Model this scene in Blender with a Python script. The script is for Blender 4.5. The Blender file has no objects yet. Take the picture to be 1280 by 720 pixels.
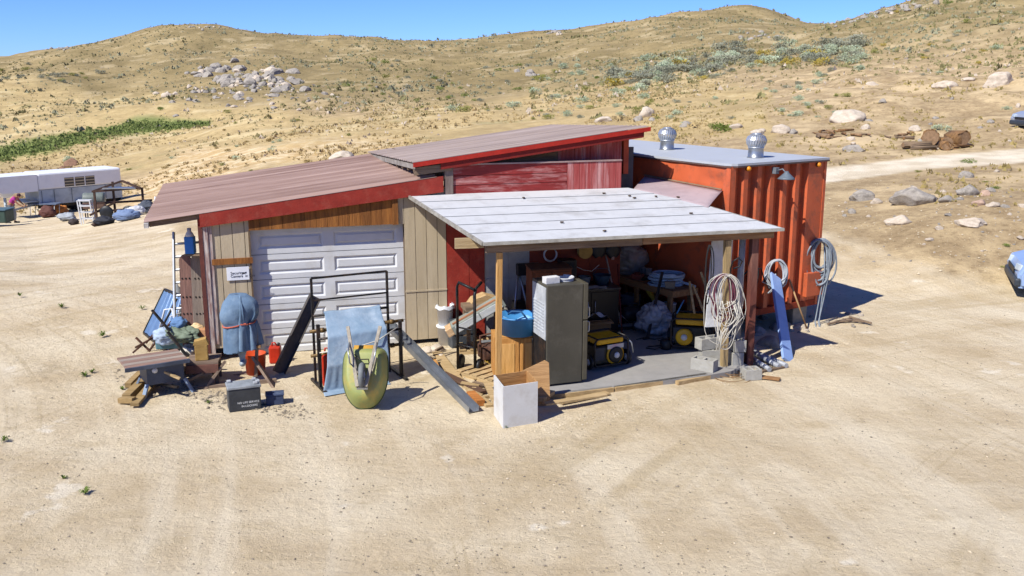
import bpy, bmesh, math, random
import numpy as np
from mathutils import Vector, Matrix, Euler
rnd = random.Random(7)
R = math.radians
SC = bpy.context.scene
COL = SC.collection
# ---------------------------------------------------------------- camera model
CH, FPX, PITCH = 4.9, 1200.0, R(12.68)
cP, sP = math.cos(PITCH), math.sin(PITCH)
def ray(px, py):
    yd = (py-360)/FPX
    return Vector(((px-640)/FPX, cP-yd*sP, -sP-yd*cP))
CAM = Vector((0, 0, CH))
def G(px, py, z=0.0):            # point of a plane of height z
    r = ray(px, py); return CAM + r*((z-CH)/r.z)
def W(px, py, Y):                # point at world depth Y
    r = ray(px, py); return CAM + r*(Y/r.y)
def slope(py):
    yd = (py-360)/FPX
    return (-sP-yd*cP)/(cP-yd*sP)
# ---------------------------------------------------------------- terrain
TY = [1, 12, 20, 27, 35, 45, 60, 80, 110, 150, 200, 260, 320, 400, 700, 1500]
TP = {  # px : z at Y 27,35,45,60 then photo height at 80..320
 -400:(-.6,-1.4,-2.4,-3.2, 224,200,165,128,100,84),
  0:(-.6,-1.4,-2.4,-3.2, 222,195,155,115,88,71),
 150:(-.3,-.9,-1.6,-2.5, 208,180,146,110,72,47),
 250:(-.1,-.4,-.9,-1.3, 190,164,134,98,62,31),
 340:(0,-.1,-.2,-.4, 174,150,124,92,64,43),
 450:(0,0,0,.2, 165,145,120,92,66,47),
 560:(0,0,.2,.5, 160,140,118,92,68,49),
 700:(0,.2,.5,1.2, 150,130,105,80,58,38),
 850:(.1,.5,1,2, 133,108,82,58,36,21),
 930:(.2,.8,1.5,2.6, 125,98,72,48,28,12),
 1020:(.7,1.2,1.8,3.2, 112,82,55,38,36,31),
 1100:(.9,1.3,2.0,3.6, 100,70,42,20,14,22),
 1200:(1.3,1.5,2.2,4, 90,60,28,0,-12,-10),
 1350:(1.5,1.6,2.6,5, 75,40,8,-20,-35,-30),
 1700:(1.6,1.8,3,6, 60,20,-10,-40,-60,-50)}
TX = sorted(TP)
def _col(v):
    z = [0, 0, 0] + list(v[:4])
    for Y, py in zip(TY[7:13], v[4:]): z.append(CH + Y*slope(py))
    top = z[-1]
    z += [top-6, top-30, top-60]
    return z
TZ = np.array([_col(TP[x]) for x in TX])
def _cr(t, p0, p1, p2, p3):
    return p1 + .5*t*((p2-p0) + t*((2*p0-5*p1+4*p2-p3) + t*(3*(p1-p2)+p3-p0)))
_lY = np.log(np.array(TY, float)); _tx = np.array(TX, float)
# resample rows to a uniform grid (monotone Y direction, then Catmull-Rom across)
def _pchip(x, y, xn):
    h = np.diff(x); d = np.diff(y)/h
    m = np.zeros_like(y); m[0] = d[0]; m[-1] = d[-1]
    for i in range(1, len(y)-1):
        if d[i-1]*d[i] > 0:
            w1, w2 = 2*h[i]+h[i-1], h[i]+2*h[i-1]
            m[i] = (w1+w2)/(w1/d[i-1]+w2/d[i])
    k = np.clip(np.searchsorted(x, xn)-1, 0, len(x)-2)
    t = (xn-x[k])/h[k]
    return ((2*t**3-3*t**2+1)*y[k] + (t**3-2*t**2+t)*h[k]*m[k] + (-2*t**3+3*t**2)*y[k+1] + (t**3-t**2)*h[k]*m[k+1])
NR, NC = 400, 300
gl = np.linspace(_lY[0], _lY[-1], NR); gx = np.linspace(_tx[0], _tx[-1], NC)
_a = np.array([_pchip(_lY, TZ[i], gl) for i in range(len(TX))])
TAB = np.array([_pchip(_tx, _a[:, j], gx) for j in range(NR)])   # [row Y][col px]
_h = np.random.RandomState(3).rand(256, 256)
def vnoise(x, y):
    xi = np.floor(x).astype(int); yi = np.floor(y).astype(int)
    fx = x-xi; fy = y-yi; fx = fx*fx*(3-2*fx); fy = fy*fy*(3-2*fy)
    a = _h[xi % 256, yi % 256]; b = _h[(xi+1) % 256, yi % 256]
    c = _h[xi % 256, (yi+1) % 256]; d = _h[(xi+1) % 256, (yi+1) % 256]
    return (a*(1-fx)+b*fx)*(1-fy)+(c*(1-fx)+d*fx)*fy - .5
def fbm(x, y, s, o=4):
    r = 0; a = 1.0
    for k in range(o):
        r = r + a*vnoise(x/s+17.3*k, y/s+9.1*k); s *= .5; a *= .5
    return r
def H(X, Y, fine=True):
    X = np.asarray(X, float); Y = np.asarray(Y, float)
    az = np.arctan2(X, Y); RR = np.hypot(X, Y)
    azc = np.clip(az, math.atan(-1040/1230), math.atan(1060/1230))
    Ye = np.clip(RR*np.cos(azc), 1, 1499)
    px = 640+1230*np.tan(azc)
    u = np.clip((px-gx[0])/(gx[1]-gx[0]), 0, NC-1.001); v = np.clip((np.log(Ye)-gl[0])/(gl[1]-gl[0]), 0, NR-1.001)
    i = u.astype(int); j = v.astype(int); fu = u-i; fv = v-j
    z = (TAB[j, i]*(1-fu)+TAB[j, i+1]*fu)*(1-fv)+(TAB[j+1, i]*(1-fu)+TAB[j+1, i+1]*fu)*fv
    far = np.clip((Ye-28)/60, 0, 1); mid = np.clip((Ye-21)/8, 0, 1)
    wr = np.clip((px-980)/80, 0, 1)
    z = z + far*fbm(X, Y, 22, 4)*2.2*np.clip(Ye/150, .15, 1) + mid*(.25+.5*wr)*fbm(X, Y, 3.0, 4)*(.35+.65*far)*(1-wr*np.exp(-((Ye-35)/7)**2)*.9)
    # road bench and ruts keep smooth
    z = z + (1-mid)*fbm(X, Y, 3.5, 3)*.035
    if fine: z = z + fbm(X+50, Y, .5, 3)*.022*np.clip((40-Ye)/10, 0, 1)
    return z
def hz(X, Y): return float(H(np.array([X]), np.array([Y]))[0])
def T(px, py):                   # the terrain point seen at a photo position
    r = ray(px, py); t = np.geomspace(8, 900, 700)
    zz = H(r.x*t, r.y*t, False); d = CH+r.z*t-zz
    k = np.argmax(d < 0)
    if d[k] >= 0: k = len(t)-1; tt = t[k]
    else: tt = t[k-1]+(t[k]-t[k-1])*d[k-1]/(d[k-1]-d[k]) if k else t[0]
    return Vector((r.x*tt, r.y*tt, hz(r.x*tt, r.y*tt)))
# ---------------------------------------------------------------- materials
_m = {}
def srgb(h):
    if isinstance(h, str):
        v = [int(h[i:i+2], 16)/255 for i in (0, 2, 4)]
        return tuple(x/12.92 if x <= .04045 else ((x+.055)/1.055)**2.4 for x in v)
    return h
def mat(name, c1, c2=None, scale=6, rough=.75, metal=0, bump=.25, bscale=40, stretch=(1,1,1), dirt=None, damt=.5, dscale=1.5, spec=.3, alpha=None, emit=None, trans=0):
    if name in _m: return _m[name]
    m = bpy.data.materials.new(name); m.use_nodes = True; _m[name] = m
    nt = m.node_tree; N = nt.nodes; L = nt.links
    b = N['Principled BSDF']; c1 = srgb(c1); c2 = srgb(c2) if c2 else tuple(x*.75 for x in c1)
    tc = N.new('ShaderNodeTexCoord'); mp = N.new('ShaderNodeMapping'); mp.inputs['Scale'].default_value = stretch
    L.new(tc.outputs['Object'], mp.inputs[0])
    oi = N.new('ShaderNodeObjectInfo'); ad = N.new('ShaderNodeVectorMath'); ad.operation = 'ADD'
    sc_ = N.new('ShaderNodeVectorMath'); sc_.operation = 'SCALE'; sc_.inputs[0].default_value = (31, 17, 23)
    L.new(oi.outputs['Random'], sc_.inputs['Scale']); L.new(mp.outputs[0], ad.inputs[0]); L.new(sc_.outputs[0], ad.inputs[1])
    n = N.new('ShaderNodeTexNoise'); n.inputs['Scale'].default_value = scale; n.inputs['Detail'].default_value = 6; n.inputs['Roughness'].default_value = .65
    L.new(ad.outputs[0], n.inputs['Vector'])
    rp = N.new('ShaderNodeValToRGB'); rp.color_ramp.elements[0].position = .32; rp.color_ramp.elements[1].position = .68
    rp.color_ramp.elements[0].color = (*c2, 1); rp.color_ramp.elements[1].color = (*c1, 1)
    L.new(n.outputs[0], rp.inputs[0]); out = rp.outputs[0]
    if dirt:
        n2 = N.new('ShaderNodeTexNoise'); n2.inputs['Scale'].default_value = dscale; n2.inputs['Detail'].default_value = 8; n2.inputs['Roughness'].default_value = .7
        L.new(ad.outputs[0], n2.inputs['Vector'])
        r2 = N.new('ShaderNodeValToRGB'); r2.color_ramp.elements[0].position = .5; r2.color_ramp.elements[1].position = .66
        r2.color_ramp.elements[0].color = (0,0,0,1); r2.color_ramp.elements[1].color = (damt,)*3+(1,)
        L.new(n2.outputs[0], r2.inputs[0])
        mx = N.new('ShaderNodeMixRGB'); L.new(r2.outputs[0], mx.inputs[0]); L.new(out, mx.inputs[1]); mx.inputs[2].default_value = (*srgb(dirt), 1); out = mx.outputs[0]
    L.new(out, b.inputs['Base Color'])
    b.inputs['Roughness'].default_value = rough; b.inputs['Metallic'].default_value = metal
    b.inputs['Specular IOR Level'].default_value = spec
    if trans: b.inputs['Transmission Weight'].default_value = trans
    if alpha is not None: b.inputs['Alpha'].default_value = alpha
    if emit: b.inputs['Emission Color'].default_value = (*emit, 1); b.inputs['Emission Strength'].default_value = 1
    if bump:
        nb = N.new('ShaderNodeTexNoise'); nb.inputs['Scale'].default_value = bscale; nb.inputs['Detail'].default_value = 4
        L.new(ad.outputs[0], nb.inputs['Vector'])
        bp = N.new('ShaderNodeBump'); bp.inputs['Strength'].default_value = bump; bp.inputs['Distance'].default_value = .02
        L.new(nb.outputs[0], bp.inputs['Height']); L.new(bp.outputs[0], b.inputs['Normal'])
    return m
def wood(name, c1, c2, along='x', dirt=None, damt=.4):
    st = {'x': (.25, 4, 4), 'y': (4, .25, 4), 'z': (4, 4, .25)}[along]
    return mat(name, c1, c2, scale=5, rough=.85, bump=.5, bscale=25, stretch=st, dirt=dirt, damt=damt, dscale=.8)
# ---------------------------------------------------------------- meshes
class MB:
    def __init__(s): s.bm = bmesh.new(); s.mi = 0
    def _add(s, vs, fs, M=None):
        V = [s.bm.verts.new(M @ Vector(v) if M else v) for v in vs]; out = []
        for f in fs:
            try:
                fc = s.bm.faces.new([V[i] for i in f]); fc.material_index = s.mi; out.append(fc)
            except ValueError: pass
        return V, out
    def box(s, c, d, rot=(0,0,0), bev=0):
        x, y, z = d[0]/2, d[1]/2, d[2]/2
        M = Matrix.Translation(c) @ Euler(rot).to_matrix().to_4x4()
        vs = [(-x,-y,-z),(x,-y,-z),(x,y,-z),(-x,y,-z),(-x,-y,z),(x,-y,z),(x,y,z),(-x,y,z)]
        V, F = s._add(vs, [(0,3,2,1),(4,5,6,7),(0,1,5,4),(1,2,6,5),(2,3,7,6),(3,0,4,7)], M)
        if bev: bmesh.ops.bevel(s.bm, geom=list({e for f in F for e in f.edges}), offset=bev, segments=2, affect='EDGES', profile=.5)
        return s
    def bb(s, x0, x1, y0, y1, z0, z1, bev=0):
        return s.box(((x0+x1)/2, (y0+y1)/2, (z0+z1)/2), (x1-x0, y1-y0, z1-z0), bev=bev)
    def beam(s, a, b, w, h, up=(0,0,1), bev=0):
        a = Vector(a); b = Vector(b); d = (b-a); l = d.length; d.normalize()
        up = Vector(up); sd = d.cross(up)
        if sd.length < 1e-3: sd = d.cross(Vector((1,0,0)))
        sd.normalize(); u = sd.cross(d)
        vs = [a+sd*(i*w/2)+u*(j*h/2)+d*(k*l) for k in (0,1) for i, j in ((-1,-1),(1,-1),(1,1),(-1,1))]
        V, F = s._add(vs, [(0,1,2,3),(7,6,5,4),(0,4,5,1),(1,5,6,2),(2,6,7,3),(3,7,4,0)])
        if bev: bmesh.ops.bevel(s.bm, geom=list({e for f in F for e in f.edges}), offset=bev, segments=2, affect='EDGES', profile=.5)
        return s
    def tube(s, pts, r, n=8, closed=False, cap=True):
        P = [Vector(p) for p in pts]; m = len(P); rings = []
        pn = None
        for i, p in enumerate(P):
            if closed: d = P[(i+1) % m]-P[i-1]
            else: d = P[min(i+1, m-1)]-P[max(i-1, 0)]
            d.normalize()
            if pn is None:
                pn = d.cross(Vector((0,0,1)))
                if pn.length < .1: pn = d.cross(Vector((1,0,0)))
            pn = (pn - d*pn.dot(d)).normalized(); q = d.cross(pn)
            rr = r[i] if isinstance(r, (list, tuple)) else r
            rings.append([s.bm.verts.new(p+(pn*math.cos(t)+q*math.sin(t))*rr) for t in [2*math.pi*k/n for k in range(n)]])
        for i in range(m if closed else m-1):
            a, b = rings[i], rings[(i+1) % m]
            for k in range(n):
                f = s.bm.faces.new((a[k], a[(k+1) % n], b[(k+1) % n], b[k])); f.material_index = s.mi; f.smooth = True
        if cap and not closed:
            for rg, fl in ((rings[0], 1), (rings[-1], 0)):
                f = s.bm.faces.new(rg[::-1] if fl else rg); f.material_index = s.mi
        return s
    def cyl(s, a, b, r0, r1=None, n=20):
        return s.tube([a, b], [r0, r0 if r1 is None else r1], n)
    def lathe(s, prof, c=(0,0,0), n=28, axis='z', smooth=True):
        c = Vector(c); rings = []
        for r, z in prof:
            rg = []
            for k in range(n):
                t = 2*math.pi*k/n; p = (r*math.cos(t), r*math.sin(t), z)
                if axis == 'y': p = (p[0], p[2], p[1])
                if axis == 'x': p = (p[2], p[0], p[1])
                rg.append(s.bm.verts.new(c+Vector(p)))
            rings.append(rg)
        for a, b in zip(rings, rings[1:]):
            for k in range(n):
                f = s.bm.faces.new((a[k], a[(k+1) % n], b[(k+1) % n], b[k])); f.material_index = s.mi; f.smooth = smooth
        for rg in (rings[0], rings[-1]):
            if (rg[0].co-rg[n//2].co).length > 1e-4:
                f = s.bm.faces.new(rg); f.material_index = s.mi
        return s
    def prism(s, poly, a, b, ax='z'):     # poly in the two other axes
        def P(u, v, w): return {'z': (u, v, w), 'y': (u, w, v), 'x': (w, u, v)}[ax]
        n = len(poly); vs = [P(u, v, a) for u, v in poly]+[P(u, v, b) for u, v in poly]
        s._add(vs, [tuple(range(n))[::-1], tuple(range(n, 2*n))]+[(i, (i+1) % n, n+(i+1) % n, n+i) for i in range(n)])
        return s
    def grid(s, fn, nu, nv, smooth=True):
        V = [[s.bm.verts.new(fn(i/nu, j/nv)) for j in range(nv+1)] for i in range(nu+1)]
        for i in range(nu):
            for j in range(nv):
                f = s.bm.faces.new((V[i][j], V[i+1][j], V[i+1][j+1], V[i][j+1])); f.material_index = s.mi; f.smooth = smooth
        return s
    def solid(s, fn, nu, nv, th, smooth=True):   # a thick sheet, th vector
        th = Vector(th)
        A = [[Vector(fn(i/nu, j/nv)) for j in range(nv+1)] for i in range(nu+1)]
        V = [[s.bm.verts.new(p) for p in r_] for r_ in A]; U = [[s.bm.verts.new(p+th) for p in r_] for r_ in A]
        def fc(*v):
            f = s.bm.faces.new(v); f.material_index = s.mi; f.smooth = smooth; return f
        for i in range(nu):
            for j in range(nv):
                fc(V[i][j], V[i+1][j], V[i+1][j+1], V[i][j+1]); fc(U[i][j+1], U[i+1][j+1], U[i+1][j], U[i][j])
        for i in range(nu):
            fc(V[i+1][0], V[i][0], U[i][0], U[i+1][0]).smooth = False; fc(V[i][nv], V[i+1][nv], U[i+1][nv], U[i][nv]).smooth = False
        for j in range(nv):
            fc(V[0][j], V[0][j+1], U[0][j+1], U[0][j]).smooth = False; fc(V[nu][j+1], V[nu][j], U[nu][j], U[nu][j+1]).smooth = False
        return s
    def build(s, name, m, parent=None, world=False, fixn=True, jit=0):
        bm = s.bm
        if jit:
            for v in bm.verts: v.co += Vector((rnd.uniform(-jit, jit) for _ in range(3)))
        if fixn: bmesh.ops.recalc_face_normals(bm, faces=bm.faces)
        if world and parent is not None:
            bm.transform((Matrix.Translation(parent.location) @ parent.rotation_euler.to_matrix().to_4x4()).inverted())
        me = bpy.data.meshes.new(name); bm.to_mesh(me); bm.free()
        for x in (m if isinstance(m, (list, tuple)) else [m]): me.materials.append(x)
        o = bpy.data.objects.new(name, me); COL.objects.link(o)
        if parent is not None: o.parent = parent
        return o
def sub(o, name, mb, m, world_root=None):   # a sub-part under part o (parts sit at their thing's origin)
    c = mb.build(name, m, None); c.parent = o; return c
def thing(name, label, cat, loc=(0,0,0), rz=0, group=None):
    o = bpy.data.objects.new(name, None); COL.objects.link(o); o.empty_display_size = .1
    o.location = loc; o.rotation_euler = (0, 0, rz); tag(o, label, cat, group); return o
def tag(o, label=None, cat=None, group=None, kind=None):
    if label: o['label'] = label
    if cat: o['category'] = cat
    if group: o['group'] = group
    if kind: o['kind'] = kind
    return o
def single(name, mb, m, label, cat, loc=(0,0,0), rz=0, group=None, world=False):
    o = mb.build(name, m); o.location = loc; o.rotation_euler = (0, 0, rz)
    if world:
        o.data.transform((Matrix.Translation(loc) @ Euler((0,0,rz)).to_matrix().to_4x4()).inverted())
    return tag(o, label, cat, group)
def copytree(o, loc, rz, label=None, parent=None):
    c = o.copy(); COL.objects.link(c)
    if parent is None: c.location = loc; c.rotation_euler = (0, 0, rz)
    else: c.parent = parent
    if label: c['label'] = label
    for ch in list(o.children): copytree(ch, None, None, None, c)
    return c
def text(name, body, size, m, parent, M, ext=.0015, align='LEFT'):
    cu = bpy.data.curves.new('t', 'FONT'); cu.body = body; cu.size = size; cu.extrude = ext; cu.align_x = align
    t = bpy.data.objects.new('t', cu); COL.objects.link(t)
    dg = bpy.context.evaluated_depsgraph_get(); me = bpy.data.meshes.new_from_object(t.evaluated_get(dg))
    me.transform(M); me.materials.clear(); me.materials.append(m); me.name = name
    bpy.data.objects.remove(t); o = bpy.data.objects.new(name, me); COL.objects.link(o); o.parent = parent; return o
def loc_of(o, p):                 # world point in the frame of a thing
    return (Matrix.Translation(o.location) @ o.rotation_euler.to_matrix().to_4x4()).inverted() @ Vector(p)
# ---------------------------------------------------------------- camera, light
cam = bpy.data.cameras.new('camera'); co = bpy.data.objects.new('camera', cam); COL.objects.link(co)
cam.sensor_width = 36; cam.lens = 36*FPX/1280; co.location = CAM; co.rotation_euler = (R(90)-PITCH, 0, 0)
cam.clip_end = 4000; cam.clip_start = .1; SC.camera = co
SUN_EL, SUN_AZ = R(47), R(225)      # compass style: from +Y clockwise
sd = Vector((math.sin(SUN_AZ)*math.cos(SUN_EL), math.cos(SUN_AZ)*math.cos(SUN_EL), math.sin(SUN_EL)))
sl = bpy.data.lights.new('sun', 'SUN'); sl.energy = 4.4; sl.angle = R(.5); sl.color = (1, .955, .87)
so = bpy.data.objects.new('sun', sl); COL.objects.link(so); so.rotation_euler = sd.to_track_quat('Z', 'Y').to_euler()
w = bpy.data.worlds.new('World'); SC.world = w; w.use_nodes = True
wn = w.node_tree.nodes; wl_ = w.node_tree.links
sk = wn.new('ShaderNodeTexSky'); sk.sky_type = 'NISHITA'; sk.sun_disc = False; sk.sun_elevation = SUN_EL; sk.sun_rotation = SUN_AZ
sk.altitude = 3000; sk.air_density = 1.0; sk.dust_density = .0; sk.ozone_density = 3.0
bg = wn['Background']; bg.inputs[1].default_value = .12; tint = wn.new('ShaderNodeMixRGB'); tint.blend_type = 'MULTIPLY'; tint.inputs[0].default_value = 1; tint.inputs[2].default_value = (.31, .46, .86, 1)
wl_.new(sk.outputs[0], tint.inputs[1]); wl_.new(tint.outputs[0], bg.inputs[0])
SC.view_settings.view_transform = 'Standard'; SC.view_settings.look = 'None'; SC.view_settings.gamma = 1; SC.view_settings.exposure = .74
SC.cycles.max_bounces = 6; SC.cycles.diffuse_bounces = 3; SC.cycles.transparent_max_bounces = 8
# ---------------------------------------------------------------- ground sheet
azs = np.concatenate([np.radians(np.arange(-180, -36, 4)), np.radians(np.arange(-36, 36, .12)), np.radians(np.arange(36, 180, 4))])
rs = [1.5]
while rs[-1] < 1400: rs.append(rs[-1]*(1.011 if rs[-1] < 420 else 1.05))
rs = np.array(rs)
AZ, RR = np.meshgrid(azs, rs); X = RR*np.sin(AZ); Y = RR*np.cos(AZ); Z = H(X, Y)
nr, nc = X.shape
PXq = 640+1230*np.tan(np.clip(AZ, -.75, .75)); 
# photo height of each ground point, used only to find which land zone it is in
dep = Y*cP+(CH-Z)*sP; PYq = 360-FPX*(Y*sP+(Z-CH)*cP)/np.where(dep < .5, .5, dep); PXq = 640+FPX*X/np.where(dep < .5, .5, dep)
def zone(poly, soft=9):
    pts = np.array(poly, float); inside = np.zeros(PXq.shape, bool); dist = np.full(PXq.shape, 1e9)
    n = len(pts)
    for i in range(n):
        x0, y0 = pts[i]; x1, y1 = pts[(i+1) % n]
        c = ((y0 > PYq) != (y1 > PYq)) & (PXq < (x1-x0)*(PYq-y0)/(y1-y0+1e-9)+x0); inside ^= c
        t = np.clip(((PXq-x0)*(x1-x0)+(PYq-y0)*(y1-y0))/((x1-x0)**2+(y1-y0)**2+1e-9), 0, 1)
        dist = np.minimum(dist, np.hypot(PXq-x0-t*(x1-x0), PYq-y0-t*(y1-y0)))
    d = np.where(inside, dist, -dist)
    nz = fbm(PXq, PYq*2.5, 60, 4)*soft*1.6
    return np.where(Y > 5, np.clip((d+nz)/soft+.5, 0, 1), 0)
green = zone([(-60,186),(40,172),(110,160),(170,150),(225,150),(262,153),(235,157),(170,166),(110,178),(60,190),(0,206),(-60,214)], 7)
roadz = zone([(1000,214),(1080,206),(1180,195),(1330,182),(1330,198),(1180,209),(1080,221),(1000,234)], 2.2)
grass = np.clip(zone([(-60,95),(200,120),(380,135),(560,130),(760,115),(800,108),(960,108),(960,170),(880,178),(600,210),(420,215),(250,215),(160,220),(-60,215)], 16)+.0, 0, 1)
pale = np.maximum(zone([(150,235),(250,188),(380,178),(500,182),(420,200),(300,215),(230,262),(160,262)], 12), zone([(-60,285),(210,280),(200,350),(-60,330)], 20)*.8)
yard = zone([(-200,262),(190,270),(600,300),(1010,300),(1110,330),(1200,352),(1330,380),(1500,900),(-200,900)], 22)
me = bpy.data.meshes.new('ground')
verts = np.stack([X, Y, Z], -1).reshape(-1, 3)
centre = np.array([[0, 0, float(Z[0].mean())]])
allv = np.vstack([verts, centre]).astype(np.float32)
ii, jj = np.meshgrid(np.arange(nr-1), np.arange(nc), indexing='ij'); j2 = (jj+1) % nc
quads = np.stack([ii*nc+jj, ii*nc+j2, (ii+1)*nc+j2, (ii+1)*nc+jj], -1).reshape(-1, 4)[:, ::-1]
tris = np.stack([np.full(nc, nr*nc), (np.arange(nc)+1) % nc, np.arange(nc)], -1)[:, ::-1]
me.vertices.add(len(allv)); me.vertices.foreach_set('co', allv.ravel())
nl = quads.size+tris.size; me.loops.add(nl); me.loops.foreach_set('vertex_index', np.concatenate([quads.ravel(), tris.ravel()]).astype(np.int32))
nf = len(quads)+len(tris); me.polygons.add(nf)
me.polygons.foreach_set('loop_start', np.concatenate([np.arange(len(quads))*4, quads.size+np.arange(len(tris))*3]).astype(np.int32))
me.polygons.foreach_set('use_smooth', np.ones(nf, bool)); me.update(); me.validate()
att = me.attributes.new('cover', 'FLOAT_COLOR', 'POINT')
cv = np.zeros((len(allv), 4), np.float32); cv[:-1, 0] = green.ravel(); cv[:-1, 1] = roadz.ravel(); cv[:-1, 2] = grass.ravel(); cv[:-1, 3] = 1
att.data.foreach_set('color', cv.ravel())
att2 = me.attributes.new('soil', 'FLOAT_COLOR', 'POINT')
hill = np.clip((np.hypot(X, Y)-95)/70, 0, 1); scrub = zone([(560,130),(760,66),(900,70),(1100,45),(1110,90),(960,150),(760,160),(560,165)], 20)
cv2 = np.zeros((len(allv), 4), np.float32); cv2[:-1, 0] = pale.ravel(); cv2[:-1, 1] = yard.ravel(); cv2[:-1, 2] = hill.ravel(); cv2[:-1, 3] = 1
att2.data.foreach_set('color', cv2.ravel())
gm = bpy.data.materials.new('ground_soil'); gm.use_nodes = True; N = gm.node_tree.nodes; L = gm.node_tree.links; B = N['Principled BSDF']
tc = N.new('ShaderNodeTexCoord')
def nz(scale, detail=8, rough=.6, stretch=None, lo=.4, hi=.6):
    n = N.new('ShaderNodeTexNoise'); n.inputs['Scale'].default_value = scale; n.inputs['Detail'].default_value = detail; n.inputs['Roughness'].default_value = rough
    if stretch:
        mp = N.new('ShaderNodeMapping'); mp.inputs['Scale'].default_value = stretch; mp.inputs['Rotation'].default_value = (0, 0, R(-8)); L.new(tc.outputs['Object'], mp.inputs[0]); L.new(mp.outputs[0], n.inputs['Vector'])
    else: L.new(tc.outputs['Object'], n.inputs['Vector'])
    mr = N.new('ShaderNodeMapRange'); mr.inputs[1].default_value = lo; mr.inputs[2].default_value = hi; L.new(n.outputs[0], mr.inputs[0]); return mr.outputs[0]
def mix(f, a, b):
    x = N.new('ShaderNodeMixRGB')
    if isinstance(f, float): x.inputs[0].default_value = f
    else: L.new(f, x.inputs[0])
    for k, v in ((1, a), (2, b)):
        if isinstance(v, (tuple, str)): x.inputs[k].default_value = (*srgb(v), 1)
        else: L.new(v, x.inputs[k])
    return x.outputs[0]
def mul(a, b):
    x = N.new('ShaderNodeMath'); x.operation = 'MULTIPLY'
    for k, v in ((0, a), (1, b)):
        if isinstance(v, float): x.inputs[k].default_value = v
        else: L.new(v, x.inputs[k])
    return x.outputs[0]
a1 = N.new('ShaderNodeAttribute'); a1.attribute_name = 'cover'; s1 = N.new('ShaderNodeSeparateColor'); L.new(a1.outputs['Color'], s1.inputs[0])
a2 = N.new('ShaderNodeAttribute'); a2.attribute_name = 'soil'; s2 = N.new('ShaderNodeSeparateColor'); L.new(a2.outputs['Color'], s2.inputs[0])
gG, gR, gY = s1.outputs[0], s1.outputs[1], s1.outputs[2]; gP, gD, gH = s2.outputs[0], s2.outputs[1], s2.outputs[2]
# sloping bank: darker gritty earth with orange and pale patches
bank = mix(nz(.9, 10, .7), '978364', 'B5A07C')
bank = mix(mul(nz(5, 8, .7, lo=.5, hi=.62), .6), bank, '7C6A50')
bank = mix(mul(nz(.35, 6, .6, lo=.52, hi=.62), .6), bank, 'D2BC94')
# yard dirt
yardc = mix(nz(.5, 8, .6), 'C0AE8F', 'D2C3A6')
yardc = mix(mul(nz(.35, 6, .55, (1, 2.2, 1), .48, .64), .4), yardc, 'DACEB4')
yardc = mix(mul(nz(1.1, 6, .6, (.8, 2.0, 1), .54, .66), .28), yardc, 'A8946F')
yardc = mix(mul(nz(9, 6, .75, lo=.5, hi=.68), .22), yardc, 'A08A66')
yardc = mix(mul(nz(.8, 5, .6, lo=.64, hi=.68), .7), yardc, 'E2D9C6')
yardc = mix(mul(nz(.55, 5, .7, lo=.63, hi=.68), .35), yardc, '8F7A58')
yardc = mix(mul(nz(38, 3, .8, lo=.6, hi=.72), .55), yardc, 'E4D8C0')
yardc = mix(mul(nz(45, 3, .8, lo=.64, hi=.72), .4), yardc, '84714F')
# wheel tracks, arcs about two turning centres
def arcs(cx, cy, sc_, lo, hi):
    g = N.new('ShaderNodeSeparateXYZ'); L.new(tc.outputs['Object'], g.inputs[0])
    def mth(op, *v):
        x = N.new('ShaderNodeMath'); x.operation = op
        for k, q in enumerate(v):
            if isinstance(q, (int, float)): x.inputs[k].default_value = q
            else: L.new(q, x.inputs[k])
        return x.outputs[0]
    dx = mth('SUBTRACT', g.outputs[0], cx); dy = mth('SUBTRACT', g.outputs[1], cy)
    rr = mth('SQRT', mth('ADD', mth('MULTIPLY', dx, dx), mth('MULTIPLY', dy, dy))); an = mth('ARCTAN2', dx, dy)
    cb = N.new('ShaderNodeCombineXYZ'); L.new(mth('MULTIPLY', rr, sc_), cb.inputs[0]); L.new(mth('MULTIPLY', an, 1.6), cb.inputs[1])
    n = N.new('ShaderNodeTexNoise'); n.inputs['Scale'].default_value = 1; n.inputs['Detail'].default_value = 5; n.inputs['Roughness'].default_value = .6; L.new(cb.outputs[0], n.inputs['Vector'])
    mr = N.new('ShaderNodeMapRange'); mr.inputs[1].default_value = lo; mr.inputs[2].default_value = hi; L.new(n.outputs[0], mr.inputs[0]); return mr.outputs[0]
brk = nz(.12, 3, .5, lo=.45, hi=.6)
yardc = mix(mul(arcs(-22, 6, 1.5, .5, .66), .45), yardc, 'E0D5BD')
yardc = mix(mul(mul(arcs(16, 2, 1.6, .5, .64), brk), .5), yardc, 'AC9873')
brk2 = nz(.2, 3, .5, lo=.52, hi=.6)
yardc = mix(mul(mul(arcs(-22, 6, 8, .57, .62), brk2), .3), yardc, 'A38F6C')
yardc = mix(mul(mul(arcs(16, 2, 9, .57, .62), brk2), .25), yardc, 'A08C6A')
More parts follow.
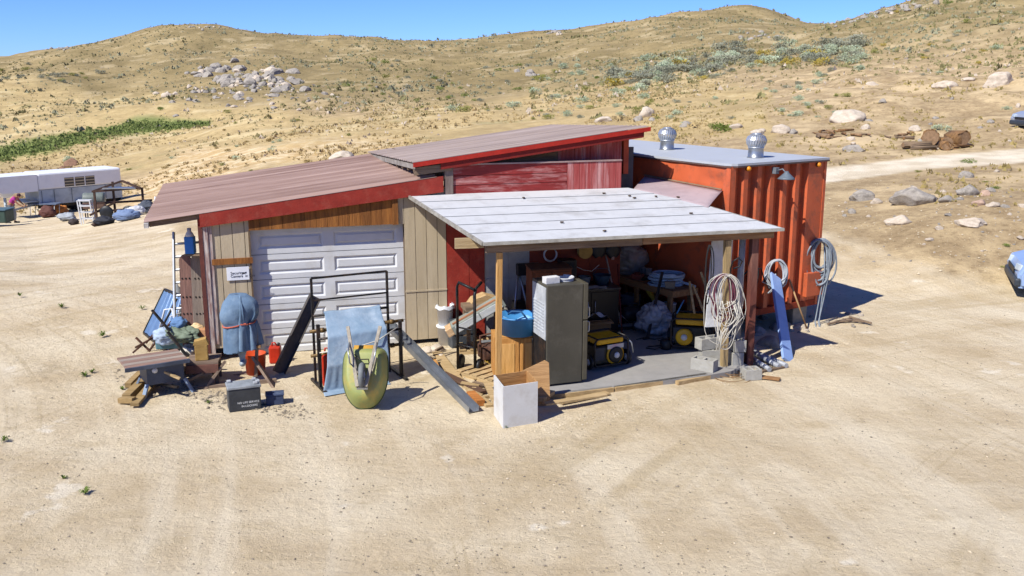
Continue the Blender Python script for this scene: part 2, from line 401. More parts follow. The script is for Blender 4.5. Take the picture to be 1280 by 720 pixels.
# hills
hillc = mix(nz(.08, 8, .65), '80714F', '9C8A64')
hillc = mix(mul(nz(.9, 6, .8, lo=.47, hi=.6), .35), hillc, '75694A')
hillc = mix(mul(nz(.5, 8, .75, lo=.5, hi=.64), .4), hillc, '6E6446')
hillc = mix(mul(nz(2.2, 6, .85, lo=.5, hi=.6), .45), hillc, '665F45')
hillc = mix(mul(nz(.13, 8, .6, (1, 1, 1), .54, .64), .55), hillc, 'B5A583')
hillc = mix(mul(nz(1.3, 5, .8, lo=.56, hi=.66), .4), hillc, '857B5A')
col = mix(gH, bank, hillc)
gr = mix(nz(.25, 8, .7), 'A38F66', 'BDA87A'); gr = mix(mul(nz(1.4, 6, .75, (1, 1, 1), .5, .64), .6), gr, '8A764C'); gr = mix(mul(nz(.12, 6, .7, lo=.54, hi=.62), .6), gr, 'CDBD94')
gr = mix(mul(nz(.2, 6, .7, lo=.57, hi=.66), .5), gr, '8E8B62')
col = mix(mul(gY, .85), col, gr)
col = mix(mul(gP, .7), col, mix(nz(.8, 8, .7, lo=.45, hi=.6), 'B89C70', 'DCCBA8'))
col = mix(gG, col, mix(nz(.6, 6, .7), '6A7240', '868A56'))
col = mix(gD, col, yardc)
col = mix(gR, col, mix(nz(.7, 6, .6), 'C8BAA0', 'DDD2BC'))
L.new(col, B.inputs['Base Color']); B.inputs['Roughness'].default_value = .95; B.inputs['Specular IOR Level'].default_value = .1
b1 = N.new('ShaderNodeBump'); b1.inputs['Strength'].default_value = .8; b1.inputs['Distance'].default_value = .06; L.new(nz(7, 8, .75, lo=.2, hi=.8), b1.inputs['Height'])
b2 = N.new('ShaderNodeBump'); b2.inputs['Strength'].default_value = .55; b2.inputs['Distance'].default_value = .012; L.new(nz(60, 4, .8, lo=.2, hi=.8), b2.inputs['Height']); L.new(b1.outputs[0], b2.inputs['Normal'])
L.new(b2.outputs[0], B.inputs['Normal'])
me.materials.append(gm); go = bpy.data.objects.new('ground', me); COL.objects.link(go); tag(go, kind='structure')
# ================================================================ workshop
C0 = Vector((-5.2, 16.0, 0)); BA = R(16.3)
BMAT = Matrix.Translation(C0) @ Matrix.Rotation(BA, 4, 'Z'); BINV = BMAT.inverted()
def bl(px, py, ly=0.0):           # (x, z) on the workshop-frame plane y = ly under a photo point
    o = BINV @ CAM; d = BINV.to_3x3() @ ray(px, py); t = (ly-o.y)/d.y; p = o+d*t; return p.x, p.z
def bw(x, y, z=0): return BMAT @ Vector((x, y, z))
beige = mat('beige_siding_paint', 'B8AA90', 'A3957B', scale=3, rough=.85, stretch=(3,3,.4), dirt='8A7A60', damt=.35)
groove = mat('groove_dark', '5A5040', '4a4034')
redp = mat('dark_red_paint', '923024', '7C261c', scale=4, rough=.65, dirt='A0604e', damt=.25, dscale=5)
redf = mat('faded_red_paint', '8C2F2C', '742523', scale=4, rough=.75, stretch=(.5,1,3), dirt='C49A94', damt=.8, dscale=1.3)
redv = mat('faded_red_boards', '8C2F2C', 'A65A55', scale=5, rough=.75, stretch=(4,1,.3), dirt='C7A09A', damt=.7, dscale=1.5)
roofp = mat('faded_maroon_roof', 'A38A7F', '70564c', scale=1.0, rough=.55, stretch=(.03,2.4,1), dirt='B39B92', damt=.6, dscale=.9, bump=.1)
roofb = mat('weathered_grey_roof', 'A0928C', '74665f', scale=1.6, rough=.6, stretch=(.04,2.5,1), dirt='A59488', damt=.5, dscale=.9, bump=.1)
orw = wood('varnished_brown_wood', '9A6530', '6E4320', 'z', '4a2c16', .6)
oldw = wood('weathered_wood', '8A7660', '5E4E40', 'x', '3f342a', .4)
oldwz = wood('weathered_wood_upright', '8A7660', '5E4E40', 'z', '3f342a', .4)
whitep = mat('white_paint', 'C9CBCD', 'B8BABC', scale=3, rough=.55, dirt='9c958a', damt=.25)
doorp = mat('garage_door_white', 'C8CACB', 'BDBFC0', scale=2, rough=.5, bump=.05, dirt='A29A8A', damt=.4)
steel = mat('galvanised_metal', 'A8ACAE', '8e9294', scale=8, rough=.35, metal=.8, bump=.05)
dark = mat('dark_interior', '2a2624', '1c1a18')
ws = thing('workshop_building', 'beige and red timber workshop with white garage door and sloping metal roofs', 'workshop', C0, BA)
ws.location = C0
def wp(name, mb, m, parent=None):
    o = mb.build(name, m); o.parent = parent or ws; return o
DX0 = bl(319, 400)[0]; DX1 = bl(508, 400)[0]; DH = bl(410, 284)[1]
XB = bl(559, 380)[0]; XR = bl(606, 340)[0]; XW = bl(662, 330)[0]; XE = bl(776, 220)[0]; 
def siding(x0, x1, z0, z1, y=0, pitch=.2, th=.05):
    mb = MB(); x = x0
    while x < x1-.01:
        e = min(x+pitch, x1); mb.bb(x+.005, e-.005, y, y+th, z0, z1); x += pitch
    mb.mi = 1; mb.bb(x0, x1, y+.012, y+th-.002, z0+.002, z1-.002); mb.mi = 0
    return mb
zt = lambda x: 2.36+.122*x       # underside of the lower roof
def siding_sl(x0, x1, z0, y=0, pitch=.2):
    mb = MB(); x = x0
    while x < x1-.01:
        e = min(x+pitch, x1); mb.prism([(x+.005, z0), (e-.005, z0), (e-.005, zt(e)), (x+.005, zt(x))], y, y+.05, 'y'); x += pitch
    mb.mi = 1; mb.prism([(x0, z0+.01), (x1, z0+.01), (x1, zt(x1)-.01), (x0, zt(x0)-.01)], y+.012, y+.04, 'y'); mb.mi = 0
    return mb
fl = wp('front_wall', siding_sl(.06, DX0, .22), [beige, groove]); 
fr = siding_sl(DX1, XB, .1); fr.bb(DX1, XB, -.012, .012, 1.0, 1.03); wp('front_wall', fr, [beige, groove])
wp('wall_batten', MB().bb(.1, DX0+.02, -.03, .0, bl(290,330)[1], bl(290,330)[1]+.1), orw)
wp('corner_board', MB().bb(-.02, .06, -.04, .06, 0, zt(0)).bb(.062,.13,-.022,-.001,.3,zt(.1)), [mat('flaking_white_board','C9C2B8','7a4f48',scale=7,stretch=(3,3,.4),rough=.8)])
wp('corner_board', MB().bb(-.09, -.022, -.05, .02, 0, zt(0)), mat('dark_brown_red_trim','6A3A30','54302a'))
hd = MB(); x = DX0-.02; zz = DH+.005
while x < bl(480,270)[0]:
    e = x+.19; hd.prism([(x+.003, zz), (e-.003, zz), (e-.003, zt(e)-.02), (x+.003, zt(x)-.02)], -.02, .05, 'y'); x += .19
hx = x; wp('header_boards', hd, orw)
wp('header_boards', MB().prism([(hx, DH), (hx+.1, DH), (hx+.1, zt(hx+.1)), (hx, zt(hx))], -.05, .03, 'y'), orw)
hb = siding_sl(hx+.1, DX1+.001, DH, 0, .2); wp('front_wall', hb, [beige, groove])
# garage door
gd = MB(); RY = .14; n5 = 5; sh = (DH-.02)/n5; wdt = DX1-DX0
gd.bb(DX0, DX1, RY+.045, RY+.06, 0.02, DH)
for k in range(n5):
    z0 = .02+k*sh; z1 = z0+sh-.012
    cols = [(DX0+.06, DX0+wdt/2-.09), (DX0+wdt/2+.09, DX1-.12)]
    def bar(a, b, c, d): gd.bb(a, b, RY, RY+.045, c, d)
    bar(DX0, cols[0][0]+.06, z0, z1); bar(cols[0][1], cols[1][0], z0, z1); bar(cols[1][1], DX1, z0, z1)
    for c in cols:
        xa = max(c[0], DX0+.12); bar(xa, c[1], z0, z0+.09); bar(xa, c[1], z1-.09, z1)
        xs0, xs1, zs0, zs1 = xa, c[1], z0+.09, z1-.09
        a = [(xs0, RY+.004, zs0), (xs1, RY+.004, zs0), (xs1, RY+.004, zs1), (xs0, RY+.004, zs1)]
        i_ = .035; b_ = [(xs0+i_, RY+.03, zs0+i_), (xs1-i_, RY+.03, zs0+i_), (xs1-i_, RY+.03, zs1-i_), (xs0+i_, RY+.03, zs1-i_)]
        j_ = .07; c_ = [(xs0+j_, RY+.006, zs0+j_), (xs1-j_, RY+.006, zs0+j_), (xs1-j_, RY+.006, zs1-j_), (xs0+j_, RY+.006, zs1-j_)]
        gd._add(a+b_+c_, [(q, (q+1) % 4, 4+(q+1) % 4, 4+q) for q in range(4)]+[(4+q, 4+(q+1) % 4, 8+(q+1) % 4, 8+q) for q in range(4)]+[(8,9,10,11)])
wp('garage_door', gd, doorp)
wp('door_jamb', MB().bb(DX0-.03, DX0, -.01, RY+.1, 0, DH), mat('jamb','6e5a44','4f4234')); wp('door_jamb', MB().bb(DX1, DX1+.02, .052, RY+.1, 0, DH), _m['jamb']); wp('door_head', MB().bb(DX0, DX1, .052, RY+.1, DH, DH+.1), _m['jamb'])
# other walls
wp('side_wall', MB().prism([(0, 0.1), (5.2, 0.1), (5.2, 2.34), (0, 2.34)], .0, .05, 'x'), beige)
wp('rear_wall', MB().bb(0, 7.7, 5.2, 5.26, 0, 2.3), beige)
wp('side_wall', MB().bb(7.62, 7.68, .3, 5.2, 0, 3.4), redp)
wp('red_wall', siding(XB+.004, XR, .1, 2.6, 0, .42), [redp, redp])
ww = MB().bb(XR+.003, XW, .02, .08, .05, 2.6)
for z in (.55, 1.15, 1.72): ww.bb(XR+.01, XW-.01, .008, .02, z, z+.012)
ww.bb((XR+XW)/2, (XR+XW)/2+.012, .006, .02, .1, 2.6); wp('white_wall', ww, [mat('white_panel_wall','A8A9A8','8f8f8c',scale=3,dirt='6d675e',damt=.4)])
bk = MB(); x = XW+.003
while x < 7.6: bk.bb(x, min(x+.6, 7.6)-.004, .03, .08, .05, 2.6); x += .6
wp('back_wall', bk, mat('rust_brown_panel', '80382A', '622c20', scale=3, rough=.8, dirt='3a2018', damt=.6))
# parapet
PZ0, PZ1 = 2.74, 3.27; XM = bl(708, 220)[0]
pp = MB()
for a, b in ((0, .17), (.18, .34), (.35, .53)): pp.bb(XB+.14, XM, -.03, .04, PZ0+a, PZ0+b)
wp('parapet_panel', pp, redf)
pv = MB(); x = XM+.01
while x < XE-.02: pv.bb(x, min(x+.12, XE)-.006, -.035, .03, PZ0, PZ1+.0); x += .12
wp('parapet_panel', pv, redv)
wp('parapet_cap', MB().bb(XB+.05, XE, -.05, .05, PZ1+.004, PZ1+.03), mat('greyed_cap','A08A84','8a706a'))
wp('parapet_post', MB().bb(XB-.02, XB+.13, -.06, .05, PZ0-.05, PZ1+.0), mat('weathered_grey_post','7E7068','5f5048',stretch=(3,3,.5)))
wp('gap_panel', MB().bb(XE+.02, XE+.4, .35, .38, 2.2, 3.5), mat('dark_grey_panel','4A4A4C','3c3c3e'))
# lower roof, ribbed sheet
def ribbed(x0, x1, y0, y1, zf, pitch, hgt, th, along='x', n=None):
    mb = MB(); cnt = int((y1-y0)/pitch) if along == 'x' else int((x1-x0)/pitch); pro = []
    for k in range(cnt+1):
        s = k*pitch
        pro += [(s, 0), (s+pitch*.62, 0), (s+pitch*.7, hgt), (s+pitch*.85, hgt), (s+pitch*.93, 0)]
    lim = (y1-y0) if along == 'x' else (x1-x0); pro = [p for p in pro if p[0] < lim]+[(lim, 0)]
    top, bot = [], []
    for s, h in pro:
        for e in (0, 1):
            X_, Y_ = ((x0, x1)[e], y0+s) if along == 'x' else (x0+s, (y0, y1)[e])
            top.append((X_, Y_, zf(X_, Y_)+h)); bot.append((X_, Y_, zf(X_, Y_)+h-th))
    m_ = len(pro); fs = []
    for k in range(m_-1):
        a = 2*k; fs += [(a, a+1, a+3, a+2), (2*m_+a+2, 2*m_+a+3, 2*m_+a+1, 2*m_+a), (a, a+2, 2*m_+a+2, 2*m_+a), (a+3, a+1, 2*m_+a+1, 2*m_+a+3)]
    fs += [(1, 0, 2*m_, 2*m_+1), (2*m_-2, 2*m_-1, 4*m_-1, 4*m_-2)]
    mb._add(top+bot, fs); return mb
LZ = lambda x, y: 2.60+.122*x-.0*y
wp('lower_roof', ribbed(-.93, 4.0, -.09, 5.4, LZ, .23, .035, .006), roofp)
rf = MB(); rf.prism([(-.05, 2.36), (4.12, 2.36+.122*4.12-.05), (4.12, LZ(4.12, 0)-.01), (-.05, LZ(-.05, 0)-.01)], -.085, -.052, 'y')
fa = wp('fascia', rf, redp)
wp('fascia', MB().prism([(0, 2.36), (5.3, 2.36), (5.3, 2.56), (0, 2.56)], -.09, -.05, 'x'), redp)
se = MB()
for y in np.arange(0, 5.3, .6): se.beam((-.85, y, LZ(-.85, 0)-.06), (4.2, y, LZ(4.2, 0)-.06), .05, .09)
wp('rafters', se, oldw)
wp('eave_board', MB().bb(-.92, -.85, -.2, 5.35, LZ(-.9,0)-.09, LZ(-.9,0)-.012), mat('white_flaking_eave','C4C0BA','8d8a86',scale=12))
sof = MB().prism([(-.0, zt(0)+.0), (4.2, zt(4.2)), (4.2, zt(4.2)+.03), (0, zt(0)+.03)], -.05, .02, 'y'); wp('soffit', sof, orw)
# upper roof
UX0, UX1 = bl(516, 205, -.1)[0], bl(811, 158, -.1)[0]
uz0 = bl(516, 203, -.1)[1]; uz1 = bl(811, 158, -.1)[1]; usl = (uz1-uz0)/(UX1-UX0)
UZ = lambda x, y: uz0+usl*(x-UX0)-.047*(y+.1)
wp('upper_roof', ribbed(UX0, UX1, -.12, 5.6, UZ, .22, .02, .006), roofb)
uf = MB(); uf.prism([(UX0-.0, uz0-.085), (UX1+.02, uz1-.085), (UX1+.02, uz1-.008), (UX0-.0, uz0-.008)], -.15, -.122, 'y'); 
wp('fascia', uf, mat('bright_red_trim', 'A8281A', '902216', rough=.55))
uf2 = MB(); uf2.prism([(UX0+.5, uz0+usl*.5-.2), (UX1-.1, uz1-.2), (UX1-.1, uz1-.087), (UX0+.5, uz0+usl*.5-.087)], -.12, -.08, 'y'); wp('fascia', uf2, mat('deep_red_trim','7A1D16','661812'))
wp('end_fascia', MB().prism([(-.1, uz0-.12), (5.6, uz0-.12-.27), (5.6, uz0-.03-.27), (-.1, uz0-.03)], UX0+.02, UX0+.04, 'x'), mat('white_edge','9a948c','6d675f'))
for k, y in enumerate(np.arange(.05, 5.4, .6)):
    z = UZ(UX0, y); wp('rafter', MB().beam((UX0+.03, y, z-.11), (UX1-.1, y, UZ(UX1-.1, y)-.11), .06, .12), oldw)
wp('rafter', MB().beam((UX0+.02, -.06, uz0-.17), (UX0+.7, -.06, uz0-.17+usl*.6), .05, .13), oldw)
uxa = bl(697, 190, .3)[0]
uw = MB(); uw.prism([(UX0+.5, 3.0), (uxa, 3.0), (uxa, UZ(uxa, .3)-.18), (UX0+.5, UZ(UX0+.5, .3)-.18)], .28, .33, 'y'); wp('upper_wall', uw, oldw)
uv = MB(); x = uxa+.003; uxe = bl(778, 180, .3)[0]
while x < uxe-.02:
    e = min(x+.16, uxe); uv.prism([(x, 3.0), (e-.008, 3.0), (e-.008, UZ(e, .3)-.05), (x, UZ(x, .3)-.05)], .27, .33, 'y'); x += .16
wp('upper_wall', uv, redv)
wp('upper_corner_board', MB().bb(uxe, uxe+.1, .22, .34, 3.0, UZ(uxe, .3)-.12), mat('orange_red_board','A84A2C','8a3a24'))
wp('side_wall', MB().bb(UX0+.5, UX0+.55, .33, 5.2, 2.9, 3.2), oldw)
wp('side_wall', MB().prism([(.33,3.0),(5.2,3.0),(5.2,UZ(uxe,5.2)-.14),(.33,UZ(uxe,.33)-.14)], uxe+.0, uxe+.05, 'x'), redp)
# security sign
sx0, sz0 = bl(284, 351, -.02); sx1, sz1 = bl(311, 333, -.02)
sg = thing('security_sign', 'small white security camera sign on the beige wall left of the garage door', 'sign', bw(sx0, -.012, 0), BA)
sww = sx1-sx0; shh = sz1-sz0
sp = MB(); sp.box((sww/2, -.01, sz0+shh/2), (sww, .008, shh), bev=.003); sp.build('sign_plate', mat('sign_white','DADDE2','cfd2d8',rough=.4,bump=0), sg)
ink = mat('ink_black', '22252c', '2a2d34', bump=0)
RXM = Matrix.Rotation(R(90), 4, 'X')
text('lettering', 'Security', .066, ink, sg, Matrix.Translation((.06, -.0155, sz0+shh*.46)) @ RXM)
text('lettering', 'Camera  in Use', .064, ink, sg, Matrix.Translation((.06, -.0155, sz0+shh*.22)) @ RXM)
ic = MB(); ic.box((sww*.72, -.0155, sz0+shh*.52), (.03, .003, .03)); ic.prism([(sww*.76, sz0+shh*.46), (sww*.88, sz0+shh*.5), (sww*.88, sz0+shh*.62), (sww*.76, sz0+shh*.56)], -.017, -.0145, 'y'); ic.build('camera_icon', ink, sg)
# ================================================================ porch
PO = bw(0,0,0)
FL = Vector((-.42, 14.2, 0)); FR = Vector((4.43, 15.56, 0)); fd = (FR-FL).normalized(); fnn = Vector((-fd.y, fd.x, 0))
def rz_(p): return 2.40+.12*(Vector((p[0], p[1], 0))-FL).dot(fnn)
porch = thing('lean_to_porch', 'open lean-to porch with pale roll roofing on timber posts', 'porch', FL, math.atan2(fd.y, fd.x))
PD = 3.06
def pl(p): return loc_of(porch, (p[0], p[1], 0))
BLc = pl((-1.86, 17.0)); BRc = pl((2.15, 18.15)); MRc = pl((3.43, 16.95)); FRc = pl(FR)
def xl(y): return BLc.x*y/BLc.y
def xr(y):
    return FRc.x+(MRc.x-FRc.x)*y/MRc.y if y < MRc.y else MRc.x+(BRc.x-MRc.x)*(y-MRc.y)/(BRc.y-MRc.y)
rm = mat('roll_roofing_pale', 'B9BBBD', 'B0B2B4', scale=3, rough=.8, dirt='8E8C88', damt=.45, dscale=2.2, bscale=90, bump=.35)
rb = MB(); ns = 6
for k in range(ns):
    y0, y1 = PD*k/ns, PD*(k+1)/ns+ (.03 if k < ns-1 else 0)
    ys = [y0]+([MRc.y] if y0 < MRc.y < y1 else [])+[y1]
    lift = 0
    pts = []
    for y in ys: pts.append((xl(y), y))
    for y in reversed(ys): pts.append((xr(y), y))
    n_ = len(pts)
    def zt2(y): return 2.40+.12*y + (.006*(1-(y-y0)/(y1-y0)))
    top = [(a, b, zt2(b)) for a, b in pts]; bot = [(a, b, 2.40+.12*b-.03) for a, b in pts]
    rb._add(top+bot, [tuple(range(n_)), tuple(range(n_, 2*n_))[::-1]]+[(i, (i+1) % n_, n_+(i+1) % n_, n_+i) for i in range(n_)])
rb.build('roof', rm, porch)
for k in range(1, ns):
    y = PD*k/ns; MB().prism([(xl(y), y-.012), (xr(y), y-.012), (xr(y), y+.002), (xl(y), y+.002)], 2.40+.12*y+.0055, 2.40+.12*y+.0085).build('lap_seam', mat('tar_seam','a2a4a6','969899',scale=30,rough=.9), porch)
ed = MB(); ed.beam((-.02, -.02, 2.385), (FRc.x+.02, -.02, 2.385), .03, .05); ed.build('drip_edge', mat('drip_edge_metal','B5B4AC','8d8b82',rough=.5,metal=.2), porch)
ed = MB(); ed.beam((-.02, 0, 2.385), (BLc.x, BLc.y, 2.385+.12*BLc.y), .035, .055); ed.build('barge_board', mat('flaking_grey_board','9A9890','6f6a62',scale=12), porch)
ed = MB(); ed.beam((FRc.x+.01, 0, 2.385), (MRc.x+.01, MRc.y, 2.385+.12*MRc.y), .03, .04); ed.build('barge_board', _m['flaking_grey_board'], porch)
bm_ = MB(); bm_.beam((.05, .1, 2.29), (2.6, .1, 2.29), .06, .13, bev=.004); bm_.build('header_beam', oldw, porch)
bm_ = MB(); bm_.beam((2.61, .1, 2.3), (FRc.x-.1, .1, 2.3), .06, .13, bev=.004); bm_.build('header_beam', wood('tan_beam','A07C58','6f5238','x'), porch)
for y in (.8, 1.5, 2.2, 2.85):
    MB().beam((xl(y)+.08, y, 2.31+.12*y), (xr(y)-.08, y, 2.31+.12*y), .05, .09).build('purlin', oldw, porch)
MB().beam((-.35, .45, 2.33), (.1, .42, 2.33), .05, .16).build('beam_stub', wood('pale_stub','B5A07C','8f7a58','x'), porch)
pp1 = pl(G(629, 497)); newp = wood('new_pine_post', 'C29A62', 'A07740', 'z', '8a6234', .4)
MB().beam((pp1.x, .12, 0), (pp1.x+.03, .12, 2.22), .085, .09, up=(0,1,0), bev=.004).build('post', newp, porch)
pr = pl(G(912, 468))
MB().beam((pr.x, .12, 0), (pr.x-.05, .12, 2.23), .1, .1, up=(0,1,0), bev=.004).build('post', wood('pale_old_post','A8926A','7d6a4a','z'), porch)
prr = pl(G(934, 458)); MB().beam((prr.x, .2, 0), (prr.x-.02, .2, 2.23), .12, .12, up=(0,1,0), bev=.004).build('post', mat('maroon_post','6A3A30','52302a',stretch=(3,3,.4),dirt='8a6a5c'), porch)
prw = pl(G(922, 458)); MB().cyl((prw.x, .34, 0), (prw.x, .34, 2.25), .055, n=14).build('pipe_post', mat('pale_grey_pipe','A9AAA6','8c8c88',rough=.5), porch)
pc = prw.x-.32; MB().box((pc, .48, 1.45), (.38, .03, 1.55), rot=(0, R(2), 0)).build('white_board', mat('white_board_scuffed','D0D3D6','b9bcc0',scale=4,dirt='77726a',damt=.4), porch)
# concrete floor, lying on skids
sl_ = [G(676, 497, .06), G(884, 471, .06), G(940, 461, .06), bw(8.6, -.2, .06), bw(7.4, -.02, .06), bw(XW-.1, -.02, .06), bw(XW-.05, -1.4, .06)]
sm = MB(); sm.prism([(p.x, p.y) for p in sl_], -.1, .085); tag(sm.build('concrete_floor', mat('concrete_dark','8E8C89', '7c7a77', scale=2,rough=.9,dirt='8e8a84',damt=.5)), kind='structure')
# flashing between porch roof and container
# ================================================================ container
CA = Vector((3.96, 17.37, 0)); CRZ = R(32.5)
ct = thing('shipping_container', 'rust orange corrugated steel container with grey roof and two spinning vents', 'container', CA, CRZ)
ZB, ZT, CW, CL = .37, 3.27, 2.55, 6.06
orange = mat('container_orange', 'BC5C38', 'AC5230', scale=1.2, rough=.5, bump=.12, bscale=6, dirt='7A4A38', damt=.75, dscale=3.4, spec=.4)
# end wall: deep trapezoid ribs running up
def corr(w, pitch, depth):
    pro = []; x = .12
    while x+pitch < w-.02:
        pro += [(x, depth), (x+pitch*.5, depth), (x+pitch*.62, 0), (x+pitch*.93, 0)]; x += pitch
    return [(.0, 0), (.1, 0)]+pro+[(min(x, w-.05), 0), (w, 0)]
ew = MB(); pro = corr(CW, .345, .12)
vs = [(x, d, ZB) for x, d in pro]+[(x, d, ZT-.04) for x, d in pro]; n_ = len(pro)
vs += [(x, d+.012, z) for (x, d), z in [(p, ZB) for p in pro]]+[(x, d+.012, ZT-.04) for x, d in pro]
fs = []
for k in range(n_-1): fs += [(k, k+1, n_+k+1, n_+k), (2*n_+k+1, 2*n_+k, 3*n_+k, 3*n_+k+1), (k+1, k, 2*n_+k, 2*n_+k+1), (n_+k, n_+k+1, 3*n_+k+1, 3*n_+k)]
ew._add(vs, fs); ew.build('end_wall', orange, ct)
sw = MB()
def sidef(u, v):
    y = .12+u*(CL-.24); z = ZB+.08+v*(ZT-.12-ZB)
    dent = .05*math.exp(-((y-.45)**2/.05+(z-2.95)**2/.012))
    return (-.0+dent+.006*math.sin(y*9), y, z)
sw.solid(sidef, 60, 40, (.012, 0, 0)); sw.build('side_wall', orange, ct)
pr2 = corr(CL, .28, .04)
def sidewall2():
    mb = MB(); n_ = len(pr2); vs = [(CW-d, y, z) for z in (ZB, ZT-.04) for y, d in pr2]+[(CW-d-.012, y, z) for z in (ZB, ZT-.04) for y, d in pr2]; fs = []
    for k in range(n_-1): fs += [(k, k+1, n_+k+1, n_+k), (2*n_+k+1, 2*n_+k, 3*n_+k, 3*n_+k+1)]
    mb._add(vs, fs); return mb
sidewall2().build('side_wall', orange, ct)
MB().bb(.02, CW-.02, CL-.05, CL, ZB, ZT-.04).build('rear_doors', orange, ct)
fm = MB()
for z in (ZB-.0,): fm.bb(-.01, CW+.01, -.01, .1, z-.02, z+.1).bb(-.01, .08, .1, CL, z-.02, z+.1).bb(CW-.08, CW+.01, .1, CL, z-.02, z+.1)
fm.build('bottom_rail', mat('rail_rust','9A3A1C','6d2c18',dirt='4a2a1c'), ct)
MB().bb(.1, CW-.1, .1, CL-.1, ZB+.02, ZB+.06).build('floor', dark, ct)
cp = MB()
arc = [(.0, .12)]+[(.12-.12*math.cos(t), .12-.12*math.sin(t)) for t in np.linspace(.2, 1.57, 6)]
MB().bb(CW-.06, CW+.01, -.012, .09, ZB-.01, ZT-.05).build('corner_post', orange, ct)
cp.prism(arc+[(.13, .012), (.13, .03), (.02, .13)], ZB, ZT-.04)
cp.build('corner_post', orange, ct)
for x0 in (-.01, CW-.06): MB().bb(x0, x0+.075, CL-.08, CL+.01, ZB, ZT-.05).build('corner_post', orange, ct)
rt = MB(); rt.prism([(-.03, .16), (.02, .02), (.12, -.04), (CW+.04, -.04), (CW+.04, CL+.04), (-.03, CL+.04)], ZT-.03, ZT+.012)
rt.build('roof', mat('container_roof_grey','A9AEB4','9a9fa6',scale=1.5,rough=.6,dirt='8f9296',damt=.5,bump=.08), ct)
MB().prism([(-.035, .16), (.015, .015), (.118, -.046), (CW+.046, -.046), (CW+.046, CL+.046), (-.035, CL+.046)], ZT-.06, ZT-.032).build('roof_lip', mat('lip_dark','5e4a44','483a36'), ct)
def turbine(x, y):
    b = MB(); b.lathe([(.17, 0), (.15, .02), (.145, .18), (.15, .2)], (x, y, ZT+.013), 32)
    base = b.build('vent_base', steel, ct)
    h = MB(); prof = [(.15, .0), (.19, .06), (.2, .13), (.17, .2), (.1, .245), (.0, .26)]
    nb = 24
    for k in range(nb):
        t = 2*math.pi*k/nb; pv0 = []
        A_, B_ = [], []
        for i, (r_, z_) in enumerate(prof[:-1]):
            tw = t+.25*z_/.26; A_.append((x+r_*math.cos(tw), y+r_*math.sin(tw), ZT+.22+z_)); tw += .2; r2_ = r_*1.05; B_.append((x+r2_*math.cos(tw)*.93, y+r2_*math.sin(tw)*.93, ZT+.22+z_))
        n_ = len(A_); h._add(A_+B_, [(i, i+1, n_+i+1, n_+i) for i in range(n_-1)])
    h.lathe([(.155, -.02), (.155, .0), (.13, .0)], (x, y, ZT+.22), 32); h.lathe([(.11, .24), (.07, .262), (.0, .27)], (x, y, ZT+.22), 24)
    o = h.build('turbine', mat('turbine_aluminium','B9BEC4','a0a5ab',metal=.6,rough=.35,bump=0), ct); o.parent = base
turbine(1.36, .72); turbine(1.24, 3.15)
def cl_(px, py, y=-.01):
    M_ = Matrix.Translation(CA) @ Matrix.Rotation(CRZ, 4, 'Z'); I = M_.inverted(); o = I @ CAM; d = I.to_3x3() @ ray(px, py); t = (y-o.y)/d.y; p = o+d*t; return p.x, p.z
for px, py in ((936, 211), (1024, 206)):
    x, z = cl_(px, py, -.05); m_ = MB(); m_.cyl((x, -.045, z), (x, .05, z), .035, .05, 14); q = m_.build('marker_lamp', mat('marker_housing','6a3a20','4c2a18'), ct)
    l_ = MB(); l_.lathe([(.0, -.045), (.03, -.04), (.045, -.01), (.045, .0)], (x, -.046, z), 16, 'y'); o = l_.build('lens', mat('amber_lens','D88A1C','c2761a',rough=.3,bump=0), ct); o.parent = q
x, z = cl_(967, 213, 0); fx, fz = cl_(982, 220, -.28)
a_ = MB(); a_.box((x, -.05, z), (.1, .1, .12), bev=.01); a_.tube([(x, -.08, z), (x+.02, -.2, z+.04), (fx, -.28, fz+.06)], .014); q = a_.build('floodlight_arm', mat('grey_fitting','6f747a','585c62',rough=.5), ct)
s_ = MB(); s_.lathe([(.03, .09), (.045, .06), (.13, -.02), (.165, -.05), (.16, -.055), (.12, -.03), (.0, .03)], (fx, -.3, fz), 24); o = s_.build('lamp_shade', mat('grey_shade','5d6872','4d565e',rough=.5), ct); o.parent = q
x0, z1 = cl_(1009, 342, -.1); x1, z0 = cl_(1028, 368, -.1)
MB().box(((x0+x1)/2, -.06, (z0+z1)/2), (x1-x0, .1, z1-z0), bev=.012).build('junction_box', orange, ct)
for x, z in ((.55, 1.55),): MB().tube([(x-.2, -.02, 1.15), (x, -.06, 1.3), (x+.3, -.06, 1.28), (x+.45, -.03, 1.0)], .012).build('cable', mat('black_cable','1f1f20','18181a'), ct)
# supports: blocks below
for (x, y) in ((.25, .3), (2.2, .3), (.25, 3), (2.2, 3), (.25, 5.6), (2.2, 5.6)):
    MB().box((x, y, (ZB-.03)/2-.05), (.4, .4, ZB+.07), bev=.01).build('support_block', mat('block_grey','8A8880','6f6d66'), ct)
MB().bb(.3, 2.3, 2.6, 2.64, -.1, ZB).bb(.25, .29, .6, 2.6, -.1, ZB).build('crawl_screen', mat('dark_board','2e2a26','221f1c'), ct)
